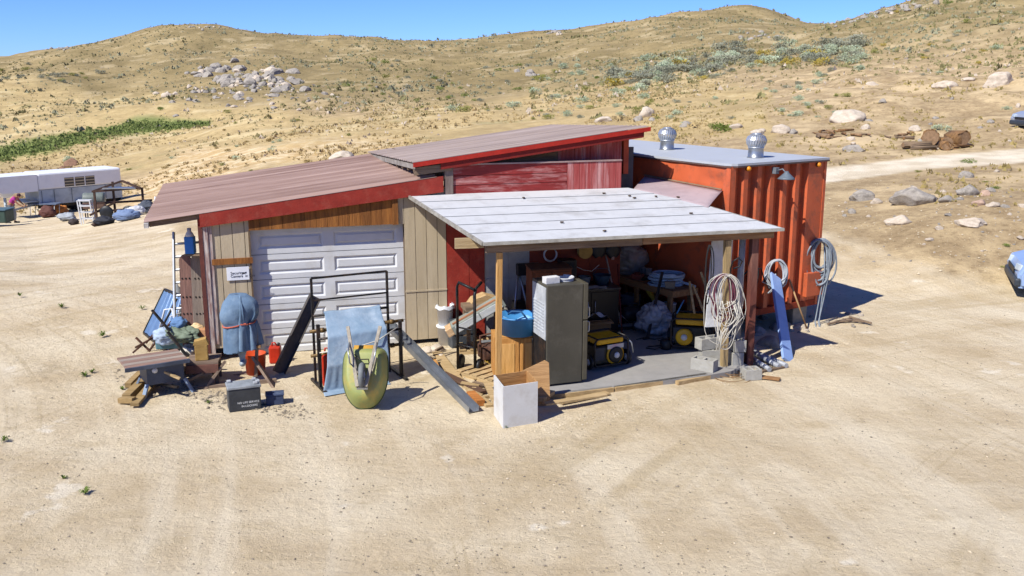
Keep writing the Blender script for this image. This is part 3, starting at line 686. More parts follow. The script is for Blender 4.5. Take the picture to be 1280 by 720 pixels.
# flashing sheet
fs_ = MB(); P0 = W(797.5, 217, 19.3); P1 = W(897, 236.5, 17.62); Q0 = W(791, 237.5, 18.1); Q1 = W(884, 261, 16.95)
Q0 = Vector((G(791,237.5,2.42+.12*PD-.05))); Q1 = Vector((G(884, 261, 2.56)))
P0 = Matrix.Translation(CA) @ Matrix.Rotation(CRZ, 4, 'Z') @ Vector((-.02, 2.35, 2.86)); P1 = Matrix.Translation(CA) @ Matrix.Rotation(CRZ, 4, 'Z') @ Vector((-.02, .18, 2.79))
fl_ = thing('flashing_sheet', 'long dull pink metal flashing closing the gap between porch roof and container', 'flashing', (P0+P1)/2, 0)
fs_.solid(lambda u, v: tuple((P0*(1-u)+P1*u)*(1-v)+(Q0*(1-u)+Q1*u)*v+Vector((0,0,.012*math.sin(v*3.14)))), 12, 6, (0, 0, -.008)); fs_.build('sheet', mat('dull_pink_metal','A8989A','98888a',rough=.5,bump=.05,dirt='8a7474'), fl_, world=True)
MB().beam(P0+Vector((-.02,-.02,.02)), P1+Vector((-.02,-.02,.02)), .03, .02).build('edge_strip', mat('edge_tan','8d7a62','6a5a48'), fl_, world=True)
# ================================================================ things around the workshop
def two(p1, p2, z=0.0):
    a = G(*p1, z); b = G(*p2, z); d = b-a; return a, math.atan2(d.y, d.x), d.length
FZ = .086
blackm = mat('black_steel', '26282b', '1a1b1e', scale=10, rough=.45, metal=.3, dirt='5b4636', damt=.5, dscale=6)
blackp = mat('black_plastic', '222427', '191b1d', rough=.45, bump=.1)
alu = mat('ladder_aluminium', 'B2B6BA', '9a9ea3', metal=.55, rough=.4, bump=.05)
rust = mat('rusty_iron', '5a3a2a', '3a2a24', scale=9, rough=.85)
bluec = mat('faded_blue_cloth', '6E8BA6', '55738f', scale=5, rough=.9, bump=.5, bscale=12, dirt='93A6B4', damt=.5)
def plank(a, b, w, h, name, m, label, group=None, cat='plank'):
    a = Vector(a); b = Vector(b); mid = (a+b)/2; mid.z = min(a.z, b.z)
    mb = MB(); mb.beam(a-mid, b-mid, w, h, bev=.003); return single(name, mb, m, label, cat, mid, 0, group)
# --- small cloth solver: a grid of points settling under gravity on simple shapes
def settle(P, collide, steps=260, wrapu=False, pin=None, it=8, seed=1, pinpos=None):
    P = P.copy(); rs_ = np.random.RandomState(seed); rest = P.copy(); P = P+rs_.normal(0, .006, P.shape); old = P.copy(); nu, nv = P.shape[:2]
    cons = []
    def add(i0, j0, i1, j1, st):
        if len(i0): cons.append((i0, j0, i1, j1, np.linalg.norm(rest[i0, j0]-rest[i1, j1], axis=1), st))
    I, J = np.meshgrid(np.arange(nu), np.arange(nv), indexing='ij'); I = I.ravel(); J = J.ravel()
    for di, dj, st in ((1,0,1),(0,1,1),(1,1,.6),(1,-1,.6),(2,0,.12),(0,2,.12)):
        i1 = I+di; j1 = J+dj; ok = (j1 >= 0) & (j1 < nv)
        if wrapu: i1 = i1 % nu
        else: ok &= i1 < nu
        step = 2*max(di, abs(dj))
        for par in range(2):
            sel = ok & ((((I//max(di, 1)) if di else (J//max(abs(dj), 1))) % 2) == par); add(I[sel], J[sel], i1[sel], j1[sel], st)
    for s in range(steps):
        v = (P-old)*.95; old = P.copy(); P = P+v; P[..., 2] -= .0007
        for _ in range(it):
            for i0, j0, i1, j1, r0, st in cons:
                dl_ = P[i1, j1]-P[i0, j0]; ln = np.linalg.norm(dl_, axis=1)+1e-9; cr = dl_*((ln-r0)/ln*.5*st)[:, None]
                P[i0, j0] += cr; P[i1, j1] -= cr
            P = collide(P, s)
            if pin is not None: P[pin] = rest[pin] if pinpos is None else pinpos
    return P
def capsule(P, a, b, r):
    a = np.array(a); b = np.array(b); ab = b-a; t = np.clip(((P-a) @ ab)/(ab @ ab), 0, 1); q = a+t[..., None]*ab; dv = P-q; ln = np.linalg.norm(dv, axis=-1)+1e-9
    k = np.where(ln < r, r/ln, 1.0); return q+dv*k[..., None]
def cloth_mb(P, th, wrapu=False):
    mb = MB(); nu, nv = P.shape[:2]
    if wrapu: P = np.concatenate([P, P[:1]], 0); nu += 1
    mb.solid(lambda u, v: P[min(int(round(u*(nu-1))), nu-1), min(int(round(v*(nv-1))), nv-1)].tolist(), nu-1, nv-1, th); return mb
# --- fridge
a = G(683, 484, FZ); rz = R(19); wd = .6
t = thing('refrigerator', 'tall dark steel refrigerator with split doors in the porch', 'refrigerator', a, rz)
Hf = 1.62; fm_ = mat('dark_grey_fridge', '47453d', '3e3c35', scale=2, rough=.45, bump=.05, dirt='6b685e', damt=.35)
MB().bb(0, wd, 0, .66, .03, Hf, bev=.012).build('cabinet', fm_, t)
for z0, z1 in ((.05, 1.02), (1.035, Hf)):
    d = MB().bb(wd+.008, wd+.09, .0, .66, z0, z1, bev=.012).build('door', mat('fridge_door','4f4c41','454238',rough=.4,bump=.05), t)
    h = MB(); zz = (z1-.2, z1-.02) if z0 < .5 else (z0+.02, z0+.2); h.tube([(wd+.09, .05, zz[0]), (wd+.13, .05, zz[0]+.02), (wd+.13, .05, zz[1]-.02), (wd+.09, .05, zz[1])], .012); q = h.build('handle', steel, t); q.parent = d
bp_ = MB(); bp_.bb(-.012, 0, .04, .62, .75, Hf-.04)
for k in range(10): bp_.bb(-.02, -.012, .1, .56, .85+k*.05, .87+k*.05)
bp_.build('back_panel', mat('pale_fridge_back','B3B8BD','94989c',rough=.5), t); bq = MB(); bq.bb(-.015, 0, .04, .62, .05, .74); bq.tube([(-.04, .1+.44*(k % 2 == (1 if (k//1) % 2 else 0)), .12+.06*k) for k in range(10)], .008).build('coil_panel', blackm, t)
t2 = single('carton', MB().bb(.02, .26, .1, .24, 0, .1, bev=.004), mat('white_carton','C9CACB','b5b6b8'), 'small white carton on top of the refrigerator', 'box', a+Matrix.Rotation(rz,3,'Z')@Vector((.02, .02, Hf)), rz+.1)
def coil(c, rad, n, nrm=(0,0,1), jit=.12, thick=.012, seg=26, spread=.1, tail=None):
    nrm = Vector(nrm).normalized(); u = nrm.cross(Vector((0,0,1)));
    if u.length < .1: u = Vector((1,0,0))
    u.normalize(); v = nrm.cross(u); P = []; c = Vector(c); rr = rad; ph = rnd.uniform(0, 6)
    off = Vector((0,0,0)); 
    for k in range(n*seg):
        if k % seg == 0: r2 = rad*(1+rnd.uniform(-jit, jit)); o2 = Vector((rnd.uniform(-1,1), rnd.uniform(-1,1), rnd.uniform(-1,1)))*rad*jit*.6
        rr += (r2-rr)*.12; off += (o2-off)*.12
        t_ = 2*math.pi*k/seg+ph
        P.append(c+off+(u*math.cos(t_)+v*math.sin(t_))*rr+nrm*spread*(k/(n*seg)-.5))
    if tail: P += [Vector(p) for p in tail]
    return P
b_ = a+Matrix.Rotation(rz,3,'Z')@Vector((.42, .3, Hf))
single('cable_coil', MB().tube(coil((0,0,.03), .13, 4, thick=.01, spread=.05), .011, 6), mat('white_cable','BFC2C6','a9acb0',bump=0), 'loose coil of white cable lying on the refrigerator', 'cable', b_)
# --- tall brown cabinet behind the refrigerator
a, rz, wd = two((659, 432), (690, 424), FZ); rz = BA+R(6)
a = G(664, 436, FZ)
t = thing('wooden_wardrobe', 'reddish brown wooden cabinet behind the refrigerator', 'cabinet', a, rz+R(-12))
bw_ = wood('red_brown_veneer', '7E4A30', '63381f', 'z', '4d2c1c', .4)
MB().bb(0, .72, 0, .5, 0, 1.42, bev=.006).build('carcass', bw_, t); MB().bb(-.02, .74, -.02, .52, 1.423, 1.45, bev=.006).build('top_panel', wood('dark_brown_top','55372a','42291f','x'), t)
MB().bb(.02, .35, -.02, -.002, .05, 1.38, bev=.004).build('door', bw_, t); MB().bb(.37, .7, -.02, -.002, .05, 1.38, bev=.004).build('door', bw_, t)
# --- black base cabinet with handles
a = G(701, 420, FZ); bb_ = G(772, 408, FZ); d = bb_-a; rz = BA; wd = 1.12
a = bw(bl(703, 400, -.62)[0], -.62, FZ)
t = thing('black_cabinet', 'black two-door base cabinet against the porch back wall', 'cabinet', a, rz)
bkm = mat('black_lacquer', '1b1c1f', '141416', rough=.35, bump=.05)
MB().bb(0, wd, .02, .6, .0, .86, bev=.004).build('carcass', bkm, t); MB().bb(-.02, wd+.03, -.02, .62, .863, .9, bev=.006).build('counter_top', mat('black_counter','2b2c30','232428',rough=.3,bump=.03,dirt='55575c',damt=.4), t)
for x0, x1, hx_ in ((.02, wd/2-.005, wd/2-.07), (wd/2+.005, wd-.02, wd/2+.07)):
    dd = MB().bb(x0, x1, 0, .018, .06, .83, bev=.004).build('door', bkm, t)
    h = MB().tube([(hx_, -.0, .42), (hx_, -.035, .43), (hx_, -.035, .66), (hx_, 0, .67)], .008).build('handle', steel, t); h.parent = dd
def onc(x, y, z=.9): return a+Matrix.Rotation(BA, 3, 'Z')@Vector((x, y, z))
sp_ = thing('loudspeaker', 'tall black ribbed cabinet speaker standing on the black counter', 'speaker', onc(.08, .3), BA)
MB().bb(0, .3, 0, .26, 0, .5, bev=.01).build('case', blackp, sp_); g_ = MB()
for k in range(13): g_.bb(.015+k*.021, .027+k*.021, -.012, -.001, .02, .47)
g_.build('grille', mat('speaker_grey','303338','26282c',rough=.6), sp_)
cp_ = MB(); cp_.lathe([(.09, 0), (.12, .16), (.125, .17), (.115, .17), (.085, .02), (0, .02)], n=20); single('pot', cp_, mat('blue_grey_enamel','6d7a88','59646f',rough=.4), 'blue grey pot beside the loudspeaker on the counter', 'pot', onc(.55, .35))
cp_ = MB(); cp_.lathe([(.12, 0), (.17, .17), (.175, .18), (.16, .18), (.115, .02), (0, .02)], n=20); cp_.tube([(-.17, 0, .18), (-.1, .0, .3), (.1, 0, .3), (.17, 0, .18)], .006, 6); single('bucket', cp_, mat('dark_blue_plastic','34495e','2a3c4f',rough=.4), 'dark blue bucket with handle at the right end of the counter', 'bucket', onc(.9, .35))
cp_ = MB(); cp_.lathe([(.04, 0), (.045, .11), (.03, .12), (0, .12)], n=16); single('cup', cp_, whitep, 'small white cup at the counter front below the loudspeaker', 'cup', onc(.42, .1))
cp_ = MB(); cp_.grid(lambda u, v: (u*.36, v*.22, .01+.02*math.sin(u*9+v*4)*math.sin(v*7)), 12, 8); single('rag', cp_, mat('pale_rag','a9a9a8','8f9092',rough=.95), 'crumpled pale rag lying on the black counter', 'rag', onc(.5, .02))
# things hung high on the back wall
def onb(px, py, y=-.05): x_, z_ = bl(px, py, y); return bw(x_, y, z_)
p = onb(688, 318); single('cable_coil', MB().tube(coil((0,0,0), .12, 4, nrm=(-.28,.96,0), spread=.06), .009, 6), _m['white_cable'], 'pale cable coil hanging high above the brown cabinet', 'cable', p)
p = onb(731, 314, -.09); m_ = MB(); m_.lathe([(.14, -.05), (.14, -.03), (.06, -.03), (.06, .03), (.14, .03), (.14, .05), (.0, .05)], n=24, axis='y'); m_.tube(coil((0,0,0), .1, 3, nrm=(0,1,0), spread=.05), .012, 6); single('cable_reel', m_, mat('straw_yellow_plastic','A08040','86682f',rough=.5), 'yellow cable reel hanging under the porch roof', 'reel', p, BA)
for k, (px, lab) in enumerate(((748, 'black rubber hose bundle hanging beside the yellow reel'), (766, 'dark tool bag hanging from the back wall above the broom'))):
    p = onb(px, 312, -.1); m_ = MB(); m_.grid(lambda u, v: (.15*math.cos(u*6.28)*(.4+.7*math.sin(v*3.0)), .07*math.sin(u*6.28), .14-.28*v+.02*math.sin(u*19)), 18, 8); single(('hose_bundle', 'tool_bag')[k], m_, blackp, lab, ('hose', 'bag')[k], p, BA)
p = onb(766, 321, -.01); single('light_switch', MB().box((0,0,0), (.06, .02, .11), bev=.004), mat('pinkish_switch','A88C84','947a72'), 'small pinkish switch plate on the brown back wall', 'switch', p, BA)
p0 = onb(718, 332, -.1); p1 = onb(740, 339, -.12); p2 = onb(749, 331, -.1); single('hanging_wire', MB().tube([p0-p0, (p0*.5+p1*.5)-p0-Vector((0,0,.03)), p1-p0, p2-p0], .006, 6), _m['white_cable'], 'thin white wire looping between loudspeaker and back wall', 'wire', p0)
# --- push broom and red pole
h0 = G(776, 413, FZ); tp = W(757, 318, h0.y+.3); t = thing('push_broom', 'wide floor broom with a long pale handle leaning on the counter', 'broom', h0)
m_ = MB(); m_.tube([(0,0,.12), tp-h0], .014, 8); m_.build('handle', wood('pale_handle','B6B0A4','95908a','z'), t)
m_ = MB(); m_.beam((-.38, -.05, .09), (.36, .12, .09), .07, .05, bev=.005); m_.build('head', mat('grey_head','6a6c70','55575b'), t); m_ = MB(); m_.beam((-.38, -.05, .03), (.36, .12, .03), .06, .07); m_.build('bristles', blackp, t)
m_ = MB(); m_.tube([(-.2, 0, .12), (0, .0, .3)], .006, 6).tube([(.18, .07, .12), (0, 0, .3)], .006, 6); m_.build('brace', steel, t)
b0 = onb(778, 404, -.75); b0.z = FZ; t1 = onb(772, 330, -.15); single('red_pole', MB().tube([(0,0,0), t1-b0], .015, 8), mat('dark_red_pole','6A2A26','50201d'), 'dark red pole leaning on the back wall right of the broom', 'pole', b0)
# --- generators
def generator(a, rz, label, front):
    t = thing('generator', label, 'generator', a, rz, 'portable generators on the porch floor')
    L_, D_, h = .62, .48, .5; f = MB()
    for y in (0, D_): f.tube([(.03, y, .06), (0, y, .12), (0, y, h-.05), (.05, y, h), (L_-.05, y, h), (L_, y, h-.05), (L_, y, .12), (L_-.03, y, .06)], .016, 8, closed=True)
    for x in (.05, L_-.05): f.tube([(x, 0, h), (x, D_, h)], .014).tube([(x, 0, .06), (x, D_, .06)], .014)
    f.build('frame', blackm, t); ye = mat('generator_yellow', 'D2A51E', 'B98C18', rough=.4, bump=.05, dirt='7a5a20', damt=.3)
    MB().bb(.06, L_-.06, .03, D_-.03, h-.11, h-.012, bev=.03).build('fuel_tank', ye, t)
    m_ = MB(); m_.bb(.05, L_-.06, .05, D_-.05, .08, .36, bev=.02); m_.build('engine', mat('engine_dark','34352f','26271f',rough=.6), t)
    m_ = MB(); cx = .4 if front else .2
    m_.lathe([(.13, .0), (.13, -.05), (.11, -.06), (.0, -.065)], (cx, .05, .21), 24, 'y'); o = m_.build('recoil_starter', ye if not front else blackp, t)
    m_ = MB(); m_.lathe([(.05, -.06), (.045, -.08), (.0, -.085)], (cx, .05, .21), 16, 'y'); q = m_.build('hub', whitep, t); q.parent = o
    if front:
        m_ = MB(); m_.lathe([(.155, .0), (.16, -.025), (.135, -.03)], (cx, .05, .21), 24, 'y'); m_.build('shroud', ye, t)
        MB().box((.4, .028, .345), (.3, .02, .07), bev=.003).build('label_plate', mat('label_pale','A9C4B4','C49AA0',scale=3), t)
    m_ = MB(); m_.bb(.03, .2, .03, .05, .14, .35, bev=.006); 
    m_.build('control_panel', mat('panel_grey','3e4044','303236'), t)
    for x in (-.06, L_+.02):
        w_ = MB(); w_.lathe([(.06, -.02), (.115, -.025), (.125, 0), (.115, .025), (.06, .02)], (x+.02, D_-.1 if not front else .1, .125), 24, 'x'); w2 = w_.build('wheel', blackp, t)
        w_ = MB(); w_.lathe([(.0, -.028), (.055, -.02), (.06, .02), (.0, .028)], (x+.02, D_-.1 if not front else .1, .125), 20, 'x'); q = w_.build('rim', whitep, t); q.parent = w2
    hm = MB(); hm.tube([(L_, .02, h-.05), (L_+.05, -.02, h-.12), (L_+.07, -.04, .22)], .012); hm.build('carry_handle', steel, t)
    return t
a, rz, wd = two((743, 464), (779, 458), FZ)
g1 = generator(a, rz, 'yellow and black wheeled generator right beside the refrigerator', True); g1.scale = (1.06,)*3
a, rz, wd = two((838, 437), (866, 447), FZ)
g2 = generator(a, R(-12), 'second yellow and black generator under the workbench by the wire coils', False); g2.scale = (1.15,)*3
# cardboard box with white cloth behind generator 1
a = G(732, 424, FZ); t = thing('cardboard_box', 'low brown cardboard box with a flap behind the refrigerator-side generator', 'box', a, BA)
crd = mat('cardboard', '9A7B56', '86693f', rough=.9)
m_ = MB(); m_.bb(0, .5, 0, .012, 0, .34).bb(0, .5, .4, .412, 0, .34).bb(0, .012, .012, .4, 0, .34).bb(.488, .5, .012, .4, 0, .34).bb(.012, .488, .012, .4, .0, .02); m_.build('carton', crd, t)
m_ = MB(); m_.solid(lambda u, v: (.02+.48*u, -.02-.12*v, .33-.03*v), 2, 2, (0, 0, .006)); m_.build('flap', crd, t)
single('white_cloth', MB().grid(lambda u, v: (u*.36-.0, v*.26, .03+.05*math.sin(u*7)*math.cos(v*6)+.06*math.sin(u*3.1)), 14, 10), mat('white_rag','C4C7CC','a8abb2',rough=.95), 'crumpled white cloth on the cardboard box', 'cloth', a+Vector((.06, .1, .34)), BA)
# --- workbench, L shaped, along the container
M3 = Matrix.Translation(CA) @ Matrix.Rotation(CRZ, 4, 'Z')
def cw(x, y, z=0): return M3 @ Vector((x, y, z))
wo = cw(-.1, 2.75); t = thing('workbench', 'long rough timber workbench along the container wall', 'workbench', wo, CRZ+R(-90))
tan = wood('tan_timber', '9A7650', '765636', 'x', '5a4430', .4)   # local x runs towards the camera
m_ = MB(); m_.bb(0, 2.1, -.62, -.02, .86, .9); m_.build('bench_top', wood('bench_ply','8C6E50','6d5238','x','574636',.6), t)
MB().bb(0, 2.12, -.66, -.622, .78, .9).build('front_rail', tan, t); MB().bb(2.122, 2.16, -.66, -.02, .78, .9).build('end_rail', tan, t)
MB().bb(.05, 2.0, -.56, -.08, .3, .33).build('lower_shelf', tan, t)
for x in (.08, 1.05, 2.03):
    for y in (-.6, -.1): MB().bb(x-.045, x+.045, y-.03, y+.03, FZ-.1, .858).build('leg', tan, t)
MB().beam((1.85, -.58, .35), (1.4, -.63, .8), .04, .08).build('yellow_brace', mat('yellow_brace','B79A34','93792a'), t)
def onw(x, y, z=.9): return wo+Matrix.Rotation(CRZ+R(-90), 3, 'Z')@Vector((x, y, z))
def crumple(rx, ry, rz_, amp=.12, n=26, fl=.0, top=1.0, seed=0):
    m_ = MB(); f = []
    def fn(u, v):
        th = 2*math.pi*u; ph = math.pi*(v*.98+.01)-math.pi/2
        q = Vector((math.cos(ph)*math.cos(th), math.cos(ph)*math.sin(th), math.sin(ph)))
        from mathutils import noise
        nn = noise.fractal(q*1.2+Vector((seed, seed*2, 1)), 1.2, 2.0, 3)*amp*.8 - (1-abs(noise.noise(q*2.6+Vector((seed, 5, 2)))))**5*amp*.55
        q = q*(1+nn); z = q.z*rz_ + rz_*.9
        return (q.x*rx, q.y*ry, max(z, 0))
    m_.grid(fn, int(n*1.3), int(n*1.3), smooth=True); bmesh.ops.remove_doubles(m_.bm, verts=m_.bm.verts, dist=.003); return m_
gpl = mat('grey_plastic_sheet', '8A8A88', '6f6f6e', scale=3, rough=.35, bump=.3, bscale=9, spec=.5)
single('tarp_bundle', crumple(.40, .3, .33, .24, 40, seed=3), gpl, 'big grey crumpled tarp bundle on the workbench at the back', 'tarp', onw(.42, -.3))
p = G(818, 418, FZ); single('plastic_bag', crumple(.34, .28, .33, .4, 44, seed=8), mat('cloudy_plastic','A3A4A6','7c7d80',scale=6,rough=.2,bump=.5,bscale=10,spec=.6), 'bulging cloudy plastic bag on the floor under the workbench', 'bag', p)
p = onw(1.62, -.34); single('hose_coil', MB().tube([(c.x, c.y*.8, c.z) for c in coil((0,0,.13), .3, 8, jit=.2, spread=.22)]+[(.3,-.1,.06),(.5,-.3,.03)], .025, 8), mat('pale_blue_hose','9DB6CC','8aa3b8',rough=.45,bump=.02), 'thick pale blue hose coiled on the workbench', 'hose', p)
single('black_case', MB().bb(-.2, .2, -.1, .1, 0, .06, bev=.01).bb(-.04,.04,-.13,-.1,.01,.04), blackp, 'flat black tool case between tarp bundle and blue hose', 'case', onw(1.05, -.3), R(20))
b0 = G(809, 424, FZ); t1 = W(828, 340, b0.y+.5); single('black_bar', MB().beam((0,0,0), t1-b0, .05, .03).beam((-.08, -.03, .02), (.02, .02, .02), .05, .04), blackm, 'long flat black steel bar leaning on the workbench', 'bar', b0)
# white bucket, small white box, compressor under bench
p = G(857, 405, .36); m_ = MB(); m_.lathe([(.1, 0), (.12, .22), (.13, .22), (.13, .24), (.11, .24), (.0, .235)], n=22); single('bucket', m_, whitep, 'small white lidded bucket on the bench shelf behind the second generator', 'bucket', onw(1.75, -.35, .33))
single('carton', MB().bb(0, .2, 0, .16, 0, .15, bev=.004), _m['white_carton'], 'small white carton on the bench shelf beside the white bucket', 'box', onw(1.42, -.52, .33), CRZ)
p = G(820, 440, FZ); m_ = MB(); m_.lathe([(.0, 0), (.09, .0), (.1, .03), (.1, .15), (.07, .18), (.0, .18)], n=20); m_.tube([(.05,0,.1),(-.2,-.1,.02),(-.35,.0,.015),(-.3,.1,.015),(0,.05,.05)], .01, 6); single('work_lamp', m_, blackp, 'small black canister with a cord on the floor left of the second generator', 'canister', G(832,436,FZ))
m_ = MB(); m_.lathe([(.0, -.22), (.12, -.2), (.14, -.15), (.14, .15), (.12, .2), (0, .22)], (0, 0, .26), 24, 'x'); m_.bb(-.18, .18, -.1, .1, .02, .14).tube([(-.1,0,.4),(-.1,0,.46),(.1,0,.46),(.1,0,.4)],.012); single('air_compressor', m_, mat('dark_tank','2c2e33','1e2024',rough=.35), 'dark round-tank air compressor standing behind the plastic bag', 'compressor', G(790, 408, FZ), BA)
single('work_light', MB().lathe([(.02,.0),(.09,.04),(.1,.06),(.0,.03)], (0,0,.1), 18,'x').bb(-.03,.03,-.03,.03,0,.06), steel, 'round silver lamp head lying by the compressor', 'lamp', G(797,412,FZ)+Vector((0,-.1,0)), R(200))
# --- concrete blocks, coils at the right post
cblk = mat('concrete_block', 'A3A29C', '8f8d86', scale=9, rough=.9, bscale=70, bump=.5)
def block(p, rz, label, z=0, s=(.4, .2, .19)):
    m_ = MB(); sx, sy, sz = s
    m_.bb(0, sx, 0, .035, 0, sz).bb(0, sx, sy-.035, sy, 0, sz)
    for x in (0, sx/2-.016, sx-.035): m_.bb(x, x+.035, .035, sy-.035, 0, sz)
    p = Vector(p); p.z += z; return single('concrete_block', m_, cblk, label, 'block', p, rz, 'concrete blocks by the right porch posts')
p = G(863, 461, FZ); block(p, R(-35), 'concrete block nearest the second generator, lying on the porch floor', 0)
p = G(878, 455, FZ); block(p+Vector((.02,.12,0)), R(10), 'concrete block at the bottom of the stack behind the wire coils'); block(p+Vector((.0,.12,.2)), R(25), 'concrete block topmost of the stack behind the wire coils', 0)
p = G(915, 463, 0); block(p+Vector((0,-.02,0)), R(15), 'lower concrete block between the two right porch posts', 0, (.2,.2,.3)); block(p+Vector((.03,0,.31)), R(10), 'upper pale concrete block between the two right porch posts', 0, (.2, .2, .2))
p = G(932, 476, 0); block(p, R(10), 'small concrete block alone in the sun right of the porch', 0, (.28, .24, .17))
wire = mat('white_wire', 'C6C3B8', 'aaa79c', bump=0, rough=.5); purp = mat('maroon_cable', '6A3A48', '52303c', bump=0, rough=.5)
hk = W(905, 345, 15.0)
def loops(c, n, ax, ay, m, name, label, cat, r=.007, drop=.3, seed=1, jit=.2, tails=0, group=None):
    q = random.Random(seed); mb = MB()
    for k in range(n):
        a0 = ax*(1+q.uniform(-jit, jit)); b0 = ay*(1+q.uniform(-jit, jit)); dx = q.uniform(-1, 1)*ax*.25; dy = q.uniform(-.06, .06); ph = q.uniform(0, 6.28); w_ = q.uniform(.0, .12)
        mb.tube([(dx+a0*math.sin(t)*(1+w_*math.sin(3*t+ph)), dy+.02*math.cos(t+ph), -b0+b0*math.cos(t)+.01*math.sin(5*t+ph)) for t in np.linspace(0, 2*math.pi, 30)[:-1]], r, 5, closed=True)
    for k in range(tails):
        x = q.uniform(-ax, ax); mb.tube([(x, -.03, -ay), (x+q.uniform(-.1, .1), -.06, -ay*1.6), (x*.4+q.uniform(-.1,.1), -.05, -ay*1.6-drop*.5), (x*.2-.12, -.05-q.uniform(0,.1), -ay*1.6-drop)], r, 5)
    return single(name, mb, m, label, cat, c, 0, group)
loops(hk+Vector((-.02, -.1, .05)), 9, .16, .34, purp, 'extension_cord', 'bundle of maroon extension cord hanging on the pale porch post', 'cord', .009, seed=3)
loops(hk+Vector((.02, -.14, .05)), 10, .22, .42, wire, 'wire_bundle', 'tangled white wires hanging on the right porch post down to the floor', 'wire', .0055, .55, seed=5, tails=12, jit=.55)
loops(hk+Vector((-.25, -.05, .5)), 2, .05, .4, mat('black_cable','1f1f20','18181a'), 'black_strap', 'thin black strap hanging on the scuffed white board', 'strap', .01, seed=8)
m_ = MB(); m_.tube([(.0,0,-.2),(0,-.02,0),(.02,-.06,.12),(.1,-.08,.18),(.17,-.06,.12),(.14,-.04,.04),(.04,-.06,0)], .014, 8); single('black_hook', m_, blackm, 'black hooked bar clamped high between the right porch posts', 'hook', W(913, 335, 15.1))
single('debris', MB().tube(coil((0,0,.02), .2, 5, jit=.5, spread=.05), .006, 4).tube(coil((.1,.05,.03), .12, 4, jit=.6, spread=.05), .005, 4), mat('dry_twig_brown','8a6c48','6b5236'), 'tangle of brown wire scraps on the ground at the right post foot', 'scrap', G(912, 472))
# --- hoses on the container
def onct(px, py, y): x_, z_ = cl_(px, py, y); return M3 @ Vector((x_, y, z_))
gh = mat('grey_hose', '828B94', '69727b', bump=0, rough=.5)
c_ = onct(1026, 302, -.08); t = loops(c_+Vector((0, 0, .04)), 17, .23, .38, gh, 'hose_coil', 'grey and white hose coiled on the corner of the container', 'hose', .019, seed=11, jit=.3)
m_ = MB()
for k, (x, e) in enumerate(((.02, 0), (.07, .03), (.11, -.02))): m_.tube([(x+.05, 0, 0), (x+.08, -.04, -.5), (x+.02, -.03, -1.0), (x+e-.06, -.1, -1.5), (x+e-.1, -.3, -1.56)], .014, 6)
m_ = m_; single('hose_tail', m_, gh, 'loose grey hose ends hanging from the corner coil to the ground', 'hose', c_+Vector((0, -.02, -.1)))
m_ = MB(); m_.tube([(-.05,0,0),(-.2,0,-.1),(-.24,-.02,-.6),(-.25,-.02,-1.2)], .013, 6); single('hose_tail', m_, gh, 'single pale hose hanging left of the corner coil', 'hose', c_)
c_ = onct(970, 325, -.08); loops(c_, 10, .18, .26, mat('white_hose','A9AEB4','858b92',bump=0), 'hose_coil', 'smaller white hose coil hanging above the pale blue board', 'hose', .014, seed=21, jit=.2, tails=2, drop=.2)
c_ = onct(941, 330, -.05); loops(c_, 3, .1, .18, _m['black_cable'], 'cable_coil', 'black rubber cable coil on the container next to the porch post', 'cable', .014, seed=25, tails=3, drop=.8)
a, b = G(985, 452), onct(969, 345, -.12)
t = single('blue_board', MB().beam((0,0,0), b-a, .26, .05, up=(-.3,1,0), bev=.004), mat('pale_blue_board','86A0CC','7891bd',scale=3,rough=.5,bump=.03), 'long pale blue foam board leaning on the container', 'board', a)
a, b = G(1009, 412), onct(987, 350, -.1); single('wooden_pole', MB().tube([(0,0,0), b-a], .016, 8), wood('pale_pole','B5926A','94734c','z'), 'thin wooden pole leaning on the container right of the blue board', 'pole', a)
gp = mat('grey_pipe', '9EA2A8', '85898f', rough=.4, bump=.02)
for k, (p1, p2) in enumerate((((936, 437), (966, 452)), ((938, 443), (974, 458)), ((944, 440), (983, 457)), ((936, 449), (962, 462)))):
    a, b = G(*p1, .05), G(*p2, .05); a.z += .05*(k % 2); single('grey_pipe', MB().tube([(0,0,0), b-a], .042, 14), gp, ['grey pipe farthest back in the pile by the maroon post', 'grey pipe second in the pile by the maroon post', 'grey pipe reaching farthest right in the pile by the maroon post', 'grey pipe nearest the small lone concrete block'][k], 'pipe', a, 0, 'grey pipes right of the porch')
plank(G(930, 468, .03), G(975, 474, .03), .12, .03, 'timber_offcut', tan, 'short tan board lying behind the small lone concrete block')
plank(G(928, 462, .08), G(952, 466, .1), .1, .05, 'timber_offcut', wood('yellow_pine','C09A5E','9b7840','x'), 'short yellow pine block at the foot of the maroon post')
plank(G(952, 464, .03), G(984, 458, .02), .05, .03, 'timber_offcut', oldw, 'thin weathered stick beside the grey pipe pile')
# --- edge timbers in front of the slab
for k, (p1, p2, w_, h_) in enumerate((((680, 497), (766, 487), .1, .09), ((768, 487), (884, 470), .09, .09), ((700, 503), (760, 491), .14, .03), ((846, 479), (935, 461), .08, .07))):
    plank(G(*p1, .04), G(*p2, .04), w_, h_, 'edge_timber', wood('pale_edge_timber','B39B74','8f7750','x','6b583e',.4), ['pale timber edging the slab in front of the refrigerator', 'long pale timber edging the slab below the generators', 'thin pale board lying just outside the slab edge', 'timber edging the slab by the right porch posts'][k], 'edge timbers of the porch floor')
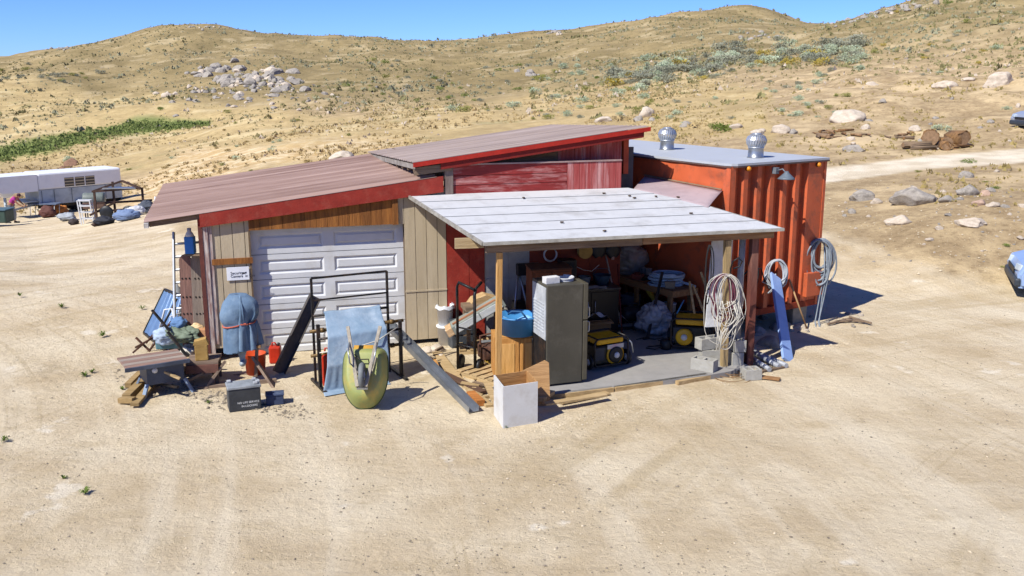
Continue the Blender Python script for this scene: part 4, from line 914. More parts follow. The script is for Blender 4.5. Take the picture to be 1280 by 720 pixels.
# --- pine cabinet with blue tub
a, rz, wd = two((607, 472), (633, 484)); a = G(617, 478); rz = R(6)
t = thing('pine_cabinet', 'honey pine two-door cabinet standing at the left porch post', 'cabinet', a, rz)
pine = wood('honey_pine', 'C08E50', '9F6E34', 'z', '8a5c2a', .3)
MB().bb(0, .85, 0, .48, .02, .76, bev=.004).build('carcass', pine, t)
for x0, x1 in ((.03, .41), (.44, .82)):
    m_ = MB(); m_.bb(x0, x1, -.016, -.001, .06, .73, bev=.003); o = m_.build('door', pine, t)
    m_ = MB(); m_.bb(x0+.07, x1-.07, -.026, -.018, .14, .65, bev=.004); q = m_.build('door_panel', wood('pale_pine','CFA062','B08446','z'), t); q.parent = o
tubp = a+Matrix.Rotation(rz, 3, 'Z')@Vector((.42, .2, .763))
t = thing('blue_tub', 'large round blue tub on top of the pine cabinet', 'tub', tubp)
m_ = MB(); m_.lathe([(.0, .0), (.29, .0), (.32, .28), (.345, .29), (.345, .31), (.31, .31), (.28, .03), (0, .03)], n=36); m_.build('tub_body', mat('tub_blue','3E7FB8','35709f',scale=3,rough=.4,bump=.02), t)
m_ = MB(); m_.grid(lambda u, v: (.24*(u*2-1), .24*(v*2-1)*math.sqrt(max(.05, 1-(u*2-1)**2*.8)), .2+.05*math.sin(u*7+v*3)+.03*math.sin(v*11)), 16, 16); m_.build('sheet_inside', mat('light_blue_plastic','7FB2D8','6a9fc8',rough=.4), t)
m_ = MB(); m_.tube([(-.16, .05, .3), (-.1, .0, .36), (.05, -.02, .36), (.12, -.05, .28)], .016); m_.build('handle', mat('dark_blue_handle','2b5580','234668'), t)
# plywood sheet and white box
a = G(617, 512); t = single('plywood_sheet', MB().prism([(0, 0), (.86, 0), (.86, .66), (.8, .7), (.02, .38)], 0, .018, 'y'), wood('plywood_tan','B38E62','93704a','x'), 'angled tan plywood sheet leaning behind the white box', 'plywood', a, R(9)); t.rotation_euler.x = R(-12)
a, b = G(629, 536), G(672, 529); d = b-a; rz = math.atan2(d.y, d.x); wd = d.length; a2 = G(612, 512); dl = (a2-a).length; ra = math.atan2(a2.y-a.y, a2.x-a.x)-rz
ha = .62
t = thing('white_box', 'open white-faced wooden box on the ground in front of the left post', 'box', a, rz)
wf = mat('white_laminate', 'C6C7C6', 'bdbebd', scale=2, rough=.5, bump=.03, dirt='a39c8e', damt=.45, dscale=3); inn = wood('box_inside', 'B58A58', '946c40', 'x')
e = Vector((math.cos(ra), math.sin(ra)))*min(dl, .55)
MB().bb(0, wd, 0, .016, 0, ha).build('front_panel', wf, t)
MB().prism([(0, .018), (e.x, e.y), (e.x+.02, e.y), (.02, .018)], 0, ha, 'z').build('side_panel', wf, t)
MB().prism([(wd-.018, .018), (wd+e.x-.018, e.y), (wd+e.x, e.y), (wd, .018)], 0, ha-.0, 'z').build('side_panel', inn, t)
MB().prism([(e.x+.022, e.y-.016), (wd+e.x-.02, e.y-.016), (wd+e.x-.02, e.y), (e.x+.022, e.y)], 0, ha+.0, 'z').build('back_panel', inn, t)
MB().prism([(.02, .02), (wd-.02, .02), (wd+e.x-.02, e.y-.02), (e.x+.022, e.y-.02)], .02, .04, 'z').build('base', inn, t)
# --- stacked white buckets, and junk between
bk_ = G(557, 430)
for k in range(2):
    t = thing('bucket', ['white bucket at the bottom of the pair beside the beige wall', 'white bucket stacked on top of another by the beige wall'][k], 'bucket', bk_+Vector((.0, 0, .37*k)), R(30*k), 'white buckets by the garage wall')
    m_ = MB(); m_.lathe([(0, 0), (.13, 0), (.15, .33), (.165, .33), (.165, .37), (.145, .37), (.125, .02), (0, .02)] if k else [(0, 0), (.13, 0), (.15, .33), (.165, .33), (.165, .365), (.0, .365)], n=28); o = m_.build('pail', mat('bright_white_plastic','E4E6E8','d6d9dc',rough=.4,bump=.02), t)
    m_ = MB(); m_.tube([(.155*math.cos(s), .155*math.sin(s), .3-.1*math.sin(s/1)*0-.09*math.sin((s+1.57))) for s in np.linspace(-1.57, 1.57, 10)], .005, 6); m_.build('handle', steel, t)
    if k: m_ = MB(); m_.grid(lambda u, v: (.17*math.cos(u*6.28)*(1+.1*v), .17*math.sin(u*6.28)*(1+.1*v), .38-.06*v+.015*math.sin(u*40)), 24, 3); m_.build('bag_liner', mat('white_plastic_bag','D0D3D8','b4b7bc',rough=.4), t)
# tilted drawer unit
a = G(600, 445); pc_ = W(596, 392, a.y+.1)
t = thing('metal_drawer_unit', 'long grey and white metal drawer unit tilted up on the junk pile', 'drawer unit', pc_, R(8)); t.rotation_euler.y = R(-29)
MB().bb(-.5, .52, -.2, .2, -.09, .06, bev=.006).build('body', mat('grey_green_metal','8A928C','737a74',rough=.5,dirt='6a5a48',damt=.4), t)
MB().bb(-.44, .03, -.222, -.203, -.075, .045, bev=.004).build('drawer_front', mat('pale_metal_drawer','B6B9B8','9fa2a1',rough=.45), t); MB().bb(.05, .47, -.222, -.203, -.075, .045, bev=.004).build('drawer_front', _m['pale_metal_drawer'], t)
MB().bb(-.46, .4, -.1, -.05, .063, .09).build('wooden_batten', wood('reddish_batten','A9795A','855a40','x'), t)
MB().bb(-.62, -.505, -.18, .18, -.08, .05).build('end_panel', wood('pale_end','BFA380','a28460','x'), t)
single('cushion_board', MB().prism([(0, 0), (.62, 0), (.52, .1), (.3, .17), (.08, .1)], 0, .3, 'y'), wood('pale_tan_ply','B79C74','9a7e56','x'), 'pale tan board pile behind the tilted drawer unit', 'board', bw(bl(588,398,-.5)[0], -.5, .8), BA)
m_ = MB(); m_.bb(0, .42, 0, .3, 0, .5, bev=.01); m_.bb(.03, .39, -.015, 0, .05, .22).bb(.03, .39, -.015, 0, .26, .45); single('tool_chest', m_, mat('dark_grey_chest','4a4f55','3a3e43',rough=.5), 'dark grey tool chest standing behind the white buckets', 'tool chest', bw(bl(565,410,-.45)[0], -.45, 0), BA+R(5))
m_ = MB(); m_.bb(0, .7, 0, .4, 0, .08).bb(.03,.09,.03,.09,-.72,0).bb(.61,.67,.03,.09,-.72,0).bb(.03,.09,.31,.37,-.72,0).bb(.61,.67,.31,.37,-.72,0); single('side_table', m_, oldw, 'rough weathered table hidden under the tilted drawer unit', 'table', bw(bl(580,400,-.6)[0], -.75, .75), BA)
# hand truck of dark tube
a = G(594, 468); t = thing('hand_truck', 'dark steel hand truck standing upright among the junk by the porch', 'hand truck', a, R(-20))
m_ = MB()
for pts in ([(0,0,0),(0,.0,1.35),(0,.06,1.45),(0,.3,1.5)],): m_.tube(pts, .026, 10)
m_.tube([(.0,.0,1.44),(-.32,.1,1.52),(-.36,.12,1.44),(-.36,.12,0)], .024, 10); m_.build('frame', blackm, t)
for z in (.45, .75): MB().tube([(0,0,z),(-.36,.12,z)], .015).build('crossbar', blackm, t)
m_ = MB().prism([(-.4,-.14),(.04,-.28),(.06,0),(-.36,.12)], 0, .012, 'z'); m_.build('toe_plate', blackm, t)
for x, y in ((.04,.1),(-.36,.24)):
    w_ = MB(); w_.lathe([(.05,-.03),(.11,-.035),(.125,0),(.11,.035),(.05,.03),(0,.03)], (x, y, .125), 20, 'x'); w_.build('wheel', blackp, t)
# engine under it
a = G(604, 462); m_ = MB(); m_.bb(-.18,.2,-.15,.2,.06,.3,bev=.03); m_.lathe([(.0,-.16),(.12,-.16),(.14,-.1),(.14,0)],(0,0,.2),20,'y'); m_.tube([(-.2,-.1,.1),(-.22,-.1,.5),(.1,-.1,.55),(.22,-.1,.4)],.02).tube([(.1,0,.3),(.15,.05,.42),(.3,.0,.4)],.03)
single('engine_block', m_, rust, 'old rusty small engine on the boards between hand truck and pine cabinet', 'engine', a+Vector((.12,.3,.05)), R(20))
single('yellow_rope', MB().tube(coil((0,0,.02), .13, 5, jit=.4, spread=.05), .008, 5), mat('yellow_rope','A8893A','8a6e2c'), 'loose yellow rope beside the rusty small engine', 'rope', G(618,452,.1))
m_ = MB(); m_.bb(0,.28,0,.3,0,.2,bev=.01).bb(.03,.25,-.01,0,.03,.08); single('metal_box', m_, mat('dull_metal_box','777b7e','5f6366',rough=.4), 'dull metal box low between hand truck and pine cabinet', 'box', G(600,449,.1)+Vector((.05,.2,.0)), R(10))
# white folded chair behind
p = bw(bl(650,400,-.5)[0], -.5, FZ); t = thing('exercise_machine', 'black and silver exercise machine against the white wall', 'exercise machine', p, BA)
MB().tube([(-.15,0,.0),(-.1,0,.6),(0,.1,1.35)], .022).tube([(.2,-.1,.0),(.12,0,.7),(.0,.1,1.3)], .018).tube([(-.25,0,.02),(.3,0,.02)],.025).build('frame', steel, t)
MB().bb(-.05,.38,.0,.12,1.2,1.42,bev=.02).build('console', blackp, t); MB().bb(-.1,.28,.02,.2,.55,.72,bev=.02).build('seat', blackp, t)
MB().bb(.12,.42,.1,.35,0,.95).build('side_case', mat('dark_brown_case','3a2620','2b1c18'), t)
# --- pallets, boards left of the slab
plw = wood('pallet_wood', 'B8A078', '8f7852', 'x', '7a674a', .4)
def pallet(a, rz, w_, d_, label):
    t = thing('wooden_pallet', label, 'pallet', a, rz, 'pallets by the porch')
    for y in (.0, d_/2-.04, d_-.08): MB().bb(0, w_, y, y+.08, 0, .09).build('bearer', plw, t)
    n = 6
    for k in range(n):
        x = k*(w_-.12)/(n-1); MB().bb(x, x+.12, -.01, d_+.01, .092, .112).build('deck_board', plw, t)
    return t
pa = G(577, 452); pallet(G(571, 470), R(22)+R(-65), 1.0, .6, 'pale wooden pallet under the junk pile left of the pine cabinet')
pallet(G(556, 447)+Vector((.25,.1,0)), R(10), 1.1, .8, 'pale wooden pallet behind the hand truck by the garage wall')
for k, (p1, p2, w_, h_, lab) in enumerate((
    ((549, 452), (612, 508), .12, .05, 'long pale board running along the pallet edge towards the white box'),
    ((546, 440), (572, 474), .16, .03, 'short pale board beside the white buckets'),
    ((553, 466), (604, 490), .14, .03, 'dark wet-looking plank just behind the fallen metal channel'),
    ((588, 492), (601, 504), .13, .09, 'short orange-brown timber block with a sawn end'),
    ((540, 452), (546, 466), .13, .12, 'short upright-looking pine block near the metal channel top'),
    ((608, 478), (624, 512), .1, .04, 'pale board between pine cabinet and plywood sheet'),
    ((676, 500), (690, 490), .1, .06, 'small board end right of the white box'),
    ((680, 505), (757, 493), .12, .03, 'thin pale slat outside the slab in front of the refrigerator'))):
    plank(G(*p1, .04+.015*k), G(*p2, .04+.012*k), w_, h_, 'timber_board', [plw, plw, wood('brown_dark_plank','5f4636','46342a','x'), wood('orange_block','B5763C','8f5a2a','x'), pine, plw, plw, plw][k], lab, 'loose boards left of the porch floor')
def stone(r, seed, flat=.6, sub_=3, amp=.28, ang=1.0, sm=True):
    from mathutils import noise
    bm = bmesh.new(); bmesh.ops.create_icosphere(bm, subdivisions=sub_, radius=1); q = random.Random(seed)
    planes = [(Vector((q.uniform(-1,1), q.uniform(-1,1), q.uniform(-.6,1))).normalized(), q.uniform(.55, .9)) for _ in range(9)]
    for v in bm.verts:
        c = v.co.copy()
        for n_, d_ in planes:
            e_ = c.dot(n_)-d_
            if e_ > 0: c -= n_*e_*ang*.85
        c *= 1+noise.fractal(c*1.3+Vector((seed,0,0)), .9, 2.1, 4)*amp*.6
        v.co = Vector((c.x, c.y, c.z*flat))*r
    for f in bm.faces: f.smooth = sm
    mb = MB(); mb.bm.free(); mb.bm = bm; return mb
rk = mat('granite_grey', 'A09A90', '86807a', scale=4, rough=.95, bump=.9, bscale=14, dirt='5f5a52', damt=.6, dscale=2.5, spec=.1)
rkp = mat('granite_pale', 'C4B8A8', 'A89C8C', scale=4, rough=.95, bump=.9, bscale=14, dirt='847a6e', damt=.4, dscale=2.5, spec=.1)
for k, (px, py, r, lab) in enumerate(((534, 438, .13, 'pale rubble stone nearest the beige wall bottom'), (545, 436, .16, 'largest pale rubble stone by the bucket pair'), (552, 446, .09, 'little rubble stone in front of the bucket pair'), (536, 448, .07, 'tiny rubble stone on the dirt by the garage wall'))):
    single('rubble_stone', stone(r, k+50), rkp, lab, 'stone', G(px, py, .03), 0, 'rubble by the garage wall')
single('cable_scrap', MB().tube([(math.cos(s)*.22+.03*s, math.sin(s*1.0)*.06, .012) for s in np.linspace(0, 11, 50)], .008, 5), blackp, 'dark cable scrap looped on the dirt beside the fallen metal channel', 'cable', G(541, 459))
single('cable_scrap', MB().tube([(0,0,.01),(.15,.06,.01),(.3,.02,.01),(.33,-.06,.01),(.22,-.1,.01)], .008, 5), blackp, 'short black cable scrap on the dirt right of the wheelbarrow', 'cable', G(512, 480))
# fallen metal channel
a, b = W(480, 402, 16.0), G(592, 515, .04)
def channel(a, b, w_, h_, th, m, name, label, up=(0,0,1), cat='metal channel'):
    a = Vector(a); b = Vector(b); d = (b-a).normalized(); u = Vector(up); sd = d.cross(u).normalized(); u = sd.cross(d); m_ = MB()
    def P(p, x, y): return p-a+sd*x+u*y
    pro = [(-w_/2, h_), (-w_/2, 0), (w_/2, 0), (w_/2, h_), (w_/2-th, h_), (w_/2-th, th), (-w_/2+th, th), (-w_/2+th, h_)]
    n = len(pro); m_._add([P(a, *q) for q in pro]+[P(b, *q) for q in pro], [(i, (i+1) % n, n+(i+1) % n, n+i) for i in range(n)]+[(0,1,6,7),(1,2,5,6),(2,3,4,5),(n+7,n+6,n+1,n),(n+6,n+5,n+2,n+1),(n+5,n+4,n+3,n+2)])
    return single(name, m_, m, label, cat, a)
chm = mat('dull_dark_metal', 'A4A9AE', '7c8187', scale=3, rough=.3, metal=.75, bump=.1, stretch=(.6,.6,.6))
channel(a, b, .17, .09, .006, chm, 'metal_channel', 'long shiny dark metal channel sloping from the rack to the ground')
# dark channel leaning on door
a, b = G(347, 466, .02), W(393, 370, 15.95)
channel(a, b, .2, .1, .006, mat('brown_grey_channel','5A5552','46423f',rough=.45,metal=.3), 'metal_channel', 'broad dark grey channel leaning against the garage door', up=(.6,-1,.2))
# --- black rack with blue tarp
ra_, rb_ = G(402, 487), G(488, 474); 
lg = [(398, 486), (488, 470), (405, 462), (497, 449)]
t = thing('steel_rack', 'tall black steel rack with rusty clamp bars in front of the garage door', 'rack', G(401, 486), math.atan2(rb_.y-ra_.y, rb_.x-ra_.x))
wd = 1.36; hh = 1.72
m_ = MB(); m_.beam((0,0,0), (0,0,1.05), .05, .05).beam((.02,.35,0), (.02,.35,hh), .035, .035).beam((wd-.08,.35,0), (wd-.08,.35,hh), .035, .035).beam((wd,0,0),(wd,0,.95),.05,.05)
m_.beam((.02,.35,hh),(wd-.08,.35,hh),.03,.03).beam((.02,.35,hh-.36),(wd-.08,.35,hh-.36),.025,.025); m_.build('frame', blackm, t)
for (x, z) in ((-.0,.92),(-.0,.52),(wd,.92),(wd,.52)):
    s = -1 if x <= 0 else 1
    m_ = MB(); m_.tube([(x-s*.35, .12, z), (x+s*.1, .12, z)], .026, 10).lathe([(.0,-.035),(.04,-.03),(.04,.03),(0,.035)], (x-s*.1,.12,z), 12, 'x'); m_.build('clamp_bar', mat('brassy_iron','7a6238','4f3e28',scale=14,rough=.5,metal=.4), t)
for x in (0, wd): MB().beam((x,-.25,.02),(x,.5,.02),.05,.04).build('foot', blackm, t)
rkM = (t.location.copy(), t.rotation_euler.z)
def onr(x, y, z): return rkM[0]+Matrix.Rotation(rkM[1],3,'Z')@Vector((x,y,z))
nu_, nv_ = 54, 84
P0_ = np.zeros((nu_, nv_, 3)); uu = np.linspace(0, 1, nu_)[:, None]; vv = np.linspace(0, 1, nv_)[None, :]
P0_[..., 0] = .2+.96*uu+.16*(vv-.15)*(uu-.3); P0_[..., 1] = .55-1.62*vv+.25*(uu-.5); P0_[..., 2] = 1.32
def tcol(P, s):
    P = capsule(P, (.30, .34, 1.11), (1.0, .34, 1.11), .03); P = capsule(P, (.1, -.02, .80), (1.2, -.02, .84), .07)
    P = capsule(P, (.25, .34, 1.1), (.2, -.02, .8), .025); P = capsule(P, (1.05, .34, 1.1), (1.12, -.02, .8), .025)
    P = capsule(P, (.0, -.14, .4), (1.36, -.1, .45), .09); P = capsule(P, (.45, .1, .55), (.9, .2, .6), .24); P[..., 2] = np.maximum(P[..., 2], .015); return P
jt_ = int(round((.55-.34)/1.62*(nv_-1))); pm_ = np.zeros((nu_, nv_), bool); pm_[:, jt_-1:jt_+2] = True
pq_ = P0_[pm_].copy(); pq_[:, 0] = .2+.945*np.repeat(np.linspace(0, 1, nu_), 3); pq_[:, 2] = 1.15+.008*np.sin(np.repeat(np.linspace(0, 1, nu_), 3)*14); pq_[:, 1] = .34+np.tile([.03, 0, -.03], nu_)
tb = cloth_mb(settle(P0_, tcol, 300, seed=4, it=7, pin=pm_, pinpos=pq_), (0, .004, .004))
for a0, b0 in (((.02, .34, 1.11), (1.28, .34, 1.11)), ((.0, -.02, .82), (1.36, -.02, .82))): MB().tube([a0, b0], .02).build('crossbar', blackm, t)
single('blue_tarp', tb, mat('faded_blue_tarp','8C9DAD','70879B',scale=3,rough=.7,bump=.5,bscale=10,dirt='A9B6C0',damt=.5), 'faded blue tarp draped over the black rack down to the ground', 'tarp', rkM[0], rkM[1])
m_ = MB(); m_.tube([onr(-.0,-.02,.6)-rkM[0], onr(.5,-.16,.64)-rkM[0], onr(.9,-.18,.72)-rkM[0], onr(1.3,-.02,.85)-rkM[0]], .01, 6); single('white_rope', m_, _m['white_wire'], 'white rope tied across the blue tarp', 'rope', rkM[0])
# red fuel cans
def jerry(p, rz, label, col, w_=.26, h_=.36):
    t = thing('fuel_can', label, 'fuel can', p, rz); m_ = MB(); m_.bb(0, w_, 0, .17, 0, h_*.85, bev=.03); m_.build('can', col, t)
    m_ = MB(); m_.tube([(.05,.085,h_*.84),(.06,.085,h_),(w_-.1,.085,h_),(w_-.06,.085,h_*.84)], .014); m_.build('handle', col, t); m_ = MB().cyl((w_-.05,.085,h_*.84),(w_-.03,.085,h_*.98),.025); m_.build('cap', blackp, t); return t
redpl = mat('red_plastic', 'B8321C', '9c2a18', rough=.4, bump=.03)
jerry(G(404, 484), R(15), 'tall narrow red fuel can between rack leg and blue tarp', redpl, .2, .62)
# --- wheelbarrow upside down leaning: tray bottom towards camera
wbp = G(456, 512); t = thing('wheelbarrow', 'green and yellow wheelbarrow stood on its nose against the rack', 'wheelbarrow', wbp, R(2))
# frame: local x across, y = out of the tray (bottom) direction -, z up; tilted back
tl = R(26)
def tr(x, s, h):   # s along the length from the nose, h = height above tray rim plane (towards camera)
    return (x, s*math.sin(tl)-h*math.cos(tl), s*math.cos(tl)+h*math.sin(tl))
def trayf(u, v):
    th = 2*math.pi*u
    # outline of rim (rounded), shrinking to the bottom pan
    def outl(a, L0, Wd): 
        c, s_ = math.cos(a), math.sin(a); e_ = .42 if s_ > 0 else .8
        x = Wd*math.copysign(abs(c)**e_, c); y = L0*math.copysign(abs(s_)**e_, s_); return x, y
    k = min(v/.8, 1); x, y = outl(th, .46-.13*k-.05*k*k, .335-.10*k); hgt = .0+.25*math.sin(k*math.pi/2)
    if v > .8: q = 1-(v-.8)/.2; x *= q; y *= q; hgt = .25+.012*(1-q)
    cy = .47+ .05*k
    # nose is narrower
    x *= 1-.18*max(0, -(y)/.46)
    if v < .02: hgt = -.0
    return tr(x, cy+y, hgt)
tm = MB(); tm.grid(trayf, 60, 24); tray = tm.build('tray', mat('green_yellow_enamel', '96985A', '7C8850', scale=1.6, rough=.4, bump=.05, dirt='B89A48', damt=.8, dscale=1.8, spec=.5), t)
rim = MB(); rim.tube([Vector(trayf(i/60, 0)) for i in range(60)], .012, 8, closed=True); q = rim.build('tray_rim', mat('dark_green_rim','4d5a38','3d4830'), t); q.parent = tray
pn = MB(); pn.solid(lambda u, v: tr(-.17+.34*u, .83+.13*v, .17-.10*v), 4, 3, (0, -.006, .0)); q = pn.build('yellow_patch', mat('yellow_enamel','B88E3A','a57c30',rough=.5), t); q.parent = tray
gh2 = mat('grey_weathered_handle','A19A8C','7d766a',scale=8,stretch=(3,3,.4),rough=.8)
for s in (-1, 1):
    m_ = MB(); m_.beam(tr(s*.06, .28, .46), tr(s*.24, 1.2, .30), .05, .045, up=tr(0,0,1), bev=.004); m_.build('handle', gh2, t)
    m_ = MB(); m_.tube([tr(s*.2, .98, .33), tr(s*.2, .8, .5), tr(s*.17, .62, .5), tr(s*.14, .6, .33)], .012); m_.build('leg', steel, t)
    m_ = MB(); m_.beam(tr(s*.1,.5,.28), tr(s*.16,.75,.26), .03,.06, up=tr(1,0,0)); m_.build('wedge', gh2, t)
w_ = MB(); c = Vector(tr(0, .45, .40)); w_.lathe([(.1,-.03),(.17,-.04),(.19,-.02),(.195,0),(.19,.02),(.17,.04),(.1,.03)], c, 30, 'x'); wh = w_.build('wheel', mat('grey_rubber','6f7374','595d5e',rough=.8), t)
w_ = MB(); w_.lathe([(0,-.045),(.03,-.04),(.1,-.02),(.1,.02),(.03,.04),(0,.045)], c, 20, 'x'); q = w_.build('rim', whitep, t); q.parent = wh
m_ = MB(); m_.tube([tr(-.09,.42,.44), tr(.09,.42,.44)], .014).beam(tr(-.07,.26,.44), tr(.09,.26,.44), .03, .03); m_.build('axle', steel, t)
m_ = MB(); m_.tube([tr(-.13,.78,.3), tr(-.05,.7,.34), tr(.08,.7,.35), tr(.1,.6,.33)], .01); m_.build('strut', blackm, t)

# --- more things in the porch
for k, (x, y, z, s, hx, nm, lab) in enumerate((
    (.45, -.3, .0, (.4,.3,.28), '3c3a3a', 'storage_crate', 'dark crate under the far end of the workbench'),
    (1.0, -.35, .0, (.36,.28,.22), '5a4636', 'storage_crate', 'brown crate under the middle of the workbench'),
    (.7, -.45, .24, (.3,.24,.2), '6b6e72', 'tool_box', 'grey tool box on the workbench shelf behind the plastic bag'),
    (1.25, -.25, .9-FZ, (.3,.2,.1), '24272c', 'tool_box', 'black tool box on the bench top beside the hose coil'),
    (.95, -.5, .9-FZ, (.22,.14,.09), '7a3a30', 'tool_box', 'small dull red tool box at the bench top front'),
    (1.9, -.5, .9-FZ, (.18,.13,.12), '8a8272', 'parts_box', 'little tan parts box at the near end of the bench top'))):
    p = onw(x, y, FZ+z); single(nm, MB().bb(-s[0]/2, s[0]/2, -s[1]/2, s[1]/2, 0, s[2], bev=.01).bb(-s[0]/2-.008, s[0]/2+.008, -s[1]/2-.008, s[1]/2+.008, s[2]*.8, s[2]+.012, bev=.006).tube([(-.05,0,s[2]+.01),(-.05,0,s[2]+.045),(.05,0,s[2]+.045),(.05,0,s[2]+.01)],.008,6), mat('case_'+hx, hx, None, rough=.6, dirt='6f675c', damt=.3), lab, 'box', p, CRZ+R(-90+k*9))
for k, (x, y, hx, lab) in enumerate(((.75,-.2,'8b8f92','dented silver paint can at the back of the bench top'), (.88,-.16,'b1b3b0','pale paint can beside the silver one on the bench top'), (1.15,-.12,'4a5b70','blue paint can against the container wall on the bench'))):
    single('paint_can', MB().lathe([(0,0),(.065,0),(.068,.01),(.065,.02),(.065,.16),(.07,.165),(.06,.17),(0,.165)], n=18), mat('can_'+hx, hx, None, rough=.4, metal=.3), lab, 'paint can', onw(x, y))
for k, (p1, p2, lab) in enumerate((((868, 392), (862, 352), 'pale stick leaning on the bench end nearest the wires'), ((882, 395), (866, 356), 'tan batten crossing behind the wire bundle'), ((890, 380), (876, 340), 'thin lath leaning behind the scuffed white board'))):
    q1 = W(p1[0], p1[1], 16.2); q2 = W(p2[0], p2[1], 16.5); q1.z = max(q1.z, .3); single('leaning_stick', MB().beam((0,0,0), q2-q1, .035, .02), plw, lab, 'stick', q1)
a = W(846, 392, 16.3); single('blue_stick', MB().tube([(0,0,0), W(855,375,16.4)-a], .012, 6), mat('bright_blue_paint','3a78b0','2f6492'), 'short bright blue rod poking up by the white bucket', 'rod', a)
a = G(772, 425, FZ); single('dust_pan', MB().prism([(-.15,-.12),(.15,-.12),(.12,.12),(-.12,.12)],0,.012).bb(-.13,.13,.1,.12,.012,.08).tube([(0,.1,.05),(0,.28,.16)],.012,6), blackp, 'black dust pan on the floor in front of the broom', 'dust pan', a, R(20))
a = G(795, 425, FZ); single('cord_on_floor', MB().tube([(0,0,.01),(.15,.1,.01),(.35,.02,.01),(.5,.12,.01),(.62,.0,.01),(.5,-.1,.01),(.4,-.05,.01)], .009, 6), blackp, 'black cord winding on the porch floor in front of the plastic bag', 'cord', a)
q = random.Random(5)
for k in range(15):
    px = q.uniform(548, 612); py = 440+(px-548)*.85+q.uniform(-8, 12); l = q.uniform(.1, .35); p = G(px, py, .03+q.uniform(0, .05))
    single('wood_scrap', MB().beam((-l/2,0,0),(l/2,0,q.uniform(-.02,.04)), q.uniform(.03,.1), q.uniform(.015,.05)), [plw, plw, oldw][k % 3], 'splintered wood scrap in the litter along the pallet edge', 'wood scrap', p, q.uniform(0, 6.28), 'wood litter left of the porch floor')
# ================================================================ left side of the workshop
# covered outboard motor on a wooden stand
a = G(292, 474); t = thing('motor_stand', 'weathered wooden motor stand with crossed legs left of the garage door', 'stand', a, R(10))
gw = wood('grey_brown_wood', '8B7866', '63544a', 'x', '4a3d34', .5); gwz = wood('grey_brown_wood_upright', '8B7866', '63544a', 'z', '4a3d34', .5)
def SL(px, py, Y): return loc_of(t, W(px, py, Y))
y0 = a.y
MB().beam(SL(234, 490, y0-.5), SL(346, 478, y0-.15), .05, .14, bev=.004).build('front_rail', gw, t)
MB().beam(SL(262, 476, y0+.2), SL(320, 470, y0+.3), .05, .12).build('rear_rail', gw, t)
MB().beam(SL(246, 500, y0-.55), SL(281, 452, y0-.1), .04, .13, up=(0,1,0)).build('leg', gwz, t)
MB().beam(SL(349, 494, y0-.45), SL(317, 447, y0-.1), .04, .13, up=(0,1,0)).build('leg', gwz, t)
MB().beam(SL(262, 458, y0-.1), SL(275, 476, y0+.3), .04, .1, up=(0,1,0)).build('brace', gwz, t)
MB().beam(SL(320, 470, y0-.1), SL(322, 405, y0-.02), .05, .1, up=(0,1,0)).build('upright', gwz, t)
m_ = MB(); c0 = SL(309, 425, y0-.2); m_.box((c0.x, c0.y, c0.z), (.34, .05, .32), rot=(R(-12), 0, 0)); m_.build('transom_board', wood('grey_ply','8f8a7e','75706a','x'), t)
m_ = MB(); m_.beam(SL(298, 435, y0-.28), SL(326, 433, y0-.25), .05, .04); m_.build('transom_rail', tan, t)
mp_ = W(301, 432, y0-.2); t = thing('covered_outboard_motor', 'outboard motor under a blue cover tied with orange cord', 'outboard motor', mp_, R(8))
from mathutils import noise as mn
nu_, nv_ = 90, 44
P0_ = np.zeros((nu_, nv_, 3)); th_ = (2*np.pi*np.arange(nu_)/nu_)[:, None]; sv = np.linspace(.02, .98, nv_)[None, :]
rad = np.where(sv < .3, sv, .3+(sv-.3)*.16); zz_ = np.where(sv < .3, .84-.0*sv, .84-(sv-.3)*.97)
P0_[..., 0] = rad*np.cos(th_)*1.25*(1+.06*np.sin(th_*3+sv*5)); P0_[..., 1] = rad*np.sin(th_)*.95; P0_[..., 2] = zz_+0*th_
def mcol(P, s):
    # engine cowl: rounded block, then a narrower mid section
    for c_, h_ in (((.03, 0, .62), (.29, .21, .22)), ((-.09, -.05, .5), (.2, .17, .2)), ((.1, .03, .33), (.19, .15, .16))):
        c_ = np.array(c_); h_ = np.array(h_); q = (P-c_)/h_; ln = np.linalg.norm(q, axis=-1)+1e-9; k = np.where(ln < 1, 1/ln, 1.0); P = c_+q*k[..., None]*h_
    P[:, :, 2] = np.maximum(P[:, :, 2], -.12)
    jb = slice(23, 26); rr_ = np.hypot(P[:, jb, 0]/1.25, P[:, jb, 1]); mx_ = max(.2, .33-.001*s); k = np.where(rr_ > mx_, mx_/rr_, 1); P[:, jb, 0] *= k; P[:, jb, 1] *= k
    return P
pm_ = np.zeros((nu_, nv_), bool); pm_[:, :5] = True
Pm = settle(P0_, mcol, 260, wrapu=True, seed=6, it=5, pin=pm_)
cordp = [Vector((Pm[i, 24, 0]*1.03, Pm[i, 24, 1]*1.03-.004, Pm[i, 24, 2])) for i in range(0, nu_, 3)]
m_ = cloth_mb(Pm, (0, 0, .006), True); m_.build('blue_cover', mat('grey_blue_cover','62788F','4d6379',scale=5,rough=.9,bump=.5,bscale=12,dirt='8496A4',damt=.5), t)
m_ = MB(); m_.tube(cordp, .012, 6, closed=True); m_.build('cord', mat('orange_cord','B5604A','984c3a',bump=0), t)
m_ = MB(); m_.prism([(-.09,.05),(.13,.05),(.06,-.18),(.03,-.32),(-.01,-.32),(-.04,-.15)], -.03, .03, 'y'); m_.lathe([(0,-.1),(.05,-.08),(.05,.08),(0,.1)], (.02,0,-.28), 12, 'y'); m_.build('lower_unit', mat('grey_motor_paint','9AA3A8','7d878c',rough=.4), t)
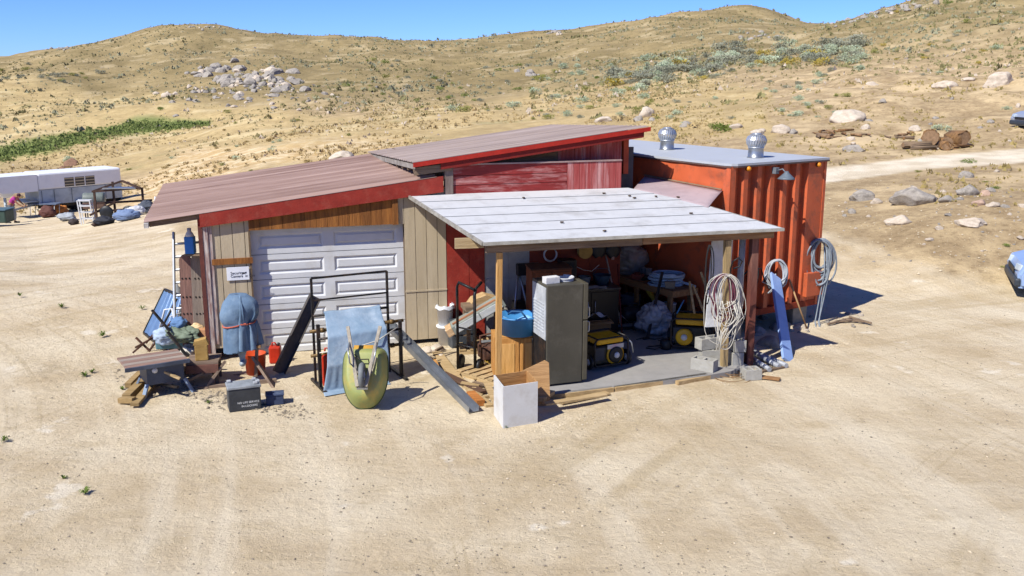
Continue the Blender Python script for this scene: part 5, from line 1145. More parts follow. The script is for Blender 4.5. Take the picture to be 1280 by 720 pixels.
# red bucket + fuel can behind stand, black box, small blue box
p = G(328, 474); m_ = MB(); m_.lathe([(0,0),(.15,0),(.18,.34),(.19,.35),(.175,.35),(.145,.02),(0,.02)], n=28); single('red_bucket', m_, mat('orange_red_plastic','C24A22','a83e1c',rough=.45,bump=.03), 'orange red bucket standing under the wooden motor stand', 'bucket', G(317, 470)+Vector((0,.15,0)))
jerry(G(331, 462)+Vector((0,.3,0)), R(5), 'red fuel can behind the motor stand against the garage door', redpl, .2, .36)
a, b = G(287, 516), G(327, 511); d = b-a
t = thing('black_battery_box', 'black ribbed storage box with white stencilled lettering on the dirt', 'box', a, math.atan2(d.y, d.x)); wd = d.length
bx = mat('black_grey_box', '3F4246', '2f3236', scale=3, rough=.5, dirt='6b6e70', damt=.4)
MB().bb(0, wd, 0, .3, 0, .34, bev=.012).build('case', bx, t); MB().bb(-.012, wd+.012, -.012, .312, .342, .385, bev=.01).build('lid', mat('pale_dusty_lid','8E9498','6b7074',rough=.6), t)
for x, y in ((wd-.06,.05),(wd-.02,.12),(wd-.06,.24),(.04,.26)): MB().bb(x-.03, x+.03, y-.03, y+.03, .387, .42, bev=.008).build('latch', mat('pale_latch','A9ADB0','8b8f92'), t)
wi = mat('stencil_white', 'D0D2D2', 'c2c4c4', bump=0); 
text('lettering', 'NO LIFE SERVICE', .042, wi, t, Matrix.Translation((wd*.26, -.002, .115)) @ RXM); text('lettering', 'IN LOCKERS', .042, wi, t, Matrix.Translation((wd*.38, -.002, .06)) @ RXM)
single('small_blue_box', MB().bb(0,.26,0,.2,0,.14,bev=.01).bb(-.008,.268,-.008,.208,.142,.165,bev=.006), mat('navy_box','3a4560','2d364d',dirt='7c8a96',damt=.6), 'small navy box with pale lid right of the black box', 'box', G(330, 509)+Vector((.02,.06,0)), R(14))
# table saw
a, b = G(186, 498), G(226, 491); d = b-a; rz = math.atan2(d.y, d.x)
t = thing('table_saw', 'old table saw with striped wooden top on a dark blue steel stand', 'table saw', a, rz); nav = mat('dark_slate_metal', '4A5260', '3a414d', scale=4, rough=.5, dirt='6c7480', damt=.4)
z1 = .52
tp_ = MB(); 
for k, m0 in enumerate(range(5)): tp_.mi = k % 2; tp_.bb(-.3, .62, -.05+k*.13, .075+k*.13, z1, z1+.03, bev=.003)
tp_.mi = 0; tp_.build('table_top', [wood('faded_purple_slat','8f7668','70584e','x'), wood('grey_slat','9c9084','7d7268','x')], t)
MB().bb(-.32, .64, -.085, -.055, z1-.03, z1+.028).build('front_rail', nav, t)
MB().bb(.0, .56, .0, .5, .2, z1-.002, bev=.01).build('cabinet', nav, t)
for x, sx in ((-.0, -1), (.56, 1)):
    for y in (.02, .48): MB().beam((x, y, .22), (x+sx*.1, y+(.05 if y > .2 else -.08), 0), .06, .03).build('leg', mat('pale_blue_steel','7D8EA3','64758a',rough=.45), t)
MB().lathe([(0,-.03),(.04,-.025),(.045,0),(0,.0)], (.12, -.002, .43), 16, 'y').build('crank_knob', whitep, t)
# lumber offcuts at the saw
for k, (p1, p2, w_, h_, lab) in enumerate((((158, 497), (186, 470), .13, .1, 'thick short beam lying left of the table saw'), ((168, 506), (195, 474), .13, .05, 'pale board end nearest the camera under the table saw'), ((160, 482), (178, 464), .1, .08, 'short brown offcut behind the thick beam'), ((150, 500), (168, 500), .1, .08, 'little yellowish offcut at the far left of the lumber'))):
    plank(G(*p1, .05), G(*p2, .08), w_, h_, 'lumber_offcut', wood('yellow_grey_lumber','A3895E','7d6842','x','5d4c34',.4), lab, 'lumber under the table saw')
# wooden bench left of stand
a = G(234, 482); t = thing('wooden_bench', 'low weathered plank bench between table saw and motor stand', 'bench', a, R(10))
for k in range(3): MB().bb(0, .5, .02+k*.16, .17+k*.16, .33, .37, bev=.003).build('seat_board', gw, t)
for x in (.03, .43):
    for y in (.03, .4): MB().bb(x, x+.06, y, y+.05, 0, .328).build('leg', gwz, t)
MB().bb(.0, .5, -.03, .018, .2, .33).build('apron', mat('brown_red_apron','6d4a40','523830'), t)
m_ = MB(); m_.bb(0,.2,0,.16,0,.26,bev=.01); m_.prism([(-.02,.26),(.22,.26),(.18,.36),(.0,.32)], 0,.16,'y'); single('yellow_box', m_, mat('ochre_card','A98A50','8a6e3c'), 'ochre cardboard carton on the plank bench', 'box', a+Vector((.12,.12,.37)), R(15))
# ladder leaning on the side wall
l0, l1 = G(214, 452, 0), W(217, 290, 17.1); l0 = l0+Vector((-.05,.35,0))
t = thing('aluminium_ladder', 'aluminium extension ladder leaning beside the side wall', 'ladder', l0)
off = Vector((.42, .22, 0))
L0 = Vector((0,0,0)); L1 = l1-l0
for o_ in (Vector((0,0,0)), off): MB().beam(L0+o_, L1+o_+(Vector((0,0,-.15)) if o_.length else Vector((0,0,0))), .03, .07, up=(0,1,0), bev=.003).build('rail', alu, t)
for k in range(9):
    f = .06+k*.105; p = L0.lerp(L1, f); MB().tube([p, p+off*.98], .023, 8).build('rung', alu, t)
# perforated old planks
t = thing('snowboard_planks', 'pair of worn round-topped wooden boards with bolt rows against the corner', 'boards', G(246, 462)+Vector((0,.35,0)), R(8))
for k, (px, m0) in enumerate(((231, wood('pinkish_worn_wood','8c6a5e','6a4f48','z','4a3a36',.5)), (247, wood('greyish_worn_wood','8d8074','6b6058','z','4c433c',.5)))):
    pb = loc_of(t, W(px+6, 452, 16.3)); ptp = loc_of(t, W(px, 318, 16.3)); w_ = .2; h_ = (ptp-pb).z
    pro = [(-w_/2, 0), (w_/2, 0), (w_/2, h_-.1)]+[(w_/2*math.cos(s), h_-.1+.1*math.sin(s)) for s in np.linspace(.3, 2.84, 8)]+[(-w_/2, h_-.1)]
    m_ = MB(); m_.prism([(pb.x+x-(.0+.02*k)+(ptp.x-pb.x)*z/h_, pb.z+z) for x, z in pro], pb.y-.02, pb.y+.02, 'y'); o = m_.build('board', m0, t)
    for z in (h_-.42, h_-.75, h_-1.05): 
        bt = MB(); 
        for x in (-.06, .0, .06): bt.lathe([(0,-.012),(.014,-.01),(.016,0)], (pb.x+x+(ptp.x-pb.x)*z/h_, pb.y-.02, pb.z+z), 8, 'y')
        q = bt.build('bolt_row', dark, t); q.parent = o
# blue jug up high
p = W(236, 316, 16.1); single('shelf_bracket', MB().beam((-.1,.1,-.05),(.55,.1,-.05),.12,.03), oldw, 'short weathered shelf board fixed beside the corner post', 'shelf', p)
t = thing('blue_jug', 'bright blue and white container on the little shelf by the roof corner', 'jug', p+Vector((0,.1,-.03))); MB().bb(-.08,.08,-.07,.07,0,.3,bev=.015).build('jug_body', mat('vivid_blue_plastic','2E78C4','2869ac',rough=.4,bump=.02), t); MB().lathe([(.08,.3),(.055,.36),(.035,.38),(.035,.44),(0,.44)], n=20).build('white_neck', whitep, t)
# blue-grey sheet panel leaning
a_ = [G(180, 416, .02), G(212, 442, .02), W(230, 372, 17.2), W(206, 362, 17.9)]
c0 = sum(a_, Vector())/4; t = thing('metal_sheet', 'blue grey ribbed metal sheet with dark frame lying behind the ladder', 'metal sheet', c0)
nrm = (a_[1]-a_[0]).cross(a_[3]-a_[0]).normalized()
def shf(u, v):
    p = (a_[0]*(1-u)+a_[1]*u)*(1-v)+(a_[3]*(1-u)+a_[2]*u)*v; return tuple(p-c0+nrm*(.012*(math.sin(u*40) > .3)))
m_ = MB(); m_.solid(shf, 60, 4, nrm*-.01, smooth=False); m_.build('sheet', mat('slate_blue_sheet','5F7A9C','52698a',rough=.4,metal=.2), t)
for i in range(4): MB().beam(a_[i]-c0, a_[(i+1) % 4]-c0, .04, .05).build('edge_frame', blackm, t)
# white tube chair
c0 = G(216, 438); t = thing('garden_chair', 'old tubular white garden chair on its side behind the table saw', 'chair', c0, R(-15))
m_ = MB(); m_.tube([(-.25,0,.35),(-.1,.0,.75),(.05,0,.78),(.1,0,.5),(.05,0,.22),(-.1,-.05,.1),(-.35,-.05,.12)], .018, 8).tube([(-.2,.4,.35),(-.05,.4,.75),(.1,.4,.78),(.15,.4,.5),(.1,.4,.2)], .018, 8); m_.build('frame', whitep, t)
for k in range(4): MB().tube([(.06-.02*k, 0, .3+.11*k), (.11-.02*k, .4, .3+.11*k)], .012).build('slat', whitep, t)
# loose rest of the pile
tb_ = G(212, 452); m_ = MB(); m_.bb(0,.5,0,.34,0,.22,bev=.02).bb(-.02,.52,-.02,.36,.2,.235,bev=.008); single('teal_tub', m_, mat('teal_plastic','5C8088','486a72',rough=.5), 'teal plastic bin just behind the table saw', 'bin', tb_+Vector((-.3,.2,.15)), R(15))
m_ = MB(); m_.beam((-.4,.0,.3),(.1,.1,.55),.05,.05).beam((-.4,.2,.55),(0,.05,.15),.05,.05).beam((-.5,.1,.12),(-.1,.1,.45),.06,.05).tube([(-.1,.1,.4),(.1,.0,.65),(.3,.0,.45)],.03); single('rusty_clamp', m_, rust, 'rusty angle iron tangle left of the teal bin', 'scrap iron', G(188, 446), R(10)).scale = (.6, .6, .6)
m_ = MB(); m_.beam((0,0,0),(.5,-.35,-.45),.05,.025).beam((.03,.0,.02),(-.3,.15,.35),.04,.03); single('pale_strut', m_, blackm, 'slim dark metal strut resting across the junk behind the table saw', 'strut', W(210,415,15.9))
for k, (px, py, s, m0, nm, lab) in enumerate(((222, 425, (.55,.3,.22), mat('cream_foam','C3A67C','a4875c'), 'foam_block', 'cream foam block at the ladder foot'), (243, 430, (.24,.2,.42), mat('terracotta','B5653A','96502c'), 'terracotta_flue', 'terracotta flue tile standing by the corner board'), (252, 436, (.2,.2,.5), mat('peach_block','B88862','9b704c'), 'peach_block', 'peach coloured block right of the terracotta tile'), (232, 408, (.3,.2,.35), mat('maroon_crate','6d4238','52302a'), 'maroon_crate', 'dark maroon crate behind the foam block'))):
    m_ = MB(); m_.bb(-s[0]/2, s[0]/2, 0, s[1], 0, s[2], bev=.012)
    if k: m_.bb(-s[0]/2+.03, s[0]/2-.03, .03, s[1]-.03, s[2], s[2]+.004)
    single(nm, m_, m0, lab, 'block' if k != 3 else 'crate', G(px, py+16)+Vector((0,.1,.05)), R(15-9*k))
single('green_tarp', crumple(.38,.2,.16,.4,34,seed=12), mat('olive_tarp','6E7A68','525c4e',rough=.8,bump=.5,bscale=10), 'crumpled olive green tarp over the junk beside the bench', 'tarp', G(228, 452)+Vector((0,.15,.3)), R(-30))
single('white_scrap', MB().tube(coil((0,0,.1), .13, 3, jit=.4, spread=.12), .016, 6), whitep, 'bent white plastic tube at the foot of the worn boards', 'tube', G(250, 440)+Vector((0,.1,.1)))
m_ = MB(); [m_.bb(0,.3,k*.06,k*.06+.03,0,.015) for k in range(6)]; m_.bb(0,.02,0,.33,.016,.03).bb(.28,.3,0,.33,.016,.03); single('white_rack', m_, whitep, 'small white slatted rack leaning low by the ladder', 'rack', G(220,436)+Vector((0,.2,.35)), R(5)).rotation_euler.x = R(70)
single('black_bag', crumple(.22,.2,.22,.3,26,seed=31), mat('navy_black_bag','252a36','1b1f29',rough=.6), 'dark navy bag heaped behind the ladder', 'bag', G(214,395))
single('grey_jug', MB().lathe([(0,0),(.09,0),(.1,.05),(.1,.2),(.04,.26),(.03,.3),(0,.3)], n=18), mat('dusty_grey_plastic','8a8e92','6f7377'), 'dusty grey jug between ladder rungs', 'jug', G(222,372))
# ================================================================ trailer group, far left
ZL = lambda px, py: T(px, py)
tp0 = T(52, 271); hd_ = math.atan2(.75, .66)
t = thing('horse_trailer', 'white and grey gooseneck horse trailer parked on the far left', 'trailer', tp0, hd_)   # local x = rearwards along the side, y = away to the left side
wt = mat('trailer_white', 'E0E3E7', 'd2d6db', scale=1.5, rough=.4, bump=.03, dirt='a09c92', damt=.2); wg = mat('trailer_grey', 'A9B5BD', '98a4ac', scale=2, rough=.45, dirt='6f7678', damt=.4)
t.scale = (.86, .92, .84); Lt, Wt, hb, htp = 5.6, 2.1, .75, 2.85
MB().bb(0, Lt, 0, Wt, 1.75, htp, bev=.12).build('upper_body', wt, t)
MB().bb(.0, Lt-.02, .02, Wt-.02, hb, 1.746).build('lower_body', wg, t)
m_ = MB(); m_.prism([(-2.6,1.95),(-2.2,1.7),(-.02,1.7),(-.02,2.8),(-2.3,2.8),(-2.6,2.6)], .0, Wt, 'y'); m_.build('gooseneck', wt, t)
MB().prism([(-2.2,1.7),(-1.0,1.7),(-1.5,1.35),(-1.8,1.35)], .8, 1.3, 'y').build('coupler_plate', wt, t)
MB().cyl((-1.7,1.05,.1),(-1.7,1.05,1.36),.09).build('jack_post', wg, t)
MB().bb(-2.62,-2.605,.55,1.5,2.1,2.45).build('front_window', mat('tinted_window','4c5a6c','3c4858',rough=.15), t)
for k in range(3):
    x0 = 1.7+k*.7; w0 = MB().bb(x0, x0+.62, -.012, -.002, 1.85, 2.45).build('side_window', mat('window_dark','4a4a48','38383a',rough=.3), t)
    for z in (1.95, 2.15, 2.35): q = MB().bb(x0, x0+.62, -.03, -.014, z, z+.07).build('slat', mat('beige_slat','AFA58E','978d78'), t); q.parent = w0
for x in (2.9, 3.8):
    w0 = MB().lathe([(.15,-.12),(.36,-.12),(.38,-.06),(.38,.06),(.36,.12),(.15,.12)], (x, .06, .38), 26, 'y').build('wheel', blackp, t)
    q = MB().lathe([(0,-.13),(.18,-.1),(.18,.1),(0,.12)], (x, .06, .38), 18, 'y').build('rim', steel, t); q.parent = w0
    MB().lathe([(.15,-.12),(.36,-.12),(.38,-.06),(.38,.06),(.36,.12),(.15,.12)], (x, Wt-.06, .38), 26, 'y').build('wheel', blackp, t)
MB().prism([(2.3,.78),(2.45,.95),(4.25,.95),(4.4,.78)], -.16, -.01, 'y').build('fender', wg, t)
MB().bb(.0, Lt, .3, .4, .5, .748).bb(0, Lt, 1.7, 1.8, .5, .748).build('chassis', blackm, t)
for x in (.15, .95, 2.1, 4.4): MB().bb(x, x+.03, -.014, -.003, hb+.05, 1.72).build('door_seam', mat('seam_dark','5d666d','50585e'), t)
MB().bb(-.9,-.1,.1,Wt-.1,1.0,1.06).build('deck', wg, t); MB().beam((-2.2,1.05,.3),(0,1.05,.68),.12,.12).build('tongue', wg, t)
# ladders and frames about it
def jt(px, py): return T(px, py)
c0 = T(35, 272); t = thing('folding_table', 'long grey folding table in front of the trailer', 'table', c0, R(-4))
MB().bb(-.1, 1.7, 0, .7, .72, .78, bev=.01).build('table_top', mat('blue_grey_top','5f6b80','4d586b',rough=.5), t)
for x in (.1, 1.5):
    for y in (.08, .6): MB().tube([(x,y,0),(x+.05,y,.72)], .018).build('leg', whitep, t)
c0 = T(102, 281); t = thing('white_shelf_rack', 'small white wire shelf standing among trailer junk', 'shelf', c0, R(8))
for x in (0,.55):
    for y in (0,.35): MB().beam((x,y,0),(x-.1,y,1.15),.05,.05).build('post', whitep, t)
for z in (.25,.55,.85,1.1): MB().bb(-.02-.09*z,.57-.09*z,0,.35,z,z+.05).build('shelf', whitep, t)
c0 = T(119, 275); t = thing('barbecue_grill', 'brown drum barbecue on legs beside the white wire shelf', 'grill', c0, R(12))
MB().lathe([(0,-.5),(.28,-.48),(.3,-.4),(.3,.4),(.28,.48),(0,.5)], (0,.2,1.0), 22,'x').build('drum', mat('grey_green_drum','6d7570','585f5b',rough=.5), t); MB().bb(-.48,.48,-.12,.5,.55,.85,bev=.02).build('fire_box', mat('brown_sheet','6b5448','544238'), t)
for x in (-.4,.4):
    for y in (-.05,.42): MB().beam((x,y,0),(x,y,.56),.05,.05).build('leg', blackm, t)
c0 = T(146, 274); t = thing('farm_implement', 'rust brown steel farm implement frame near the trailer rear', 'farm implement', c0, R(5))
m_ = MB()
for s in (((-1,0,1.3),(1.2,0,1.45)),((-.2,.5,0),(-.2,.5,1.7)),((1.2,.2,0),(1.2,.2,1.45)),((-1,.1,1.3),(.3,.3,1.75)),((.3,.3,1.75),(1.2,.1,1.4)),((-1.2,0,.2),(-.1,.3,.75)),((-.9,0,0),(-.9,0,1.3)),((-1,.4,.7),(1.5,.6,.8)),((-.9,.2,.35),(1.9,.4,.5))): m_.beam(s[0], s[1], .09, .09)
m_.build('frame', mat('rust_dark','4b352c','33261f'), t); MB().bb(-.5,1.0,-.1,.4,1.42,1.47).build('deck_plate', steel, t)
for x in (-.4,.6): MB().lathe([(.1,-.04),(.3,-.03),(.32,0),(.3,.03),(.1,.04),(0,.04)], (x,-.1,.33), 20,'y').build('wheel', blackp, t)
for k, (px, py, sx, sy, sz, hexc, lab, nm, ct_) in enumerate(((84,276,.5,.3,.22,'9aa0a6','pale crumpled sheet on the dirt left of the wire shelf','crumpled_sheet','sheet'),(92,281,.25,.2,.15,'3a3230','small dark bundle on the dirt nearest the camera by the trailer','dark_bundle','bundle'),(131,281,.45,.3,.2,'2c2e36','dark tarp heap in front of the barbecue','tarp_heap','tarp'),(158,276,.6,.3,.28,'6c7fa0','blue and pink heap of clothes right of the implement','clothes_heap','clothes'),(170,270,.45,.25,.25,'b9bcc2','white bag in the clothes heap by the roof edge','white_bag','bag'),(184,266,.4,.25,.3,'4f5560','grey bag behind the white bag by the roof edge','grey_bag','bag'),(120,283,.2,.16,.1,'40302c','small brown scrap left of the dark tarp heap','brown_scrap','scrap'),(60,272,.5,.35,.35,'5a3832','dark red crate under the folding table','red_crate','crate'),(74,268,.5,.3,.3,'b8763c','orange pan under the table end','orange_pan','pan'),(97,262,.7,.4,.45,'24262b','black heap of scrap under the trailer side','black_heap','scrap'),(112,250,.5,.3,.35,'2d3136','black crumpled cover hanging on the trailer side','black_cover','cover'))):
    single(nm, crumple(sx, sy, sz, .35, 22, seed=40+k), mat('heap_'+nm, hexc, None, rough=.8), lab, ct_, T(px, py))
c0 = T(4, 284)+Vector((-.45,.5,0)); t = thing('green_trough', 'dark green steel trough at the left picture edge', 'trough', c0, R(0))
MB().bb(-2.6,.35,0,.9,.12,.75,bev=.06).build('trough_body', mat('dark_green_metal','3c4f46','2e3f37',rough=.5), t); MB().bb(-2.65,.4,-.05,.95,.752,.8,bev=.01).build('rim', mat('blue_green_rim','4c6470','3f5560'), t)
# white slatted rack far behind the roof corner
c0 = T(192, 271); t = thing('slatted_rack', 'white slatted rack on dark feet showing beside the low roof corner', 'rack', c0, R(-12))
for x in (0, .46): MB().beam((x,0,.12),(x,.25,.85),.05,.05).build('side_rail', whitep, t)
for k in range(5): MB().beam((0,.03+.05*k,.22+.14*k),(.46,.03+.05*k,.22+.14*k),.04,.07).build('slat', whitep, t)
MB().bb(-.02,.5,-.1,.3,0,.12).build('foot', blackm, t)
# ================================================================ person
pp0 = T(20, 279); t = thing('person', 'person in pink shirt and pale trousers bending over by the trailer', 'person', pp0, R(0))
def skin(name, joints, edges, m, parent, lev=2):
    me = bpy.data.meshes.new(name); me.from_pydata([j[0] for j in joints], edges, []); o = bpy.data.objects.new(name, me); COL.objects.link(o)
    md = o.modifiers.new('s', 'SKIN'); md.use_smooth_shade = True
    for v, j in zip(me.skin_vertices[0].data, joints): v.radius = (j[1], j[2] if len(j) > 2 else j[1])
    me.skin_vertices[0].data[0].use_root = True
    sb = o.modifiers.new('u', 'SUBSURF'); sb.levels = sb.render_levels = lev
    dg = bpy.context.evaluated_depsgraph_get(); m2 = bpy.data.meshes.new_from_object(o.evaluated_get(dg)); bpy.data.objects.remove(o)
    m2.name = name; m2.materials.clear(); m2.materials.append(m)
    o = bpy.data.objects.new(name, m2); COL.objects.link(o); o.parent = parent; return o
skm = mat('skin', '9A6A50', '8a5c44', rough=.6, bump=.02)
J = [((-.2,0,.95),.14),((-.1,0,1.12),.13),((.05,0,1.3),.15),((.16,0,1.38),.11),((.24,0,1.42),.055),((.33,0,1.44),.085),((.38,0,1.42),.07),
     ((.12,.17,1.32),.06),((.26,.2,1.1),.042),((.45,.16,.95),.032),((.52,.15,.92),.03),
     ((.12,-.17,1.32),.06),((.26,-.2,1.1),.042),((.45,-.16,.95),.032),((.52,-.15,.92),.03),
     ((-.2,.1,.9),.1),((-.05,.13,.5),.062),((-.12,.13,.09),.042),((.06,.13,.04),.035),
     ((-.2,-.1,.9),.1),((-.3,-.13,.48),.062),((-.42,-.13,.09),.042),((-.26,-.13,.04),.035)]
E = [(0,1),(1,2),(2,3),(3,4),(4,5),(5,6),(2,7),(7,8),(8,9),(9,10),(2,11),(11,12),(12,13),(13,14),(0,15),(15,16),(16,17),(17,18),(0,19),(19,20),(20,21),(21,22)]
for s in (1, -1):
    bi = 10 if s == 1 else 14
    for f, (dx, dz, dy) in enumerate(((.09,-.03,.03),(.1,-.035,.01),(.095,-.04,-.01),(.08,-.045,-.03))):
        J.append(((.52+dx*.5, s*.15+dy, .92+dz*.4), .009)); J.append(((.52+dx, s*.15+dy, .92+dz*1.4), .008)); E += [(bi, len(J)-2), (len(J)-2, len(J)-1)]
    J.append(((.55, s*.15-s*.045, .93), .01)); E.append((bi, len(J)-1))
skin('body', J, E, skm, t)
skin('shirt', [((-.17,0,1.0),.155),((-.08,0,1.14),.15),((.05,0,1.31),.17),((.14,0,1.37),.125),((.12,.18,1.32),.078),((.19,.2,1.2),.066),((.12,-.18,1.32),.078),((.19,-.2,1.2),.066)], [(0,1),(1,2),(2,3),(2,4),(4,5),(2,6),(6,7)], mat('pink_shirt','A83A84','8f2e70',rough=.9), t)
skin('trousers', [((-.2,0,.97),.155),((-.2,.1,.88),.118),((-.05,.13,.5),.082),((-.11,.13,.12),.07),((-.2,-.1,.88),.118),((-.3,-.13,.48),.082),((-.41,-.13,.12),.07)], [(0,1),(1,2),(2,3),(0,4),(4,5),(5,6)], mat('pale_grey_trousers','8d939a','777d84',rough=.9), t)
m_ = MB(); m_.lathe([(0,.12),(.07,.1),(.1,.04),(.105,0),(.09,-.03)], (.31,0,1.47), 20); m_.prism([(.38,-.07),(.5,-.05),(.5,.05),(.38,.07)],1.475,1.487,'z'); m_.build('cap', mat('maroon_cap','4a2430','3a1c26'), t)
for y in (-.035,.035): MB().lathe([(0,-.01),(.012,0),(0,.01)], (.442,y,1.45), 10).build('eye', dark, t)
MB().prism([(.44,1.41),(.475,1.4),(.445,1.45)], -.014, .014, 'y').build('nose', skm, t); MB().box((.445,0,1.375),(.01,.05,.008)).build('mouth', mat('lip','6d3c34',None), t)
for y in (-.088,.082): MB().box((.33,y,1.43),(.035,.012,.055),bev=.004).build('ear', skm, t)
for (x,y) in ((.06,.13),(-.26,-.13)): MB().bb(x-.22,x+.08,y-.05,y+.05,0,.09,bev=.03).build('shoe', blackp, t)
# ================================================================ cars
def car(name, loc, rz, m, label):
    t = thing(name, label, 'car', loc, rz)     # x forward, centre at 0
    L_, Wd = 4.7, 1.82
    prof = [(-2.3,.45),(-2.35,.75),(-2.25,1.0),(-1.7,1.08),(-.9,1.1),(.8,1.02),(1.9,.92),(2.25,.8),(2.35,.6),(2.3,.3),(1.75,.26),(1.7,.45),(1.55,.62),(1.3,.68),(1.05,.62),(.92,.45),(.88,.26),(-.9,.26),(-.95,.45),(-1.1,.62),(-1.35,.68),(-1.6,.62),(-1.75,.45),(-1.8,.3)]
    m_ = MB(); m_.prism(prof, -Wd/2, Wd/2, 'y'); bmesh.ops.bevel(m_.bm, geom=[e for e in m_.bm.edges if abs(abs((e.verts[0].co.y+e.verts[1].co.y)/2)-Wd/2) < .01], offset=.07, segments=3, affect='EDGES'); m_.build('body', m, t)
    cab = MB(); a_ = [(-1.9,1.08),(-1.3,1.5),(.0,1.52),(.85,1.04)]; vs = []
    for s in (-1, 1):
        for x, z in a_: vs.append((x, s*(Wd/2-.08-(.17 if z > 1.3 else 0)), z))
    cab._add(vs, [(0,1,2,3),(7,6,5,4),(0,4,5,1),(2,6,7,3),(3,7,4,0)]); cab.build('glasshouse', mat('car_glass','1b242c','161d24',rough=.08,bump=0,spec=.6), t)
    m_ = MB(); m_.bb(-1.32,.05,-.68,.68,1.505,1.545,bev=.02); m_.build('roof', m, t)
    pil = MB()
    for s in (-1,1):
        for (p,q) in (((-1.95,s*.84,1.07),(-1.3,s*.67,1.51)),((.9,s*.84,1.03),(.02,s*.67,1.52)),((-.45,s*.845,1.07),(-.5,s*.68,1.51))): pil.beam(p,q,.06,.05)
    pil.build('pillars', m, t)
    for x in (-1.35, 1.3):
        for s in (-1, 1):
            w0 = MB().lathe([(.18,-.1),(.3,-.1),(.33,-.06),(.33,.06),(.3,.1),(.18,.1)], (x, s*(Wd/2-.1), .33), 26, 'y').build('wheel', blackp, t)
            q = MB().lathe([(0,-.09),(.18,-.1),(.18,.1),(0,.09)], (x, s*(Wd/2-.1), .33), 20, 'y').build('rim', steel, t); q.parent = w0
    for s in (-1, 1):
        MB().box((2.27, s*.66, .72), (.12, .34, .15), rot=(0,R(-15),R(-s*-12)), bev=.02).build('headlight', mat('headlight_glass','B9C4CC','9eabb4',rough=.1,bump=0), t)
        MB().box((-2.3, s*.7, .88), (.1, .26, .2), bev=.02).build('tail_light', mat('tail_red','8a1a1a','701414',rough=.2,bump=0), t)
        MB().box((.7, s*1.0, 1.08), (.12,.2,.13), bev=.03).build('mirror', m, t)
    MB().box((2.32,0,.42),(.14,1.75,.2),bev=.05).build('front_bumper', mat('dark_bumper','3a4048','2e343c',rough=.5), t); MB().box((-2.34,0,.5),(.14,1.75,.22),bev=.05).build('rear_bumper', mat('blue_grey_bumper','7f8ea3','6d7c91',rough=.4), t)
    MB().box((2.36,0,.62),(.03,.9,.12),bev=.01).build('grille', blackp, t)
    return t
silver = mat('silver_car_paint','A3ABB8','99a1ae',scale=2,rough=.25,metal=.3,bump=0); lblue = mat('pale_blue_car_paint','8FA8CE','849dc4',scale=2,rough=.3,metal=.15,bump=0)
c0 = T(1263, 166); car('parked_car', c0+Vector((3.0,.6,0)), R(187)+R(0), silver, 'silver car at the right edge on the upper track').rotation_euler.z = R(182-180+180)
c0 = G(1262, 352); car('parked_car', G(1262,374)+Vector((2.5,-.2,0)), R(160), lblue, 'pale blue car cut off by the right picture edge')

q = random.Random(9)
for k in range(22):
    px = q.uniform(196, 262); py = 458+q.uniform(-14, 22)*(1 if px < 235 else .5); l = q.uniform(.15, .7); p = G(px, py, q.uniform(.03, .3))
    single('wood_scrap', MB().beam((-l/2,0,0),(l/2,0,q.uniform(-.1,.15)), q.uniform(.04,.12), q.uniform(.02,.06)), [plw, oldw, gw, blackm][k % 4], 'broken board in the junk heap at the left corner of the workshop', 'wood scrap', p, q.uniform(0, 6.28), 'boards of the left junk heap')
for k, (px, py, Y_, l, tilt, m0, lab) in enumerate(((204, 405, 16.9, 1.0, .5, blackm, 'dark tube slanting across the foot of the ladder'), (240, 412, 16.3, .8, -.4, oldw, 'grey lath stuck upright in the junk below the worn boards'), (196, 425, 16.6, .7, .7, rust, 'rusty rod sticking out left of the teal bin'), (228, 400, 16.8, 1.1, .15, alu, 'short aluminium tube beside the ladder rungs'))):
    single('scrap_tube', MB().tube([(-l*.5*tilt,0,-l*.45),(l*.5*tilt,.1,l*.45)], .02, 8), m0, lab, 'tube', W(px, py, Y_))

for k, (px, py, rx, m0, nm, lab) in enumerate(((206, 430, .2, '9fb0c4', 'crumpled_sheet', 'pale blue crumpled sheet wedged behind the teal bin'), (238, 446, .16, 'c9c4b8', 'paper_sack', 'off-white paper sack beside the plank bench'), (224, 412, .15, '5d7ea8', 'blue_sack', 'small blue sack at the ladder foot'), (247, 418, .13, 'd0b48a', 'paper_sack', 'tan paper sack at the foot of the worn boards'))):
    single(nm, crumple(rx, rx*.8, rx*.8, .35, 22, seed=70+k), mat('heap2_'+m0, m0, None, rough=.8), lab, 'sack' if 'sack' in nm else 'sheet', W(px, py, 16.2))
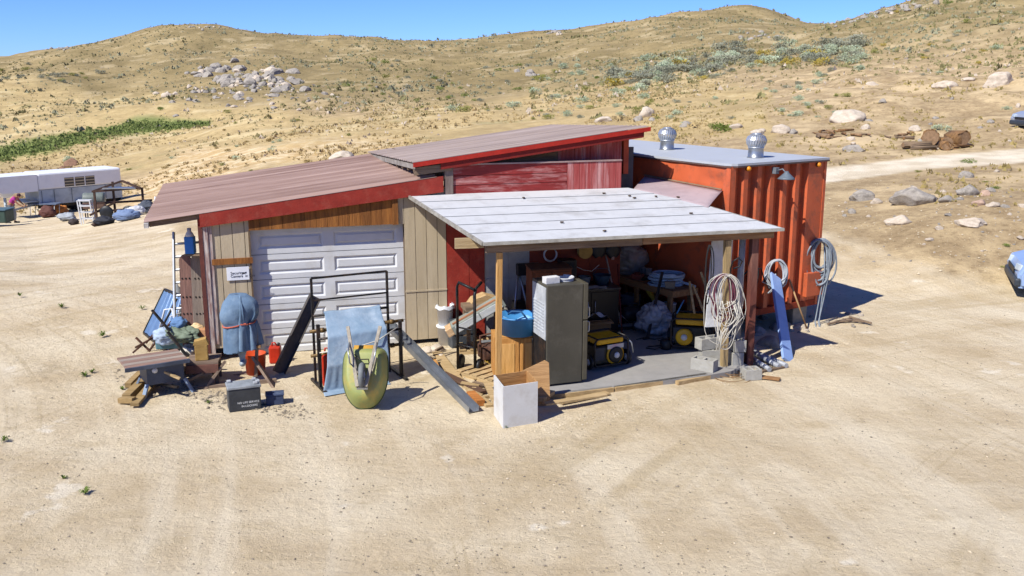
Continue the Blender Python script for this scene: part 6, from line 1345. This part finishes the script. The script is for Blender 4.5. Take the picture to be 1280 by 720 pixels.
# ================================================================ rocks
def put_rock(px, py, wpx, flat, seed, m, label, group=None, stretch=1.5, rz=None):
    p = T(px, py); dep_ = p.y*cP+(CH-p.z)*sP; r = wpx*(1.2 if px > 1030 and wpx > 12 else 1)/2/(FPX/dep_)
    o = single('boulder', stone(1.0, seed, .95, 4 if wpx > 20 else 3, ang=1.15), m, label, 'boulder', p, 0, group); flat = flat*.8+.2
    o.scale = (r*1.05, r*.75, r*flat*1.05); o.rotation_euler.z = rnd.uniform(-.3, .3) if rz is None else rz
    o.location.z += r*flat*.25; return o
RG = 'boulders on the slope right of the container'
for k, (px, py, w_, f, m, lab) in enumerate((
 (1143, 254, 46, .5, rk, 'largest grey boulder below the gravel track'), (1078, 250, 30, .45, rk, 'grey white boulder left of the largest one below the track'),
 (1095, 254, 13, .6, rkp, 'small stone touching the right of the grey white boulder'), (1123, 279, 27, .4, rkp, 'flat white boulder lowest on the bank'),
 (1209, 243, 24, .85, rk, 'upright grey boulder with a stone above it'), (1207, 222, 15, .7, rk, 'dark stone just above the upright grey boulder'),
 (1232, 244, 14, .7, mat('granite_pink','B49A88','97806f',scale=4,rough=.9,bump=.6,bscale=14), 'round pinkish stone right of the upright boulder'), (1224, 256, 17, .4, _m['granite_pink'], 'flat pinkish stone below the round one'),
 (1183, 252, 20, .4, rk, 'low grey stone right of the largest boulder'), (1241, 258, 15, .35, rkp, 'flat pale stone farthest right below the track'),
 (1215, 281, 32, .3, rkp, 'broad pale rock half buried in the bank'), (1086, 271, 7, .6, rkp, 'tiny white stone between two white boulders'),
 (1162, 301, 11, .5, rkp, 'small pale stone low in the middle of the bank'), (1245, 215, 9, .5, rkp, 'tiny pale stone just below the track on the right'),
 (1060, 151, 34, .5, rkp, 'big white boulder upslope of the container'), (1045, 152, 14, .6, rkp, 'small white boulder attached left of the big white one'),
 (1068, 189, 23, .45, rk, 'smooth grey boulder just above the track'), (975, 166, 24, .6, rkp, 'tan boulder right behind the container roof'),
 (992, 167, 11, .9, rk, 'grey stone at the right of the tan boulder'), (948, 168, 22, .45, rkp, 'pale boulder behind the front roof vent'), (952, 165, 10, .7, rkp, 'small pale stone on top of the boulder behind the vent'),
 (1181, 109, 28, .35, rkp, 'flat white boulder high on the right slope'), (1185, 112, 8, .6, rk, 'small grey stone in front of the flat white high boulder'),
 (1249, 106, 34, .5, rkp, 'large tilted white boulder high on the right slope'), (1210, 101, 14, .4, rkp, 'low pinkish rock between the two high white boulders'),
 (1090, 107, 15, .35, rkp, 'low pale rock in the middle of the right slope'), (1145, 163, 14, .5, rkp, 'pale rock left of the log pile'),
 (808, 146, 20, 1.0, rkp, 'tall pale boulder behind the upper roof tip'), (798, 151, 14, .8, rk, 'grey boulder leaning on the tall pale boulder'), (816, 151, 11, .6, rk, 'small grey rock right of the tall pale boulder'),
 (754, 152, 22, .45, rkp, 'flat pale boulder above the upper roof'), (430, 199, 34, .35, rkp, 'long flat pale rock behind the low roof end'),
 (209, 121, 15, .5, rkp, 'white rock left of the rocky outcrop'), (245, 128, 11, .6, rk, 'grey rock below left of the outcrop'), (858, 158, 18, .5, rk, 'grey rock behind the rear roof vent'),
 (920, 160, 20, .35, rkp, 'flat tan rock beside the green bush'), (90, 208, 18, .9, mat('reddish_rock','8a6c58','6d5444',scale=4,rough=.9,bump=.6,bscale=14), 'reddish rock above the trailer roof'), (78, 211, 10, .7, _m['reddish_rock'], 'small reddish rock left of the one above the trailer'))):
    put_rock(px, py, w_, f, 100+k, m, lab)
protos = [stone(1.0, 300+k, .9, 2, ang=1.25, sm=False).build('boulder', rk) for k in range(5)]+[stone(1.0, 320+k, .9, 2, ang=1.25, sm=False).build('boulder', rkp) for k in range(4)]
pm = [o.data for o in protos]
for o in protos: bpy.data.objects.remove(o)
def inst(me_, name, p, s, label, cat, group):
    o = bpy.data.objects.new(name, me_); COL.objects.link(o); o.location = p; o.scale = s; o.rotation_euler = (rnd.uniform(-.2,.2), rnd.uniform(-.2,.2), rnd.uniform(0, 6.28)); return tag(o, label, cat, group)
def rocks(n, fn, wr, label, group, nm='rock'):
    for k in range(n):
        px, py = fn(); p = T(px, py); dep_ = p.y*cP+(CH-p.z)*sP; r = rnd.uniform(*wr)/2*dep_/FPX; z = rnd.uniform(.45, .95)
        p.z += r*.08; inst(rnd.choice(pm[:5] if nm == 'rock' and rnd.random() < .7 else pm), nm, p, (r, r*rnd.uniform(.6,1.1), r*z), label, nm, group)
g_ = rnd.gauss
rocks(110, lambda: (lambda x: (x, 100+(x-318)*.10+g_(0, 8)))(g_(312, 34)), (6, 21), 'grey boulder in the rocky outcrop on the left hillside', 'boulders of the hillside outcrop')
rocks(75, lambda: (g_(310, 62), g_(120, 10)), (3, 11), 'loose stone scattered below the rocky outcrop', 'stones below the outcrop', 'stone')
rocks(14, lambda: (g_(255, 14), 33+abs(g_(0, 3))), (3, 6), 'rock on the left hilltop skyline', 'rocks of the left hilltop')
rocks(12, lambda: (g_(70, 10), 60+abs(g_(0, 2))), (4, 8), 'dark rock on the far left skyline', 'rocks of the far left skyline')
rocks(16, lambda: (g_(693, 9), 40+abs(g_(0, 2))), (4, 8), 'rock of the small crag on the middle skyline', 'rocks of the middle crag')
rocks(10, lambda: (g_(382, 8), 41+abs(g_(0, 2))), (3, 6), 'rock on the second hilltop skyline', 'rocks of the second hilltop')
rocks(40, lambda: (lambda x: (x, 33-(x-1020)*.235+rnd.uniform(0, 7)))(rnd.uniform(1040, 1175)), (4, 11), 'rock along the ridge of the right slope', 'rocks of the right ridge')
rocks(12, lambda: (g_(660, 12), g_(95, 7)), (4, 12), 'grey rock in the gully above the roof', 'rocks of the gully')
rocks(12, lambda: (g_(945, 14), g_(46, 4)), (4, 9), 'pale rock above the sagebrush thicket', 'rocks above the thicket')
rocks(70, lambda: (rnd.uniform(1045, 1290), rnd.uniform(232, 330)), (2, 6), 'small stone on the bank below the gravel track', 'small stones of the bank', 'stone')
rocks(16, lambda: (rnd.uniform(1050, 1290), rnd.uniform(238, 300)), (8, 17), 'half buried boulder on the bank below the gravel track', 'half buried boulders of the bank', 'boulder')
rocks(14, lambda: (rnd.uniform(1040, 1290), rnd.uniform(120, 182)), (6, 14), 'pale boulder on the slope above the gravel track', 'boulders above the track', 'boulder')
# leaf bits on the porch roof
for k in range(9):
    u, v = rnd.uniform(.5, 4.2), rnd.uniform(.2, 2.8); dp_ = MB(); dp_.bb(-.03, .03, -.02, .02, 0, .02, bev=.006); o = dp_.build('roof_debris', mat('dry_debris','5a4c3c','3f352a')); o.location = (Matrix.Translation(porch.location) @ porch.rotation_euler.to_matrix().to_4x4()) @ Vector((u, v, 2.40+.12*v+.015)); o.rotation_euler.z = k; tag(o, 'small dark clod lying on the pale porch roof', 'debris', 'clods on the porch roof')
# pebbles on the yard: one mass
def pebbles(n, r0, r1, fn, name, m):
    ico = [(0,0,1),(.9,0,.2),(.3,.85,.2),(-.7,.5,.2),(-.7,-.5,.2),(.3,-.85,.2),(0,0,-.6)]
    fc = [(0,1,2),(0,2,3),(0,3,4),(0,4,5),(0,5,1),(6,2,1),(6,3,2),(6,4,3),(6,5,4),(6,1,5)]
    vs, fs = [], []
    P_ = [fn() for _ in range(n)]; zz = H(np.array([p[0] for p in P_]), np.array([p[1] for p in P_]))
    for (x, y), z in zip(P_, zz):
        r = r0*(r1/r0)**(rnd.random()**2.2); a_ = rnd.uniform(0, 6.28); c, s = math.cos(a_), math.sin(a_); sx, sy, sz = r*rnd.uniform(.7,1.3), r*rnd.uniform(.6,1), r*rnd.uniform(.4,.8); b0 = len(vs)
        for q in ico:
            j = rnd.uniform(.8, 1.2); vs.append((x+(q[0]*c*sx-q[1]*s*sy)*j, y+(q[0]*s*sx+q[1]*c*sy)*j, z+q[2]*sz*j+.2*sz))
        fs += [tuple(b0+i for i in f) for f in fc]
    me_ = bpy.data.meshes.new(name); me_.from_pydata(vs, [], fs); me_.materials.append(m); o = bpy.data.objects.new(name, me_); COL.objects.link(o); return tag(o, kind='stuff')
pg = mat('pebble_grey', '8C8272', '6f6658', rough=.9, bump=0, scale=.7); pgl = mat('pebble_pale', 'C9BCA4', 'b0a288', rough=.9, bump=0, scale=.7)
def yardp():
    while True:
        p = G(rnd.uniform(-60, 1340), 290+430*rnd.random()**.8)
        if rnd.random() < .25+1.2*max(0, float(fbm(np.array([p.x]), np.array([p.y]), 2.2, 3)[0])+.15): return p.x, p.y
pebbles(3500, .005, .026, yardp, 'gravel', pg); pebbles(1300, .005, .026, yardp, 'gravel', pgl)
def linep(x0, y0, x1, y1, w_):
    def f():
        u = rnd.random(); p = G(x0+(x1-x0)*u+g_(0, w_), y0+(y1-y0)*u+g_(0, w_*.3)); return p.x, p.y
    return f
pebbles(1300, .005, .02, linep(570, 556, 900, 488, 14), 'gravel', pgl); pebbles(900, .008, .045, linep(150, 470, 380, 520, 16), 'gravel', pg); pebbles(700, .008, .03, linep(900, 480, 1060, 420, 14), 'gravel', pgl)
pebbles(700, .01, .05, lambda: (lambda p: (p.x, p.y))(T(rnd.uniform(1030, 1300), rnd.uniform(225, 345))), 'gravel', pgl)
# stones beneath container end
for k in range(26):
    px, py = rnd.uniform(938, 1085), 0; py = 408+rnd.uniform(-12, 14)-(px-940)*.06; p = G(px, py); r = rnd.uniform(.04, .16) if px < 1000 else rnd.uniform(.03, .09)
    inst(rnd.choice(pm), 'stone', p, (r, r*.8, r*.6), 'loose grey stone on the ground below the container end', 'stone', 'stones below the container end')
for k, (px, py, r) in enumerate(((962, 432, .27), (945, 415, .2), (975, 412, .24))):
    p = G(px, py); single('large_stone', stone(r, 700+k), rk, ['large dark rock beside the grey pipe pile', 'dark rock half hidden behind the maroon post', 'dark rock in the shade behind the blue board'][k], 'stone', p)
for k in range(4): plank(G(1035+k*9, 405-k*3, .03), G(1062+k*9, 398+2*k, .03), .05, .03, 'timber_offcut', oldw, 'dark stick lying in the container shadow', 'sticks in the container shadow')
# ================================================================ log pile and dead brush on the right
bark = mat('log_bark', '8c6a44', '553f2c', scale=9, rough=.9, bump=.8, bscale=12); cutw = mat('log_cut', '92765a', '6f5840', scale=9, rough=.8)
for k, (px, py, l, r, a_) in enumerate(((1163, 180, 1.1, .36, 65), (1181, 183, .8, .24, 80), (1195, 180, .9, .33, 105), (1180, 187, .5, .2, 85), (1146, 184, 1.3, .12, 10), (1155, 187, 1.0, .1, -25), (1203, 185, 1.3, .06, 30))):
    p = T(px, py); t = thing('cut_log', ['thickest golden brown log of the woodpile', 'log in the middle of the woodpile', 'round dark log right in the woodpile', 'small front log with pale cut end in the woodpile', 'long grey log lying left of the woodpile', 'low grey log nearest the track in the woodpile', 'thin branch sticking out right of the woodpile'][k], 'log', p+Vector((0,0,r*.8)), R(a_), 'logs of the woodpile')
    MB().cyl((-l/2,0,0), (l/2,0,0), r, r*.88, 18).build('trunk', bark if k not in (4,5) else oldw, t, jit=.05); MB().cyl((-l/2-.006,0,0), (-l/2-.002,0,0), r*.9, r*.9, 18).build('cut_face', cutw, t)
for k in range(30):
    px = rnd.uniform(1018, 1140); py = 168+rnd.uniform(-4, 5)+(px-1018)*.02; p = T(px, py); l = rnd.uniform(.25, .9); r = rnd.uniform(.03, .09)
    m_ = MB(); m_.tube([(-l/2,0,0),(0,.05,.02),(l/2,0,.03)], [r, r*.9, r*.6], 7); single('branch_piece', m_, [bark, oldw, cutw][k % 3], 'piece of split branch wood in the scatter left of the woodpile', 'branch', p+Vector((0,0,r)), rnd.uniform(0, 6.28), 'split wood scattered above the track')
rocks(9, lambda: (rnd.uniform(1142, 1205), rnd.uniform(176, 188)), (7, 13), 'pale rock among the cut logs', 'rocks in the woodpile')
# ================================================================ shrubs
def bushmesh(name, m, n, leaf, seed, up=.75, open_=.0):
    q = random.Random(seed); vs, fs = [], []
    cl = [(q.uniform(-.6,.6), q.uniform(-.6,.6), q.uniform(.15,.6), q.uniform(.25,.5)) for _ in range(9)]
    for _ in range(n):
        c = q.choice(cl); d = Vector((q.gauss(0,1), q.gauss(0,1), q.gauss(0,1)+.3)).normalized(); rr = c[3]*q.uniform(.55, 1.08)
        p = Vector((c[0], c[1], c[2]))+d*rr; p.z *= up
        if p.z < 0: p.z = q.uniform(0, .1)
        nrm = (d+Vector((q.uniform(-.8,.8) for _ in range(3)))).normalized(); t1 = nrm.cross(Vector((q.random(), q.random(), q.random()+.2))).normalized(); t2 = nrm.cross(t1); s = leaf*q.uniform(.6, 1.4); b0 = len(vs)
        vs += [p-t1*s*.5, p+t2*s*.35+d*s*.3, p+t1*s*.5, p+d*s*.9]; fs.append((b0, b0+1, b0+2, b0+3))
    for _ in range(7):   # stems
        c = q.choice(cl); b0 = len(vs); w_ = .02
        vs += [(-w_, 0, -.05), (w_, 0, -.05), (c[0]+w_, c[1], c[2]*up), (c[0]-w_, c[1], c[2]*up)]; fs.append((b0, b0+1, b0+2, b0+3))
    me_ = bpy.data.meshes.new(name); me_.from_pydata([tuple(v) for v in vs], [], fs); me_.materials.append(m); return me_
def lf(name, c, c2): return mat(name, c, c2, scale=3, rough=.9, bump=0, spec=.1)
BM = {'sage': lf('sage_leaf', 'B4BFA4', '96a184'), 'grey': lf('grey_brush_leaf', '9C9E8C', '7c7e6a'), 'olive': lf('olive_leaf', '97985A', '77783f'), 'green': lf('green_leaf', '748640', '58682c'), 'yellow': lf('yellow_brush_leaf', 'B8A654', '96863c'), 'tan': lf('dry_tuft_leaf', 'A08A58', '7b6a42')}
BP = {k: [bushmesh('shrub', m, 420, .13, 10*i+j, .8) for j in range(3)] for i, (k, m) in enumerate(BM.items())}
def bush(px, py, wpx, kind, label, group, hf=.75, name='shrub', cat='shrub'):
    p = T(px, py); dep_ = p.y*cP+(CH-p.z)*sP; r = wpx/2*dep_/FPX
    o = bpy.data.objects.new(name, rnd.choice(BP[kind])); COL.objects.link(o); o.location = p; o.location.z -= r*.05
    o.scale = (r*.95, r*.95, r*hf*1.5); o.rotation_euler.z = rnd.uniform(0, 6.28); return tag(o, label, cat, group)
for px, py, w_, k, lab in (
 (902, 164, 34, 'green', 'bright green shrub behind the container roof'), (892, 160, 16, 'green', 'smaller green shrub merged left of the bright green one'), (1176, 163, 26, 'sage', 'pale sage bush right above the woodpile'),
 (1257, 137, 14, 'sage', 'small sage bush left of the silver car'), (857, 157, 17, 'sage', 'pale sage tuft left of the bright green shrub'), (580, 140, 24, 'olive', 'green olive bush above the left end of the upper roof'),
 (563, 138, 20, 'sage', 'grey sage bush left of the olive green one'), (641, 134, 24, 'sage', 'wide sage bush above the middle of the upper roof'), (731, 128, 22, 'sage', 'round sage bush on the slope above the upper roof'),
 (708, 145, 20, 'sage', 'round sage bush just above the upper roof'), (697, 122, 16, 'sage', 'grey sage bush left of two on the slope'), (685, 149, 18, 'olive', 'low olive bush just above the upper roof'),
 (800, 114, 28, 'sage', 'pale sage bush in front of the thicket'), (768, 116, 18, 'sage', 'small pale sage bush left of the thicket front'), (340, 189, 14, 'sage', 'pale sage bush on the eroded bank behind the low roof'),
 (296, 199, 15, 'sage', 'greyish sage tuft on the bank'), (277, 207, 12, 'olive', 'low olive tuft left on the bank'), (88, 203, 22, 'sage', 'sage bush above the trailer roof'), (125, 92, 16, 'grey', 'dark round bush on the left hill shelf'),
 (52, 98, 12, 'grey', 'dark bush left on the hill shelf'), (74, 96, 18, 'grey', 'wide dark bush middle of the hill shelf'), (986, 5, 0, 'green', ''), (1185, 5, 16, 'green', 'green bush on the crest of the right slope'), (1242, 8, 0, 'grey', ''),
 (1243, 62, 18, 'sage', 'low green patch bush on the high right slope'), (1278, 62, 12, 'sage', 'sage bush at the right edge high up'), (1207, 28, 14, 'olive', 'olive bush high on the right slope'), (1250, 28, 10, 'yellow', 'yellowish bush high on the right slope'),
 (200, 137, 12, 'green', 'small green bush at the end of the green strip'), (285, 141, 12, 'olive', 'olive tuft below the outcrop'), (497, 118, 12, 'grey', 'dark bush in the dry gully'), (480, 107, 9, 'olive', 'small olive bush up the dry gully')):
    if w_: bush(px, py, w_, k, lab, None, .6)
nb_ = 0
def many(n, fn, wr, kinds, label, group, hf=.6):
    for _ in range(n):
        px, py = fn(); bush(px, py, rnd.uniform(*wr), rnd.choice(kinds), label, group, hf)
many(115, lambda: (lambda x: (x, 92-(x-760)*.085+g_(0, 8)+(6 if x < 900 else -2)))(rnd.uniform(765, 1085)), (18, 34), ['grey', 'grey', 'sage', 'grey', 'sage', 'grey', 'yellow'], 'grey sagebrush in the thicket on the right hillside', 'sagebrush thicket')
many(80, lambda: (rnd.uniform(640, 1080), rnd.uniform(80, 150)), (8, 20), ['sage', 'sage', 'olive', 'grey'], 'pale sage bush scattered below the thicket', 'sage bushes below the thicket')
many(60, lambda: (rnd.uniform(430, 760), rnd.uniform(72, 140)), (6, 14), ['grey', 'olive', 'grey', 'green'], 'small dark bush dotted on the middle hillside', 'bushes of the middle hillside')
many(22, lambda: (rnd.uniform(0, 110), g_(98, 4)), (6, 13), ['grey', 'grey', 'olive'], 'small dark bush in the row on the left hill shelf', 'bushes of the left shelf')
many(40, lambda: (rnd.uniform(1000, 1280), rnd.uniform(15, 105)), (5, 12), ['olive', 'sage', 'grey', 'yellow'], 'small bush scattered on the right slope', 'bushes of the right slope')
many(25, lambda: (rnd.uniform(150, 560), rnd.uniform(150, 215)), (6, 12), ['sage', 'tan', 'olive'], 'low tuft on the dry grass behind the workshop', 'tufts behind the workshop')
# distant scrub as one mass
def scrubmass(n, fn, name, m, s0, s1, k=9):
    P_ = []; tries = 0
    xs = []
    for _ in range(n):
        X_, Y_ = fn(); xs.append((X_, Y_))
    xs = np.array(xs); zz = H(xs[:, 0], xs[:, 1], False); dq = xs[:, 1]*cP+(CH-zz)*sP; pxq = 640+FPX*xs[:, 0]/dq; pyq = 360-FPX*(xs[:, 1]*sP+(zz-CH)*cP)/dq
    xs = xs[(pxq < 985) | (np.abs(pyq-np.interp(pxq, [1000, 1080, 1180, 1330], [223, 213, 202, 190])) > 10)]; zz = H(xs[:, 0], xs[:, 1], False); vs = []; fs = []
    for (x, y), z in zip(xs, zz):
        s = rnd.uniform(s0, s1)*(1+1.2*(rnd.random() > .92)); b0 = len(vs)
        for j in range(k):
            a_ = rnd.uniform(0, 6.28); d = rnd.uniform(0, .55)*s; cx, cy, cz = x+d*math.cos(a_), y+d*math.sin(a_), z+rnd.uniform(.05, .5)*s
            l = s*rnd.uniform(.3, .6); a2 = rnd.uniform(0, 6.28); b_ = len(vs)
            vs += [(cx-l*math.cos(a2)*.5, cy-l*math.sin(a2)*.5, cz-l*.3), (cx+l*math.cos(a2)*.5, cy+l*math.sin(a2)*.5, cz-l*.2), (cx+l*.2*math.sin(a2), cy, cz+l*.5)]; fs.append((b_, b_+1, b_+2))
    me_ = bpy.data.meshes.new(name); me_.from_pydata(vs, [], fs); me_.materials.append(m); o = bpy.data.objects.new(name, me_); COL.objects.link(o); return tag(o, kind='stuff')
def pol(r0, r1, a0=-36, a1=36, clump=True, sc_=25, thr=.0):
    pool = []; rs_ = np.random.RandomState(int(r0*7+sc_*3+r1))
    def f():
        if not pool:
            r = r0*(r1/r0)**(rs_.rand(6000)**.6); a_ = np.radians(rs_.uniform(a0, a1, 6000)); x, y = r*np.sin(a_), r*np.cos(a_)
            ok = fbm(x, y, sc_, 3) > thr; pool.extend(zip(x[ok].tolist(), y[ok].tolist()))
        return pool.pop()
    return f
scrubmass(4200, pol(120, 340, thr=-.12), 'distant_scrub', lf('far_scrub', '8A8560', '6e6a48'), .25, .7)
scrubmass(14000, pol(85, 335, thr=-.25, sc_=18), 'fine_scrub', lf('fine_scrub_leaf', '8E8560', '716a49'), .14, .42, 5)
scrubmass(2600, pol(120, 340, thr=.0, sc_=14), 'distant_scrub', lf('far_scrub_grey', '9A9A80', '7d7e66'), .3, .8)
scrubmass(2400, pol(70, 200, 2, 36, thr=-.05, sc_=12), 'hillside_scrub', lf('mid_scrub', '8a855e', '7b7750'), .15, .45)
scrubmass(6000, pol(42, 130, -36, 12, thr=-.05, sc_=9), 'dry_grass', lf('dry_grass_leaf', 'B8A47A', '9c8a62'), .08, .28, 10)
scrubmass(2500, pol(60, 330, thr=-.2, sc_=9), 'hillside_stones', rkp, .15, .5, 3)
scrubmass(1800, pol(26, 75, 8, 36, thr=-.1, sc_=5), 'bank_grass', lf('bank_grass_leaf', 'A89664', '7f7448'), .06, .22, 7)
# green strip of reeds
def gstrip():
    px = rnd.uniform(-60, 262); py = float(np.interp(px, [-60, 0, 60, 110, 170, 262], [200, 191, 180, 169, 158, 154])); hw = float(np.interp(px, [-60, 60, 170, 262], [13, 9, 8, 2]))
    p = T(px, py+2+g_(0, hw*.5)); return p.x, p.y
scrubmass(3600, gstrip, 'green_reeds', lf('reed_green', '848F58', '68763f'), .12, .42, 14)
# weeds in the yard
def weed(px, py, s, lab, g=True):
    s *= .75
    p = G(px, py, 0); q = random.Random(px); vs, fs = [], []
    for _ in range(26):
        a_ = q.uniform(0, 6.28); l = s*q.uniform(.5, 1); h_ = q.uniform(.2, 1)*s; w_ = s*.07; b0 = len(vs); c, s_ = math.cos(a_), math.sin(a_)
        vs += [(-s_*w_, c*w_, 0), (s_*w_, -c*w_, 0), (c*l*.6+s_*w_, s_*l*.6-c*w_, h_*.8), (c*l*.6-s_*w_, s_*l*.6+c*w_, h_*.8), (c*l, s_*l, h_*.6)]; fs += [(b0, b0+1, b0+2, b0+3), (b0+3, b0+2, b0+4)]
    me_ = bpy.data.meshes.new('weed'); me_.from_pydata(vs, [], fs); me_.materials.append(lf('weed_green', '66783A', '4d5c28')); o = bpy.data.objects.new('weed', me_); COL.objects.link(o); o.location = p; tag(o, lab, 'weed', 'weeds of the dirt yard')
for px, py, s, lab in ((77, 384, .16, 'leafy green weed farthest back of the left yard'), (25, 370, .14, 'low weed near the left edge of the yard'), (128, 420, .17, 'green weed halfway between the left edge and the table saw'), (106, 470, .15, 'pair of sprouts left of the lumber'), (115, 466, .12, 'small sprout right of the sprout pair'), (178, 386, .14, 'green weed just left of the blue grey sheet'), (5, 551, .12, 'small weed touching the left picture edge'), (107, 617, .13, 'green weed in the lower left foreground'), (80, 599, .09, 'tiny sprout up left of the foreground weed'), (153, 487, .1, 'weed beside the thick beam'), (261, 504, .1, 'weed at the foot of the motor stand leg'), (1210, 200, .5, 'green tuft at the edge of the gravel track'), (633, 535, .07, 'tiny weed at the white box corner')):
    weed(px, py, s, lab)
for px, py, s, lab in ((1212, 203, 22, 'grey green tuft at the near edge of the gravel track'), (1245, 236, 16, 'green tuft on the bank below the track'), (1232, 228, 10, 'small tuft left of the bank tuft'), (1258, 307, 14, 'green tuft above the pale blue car'), (1148, 215, 12, 'flat green tuft along the track edge'), (1258, 375, 0, ''), (1255, 334, 12, 'green tuft beside the pale blue car')):
    if s: bush(px, py, s, 'green' if s > 12 else 'olive', lab, None, .4, 'low_shrub', 'shrub')
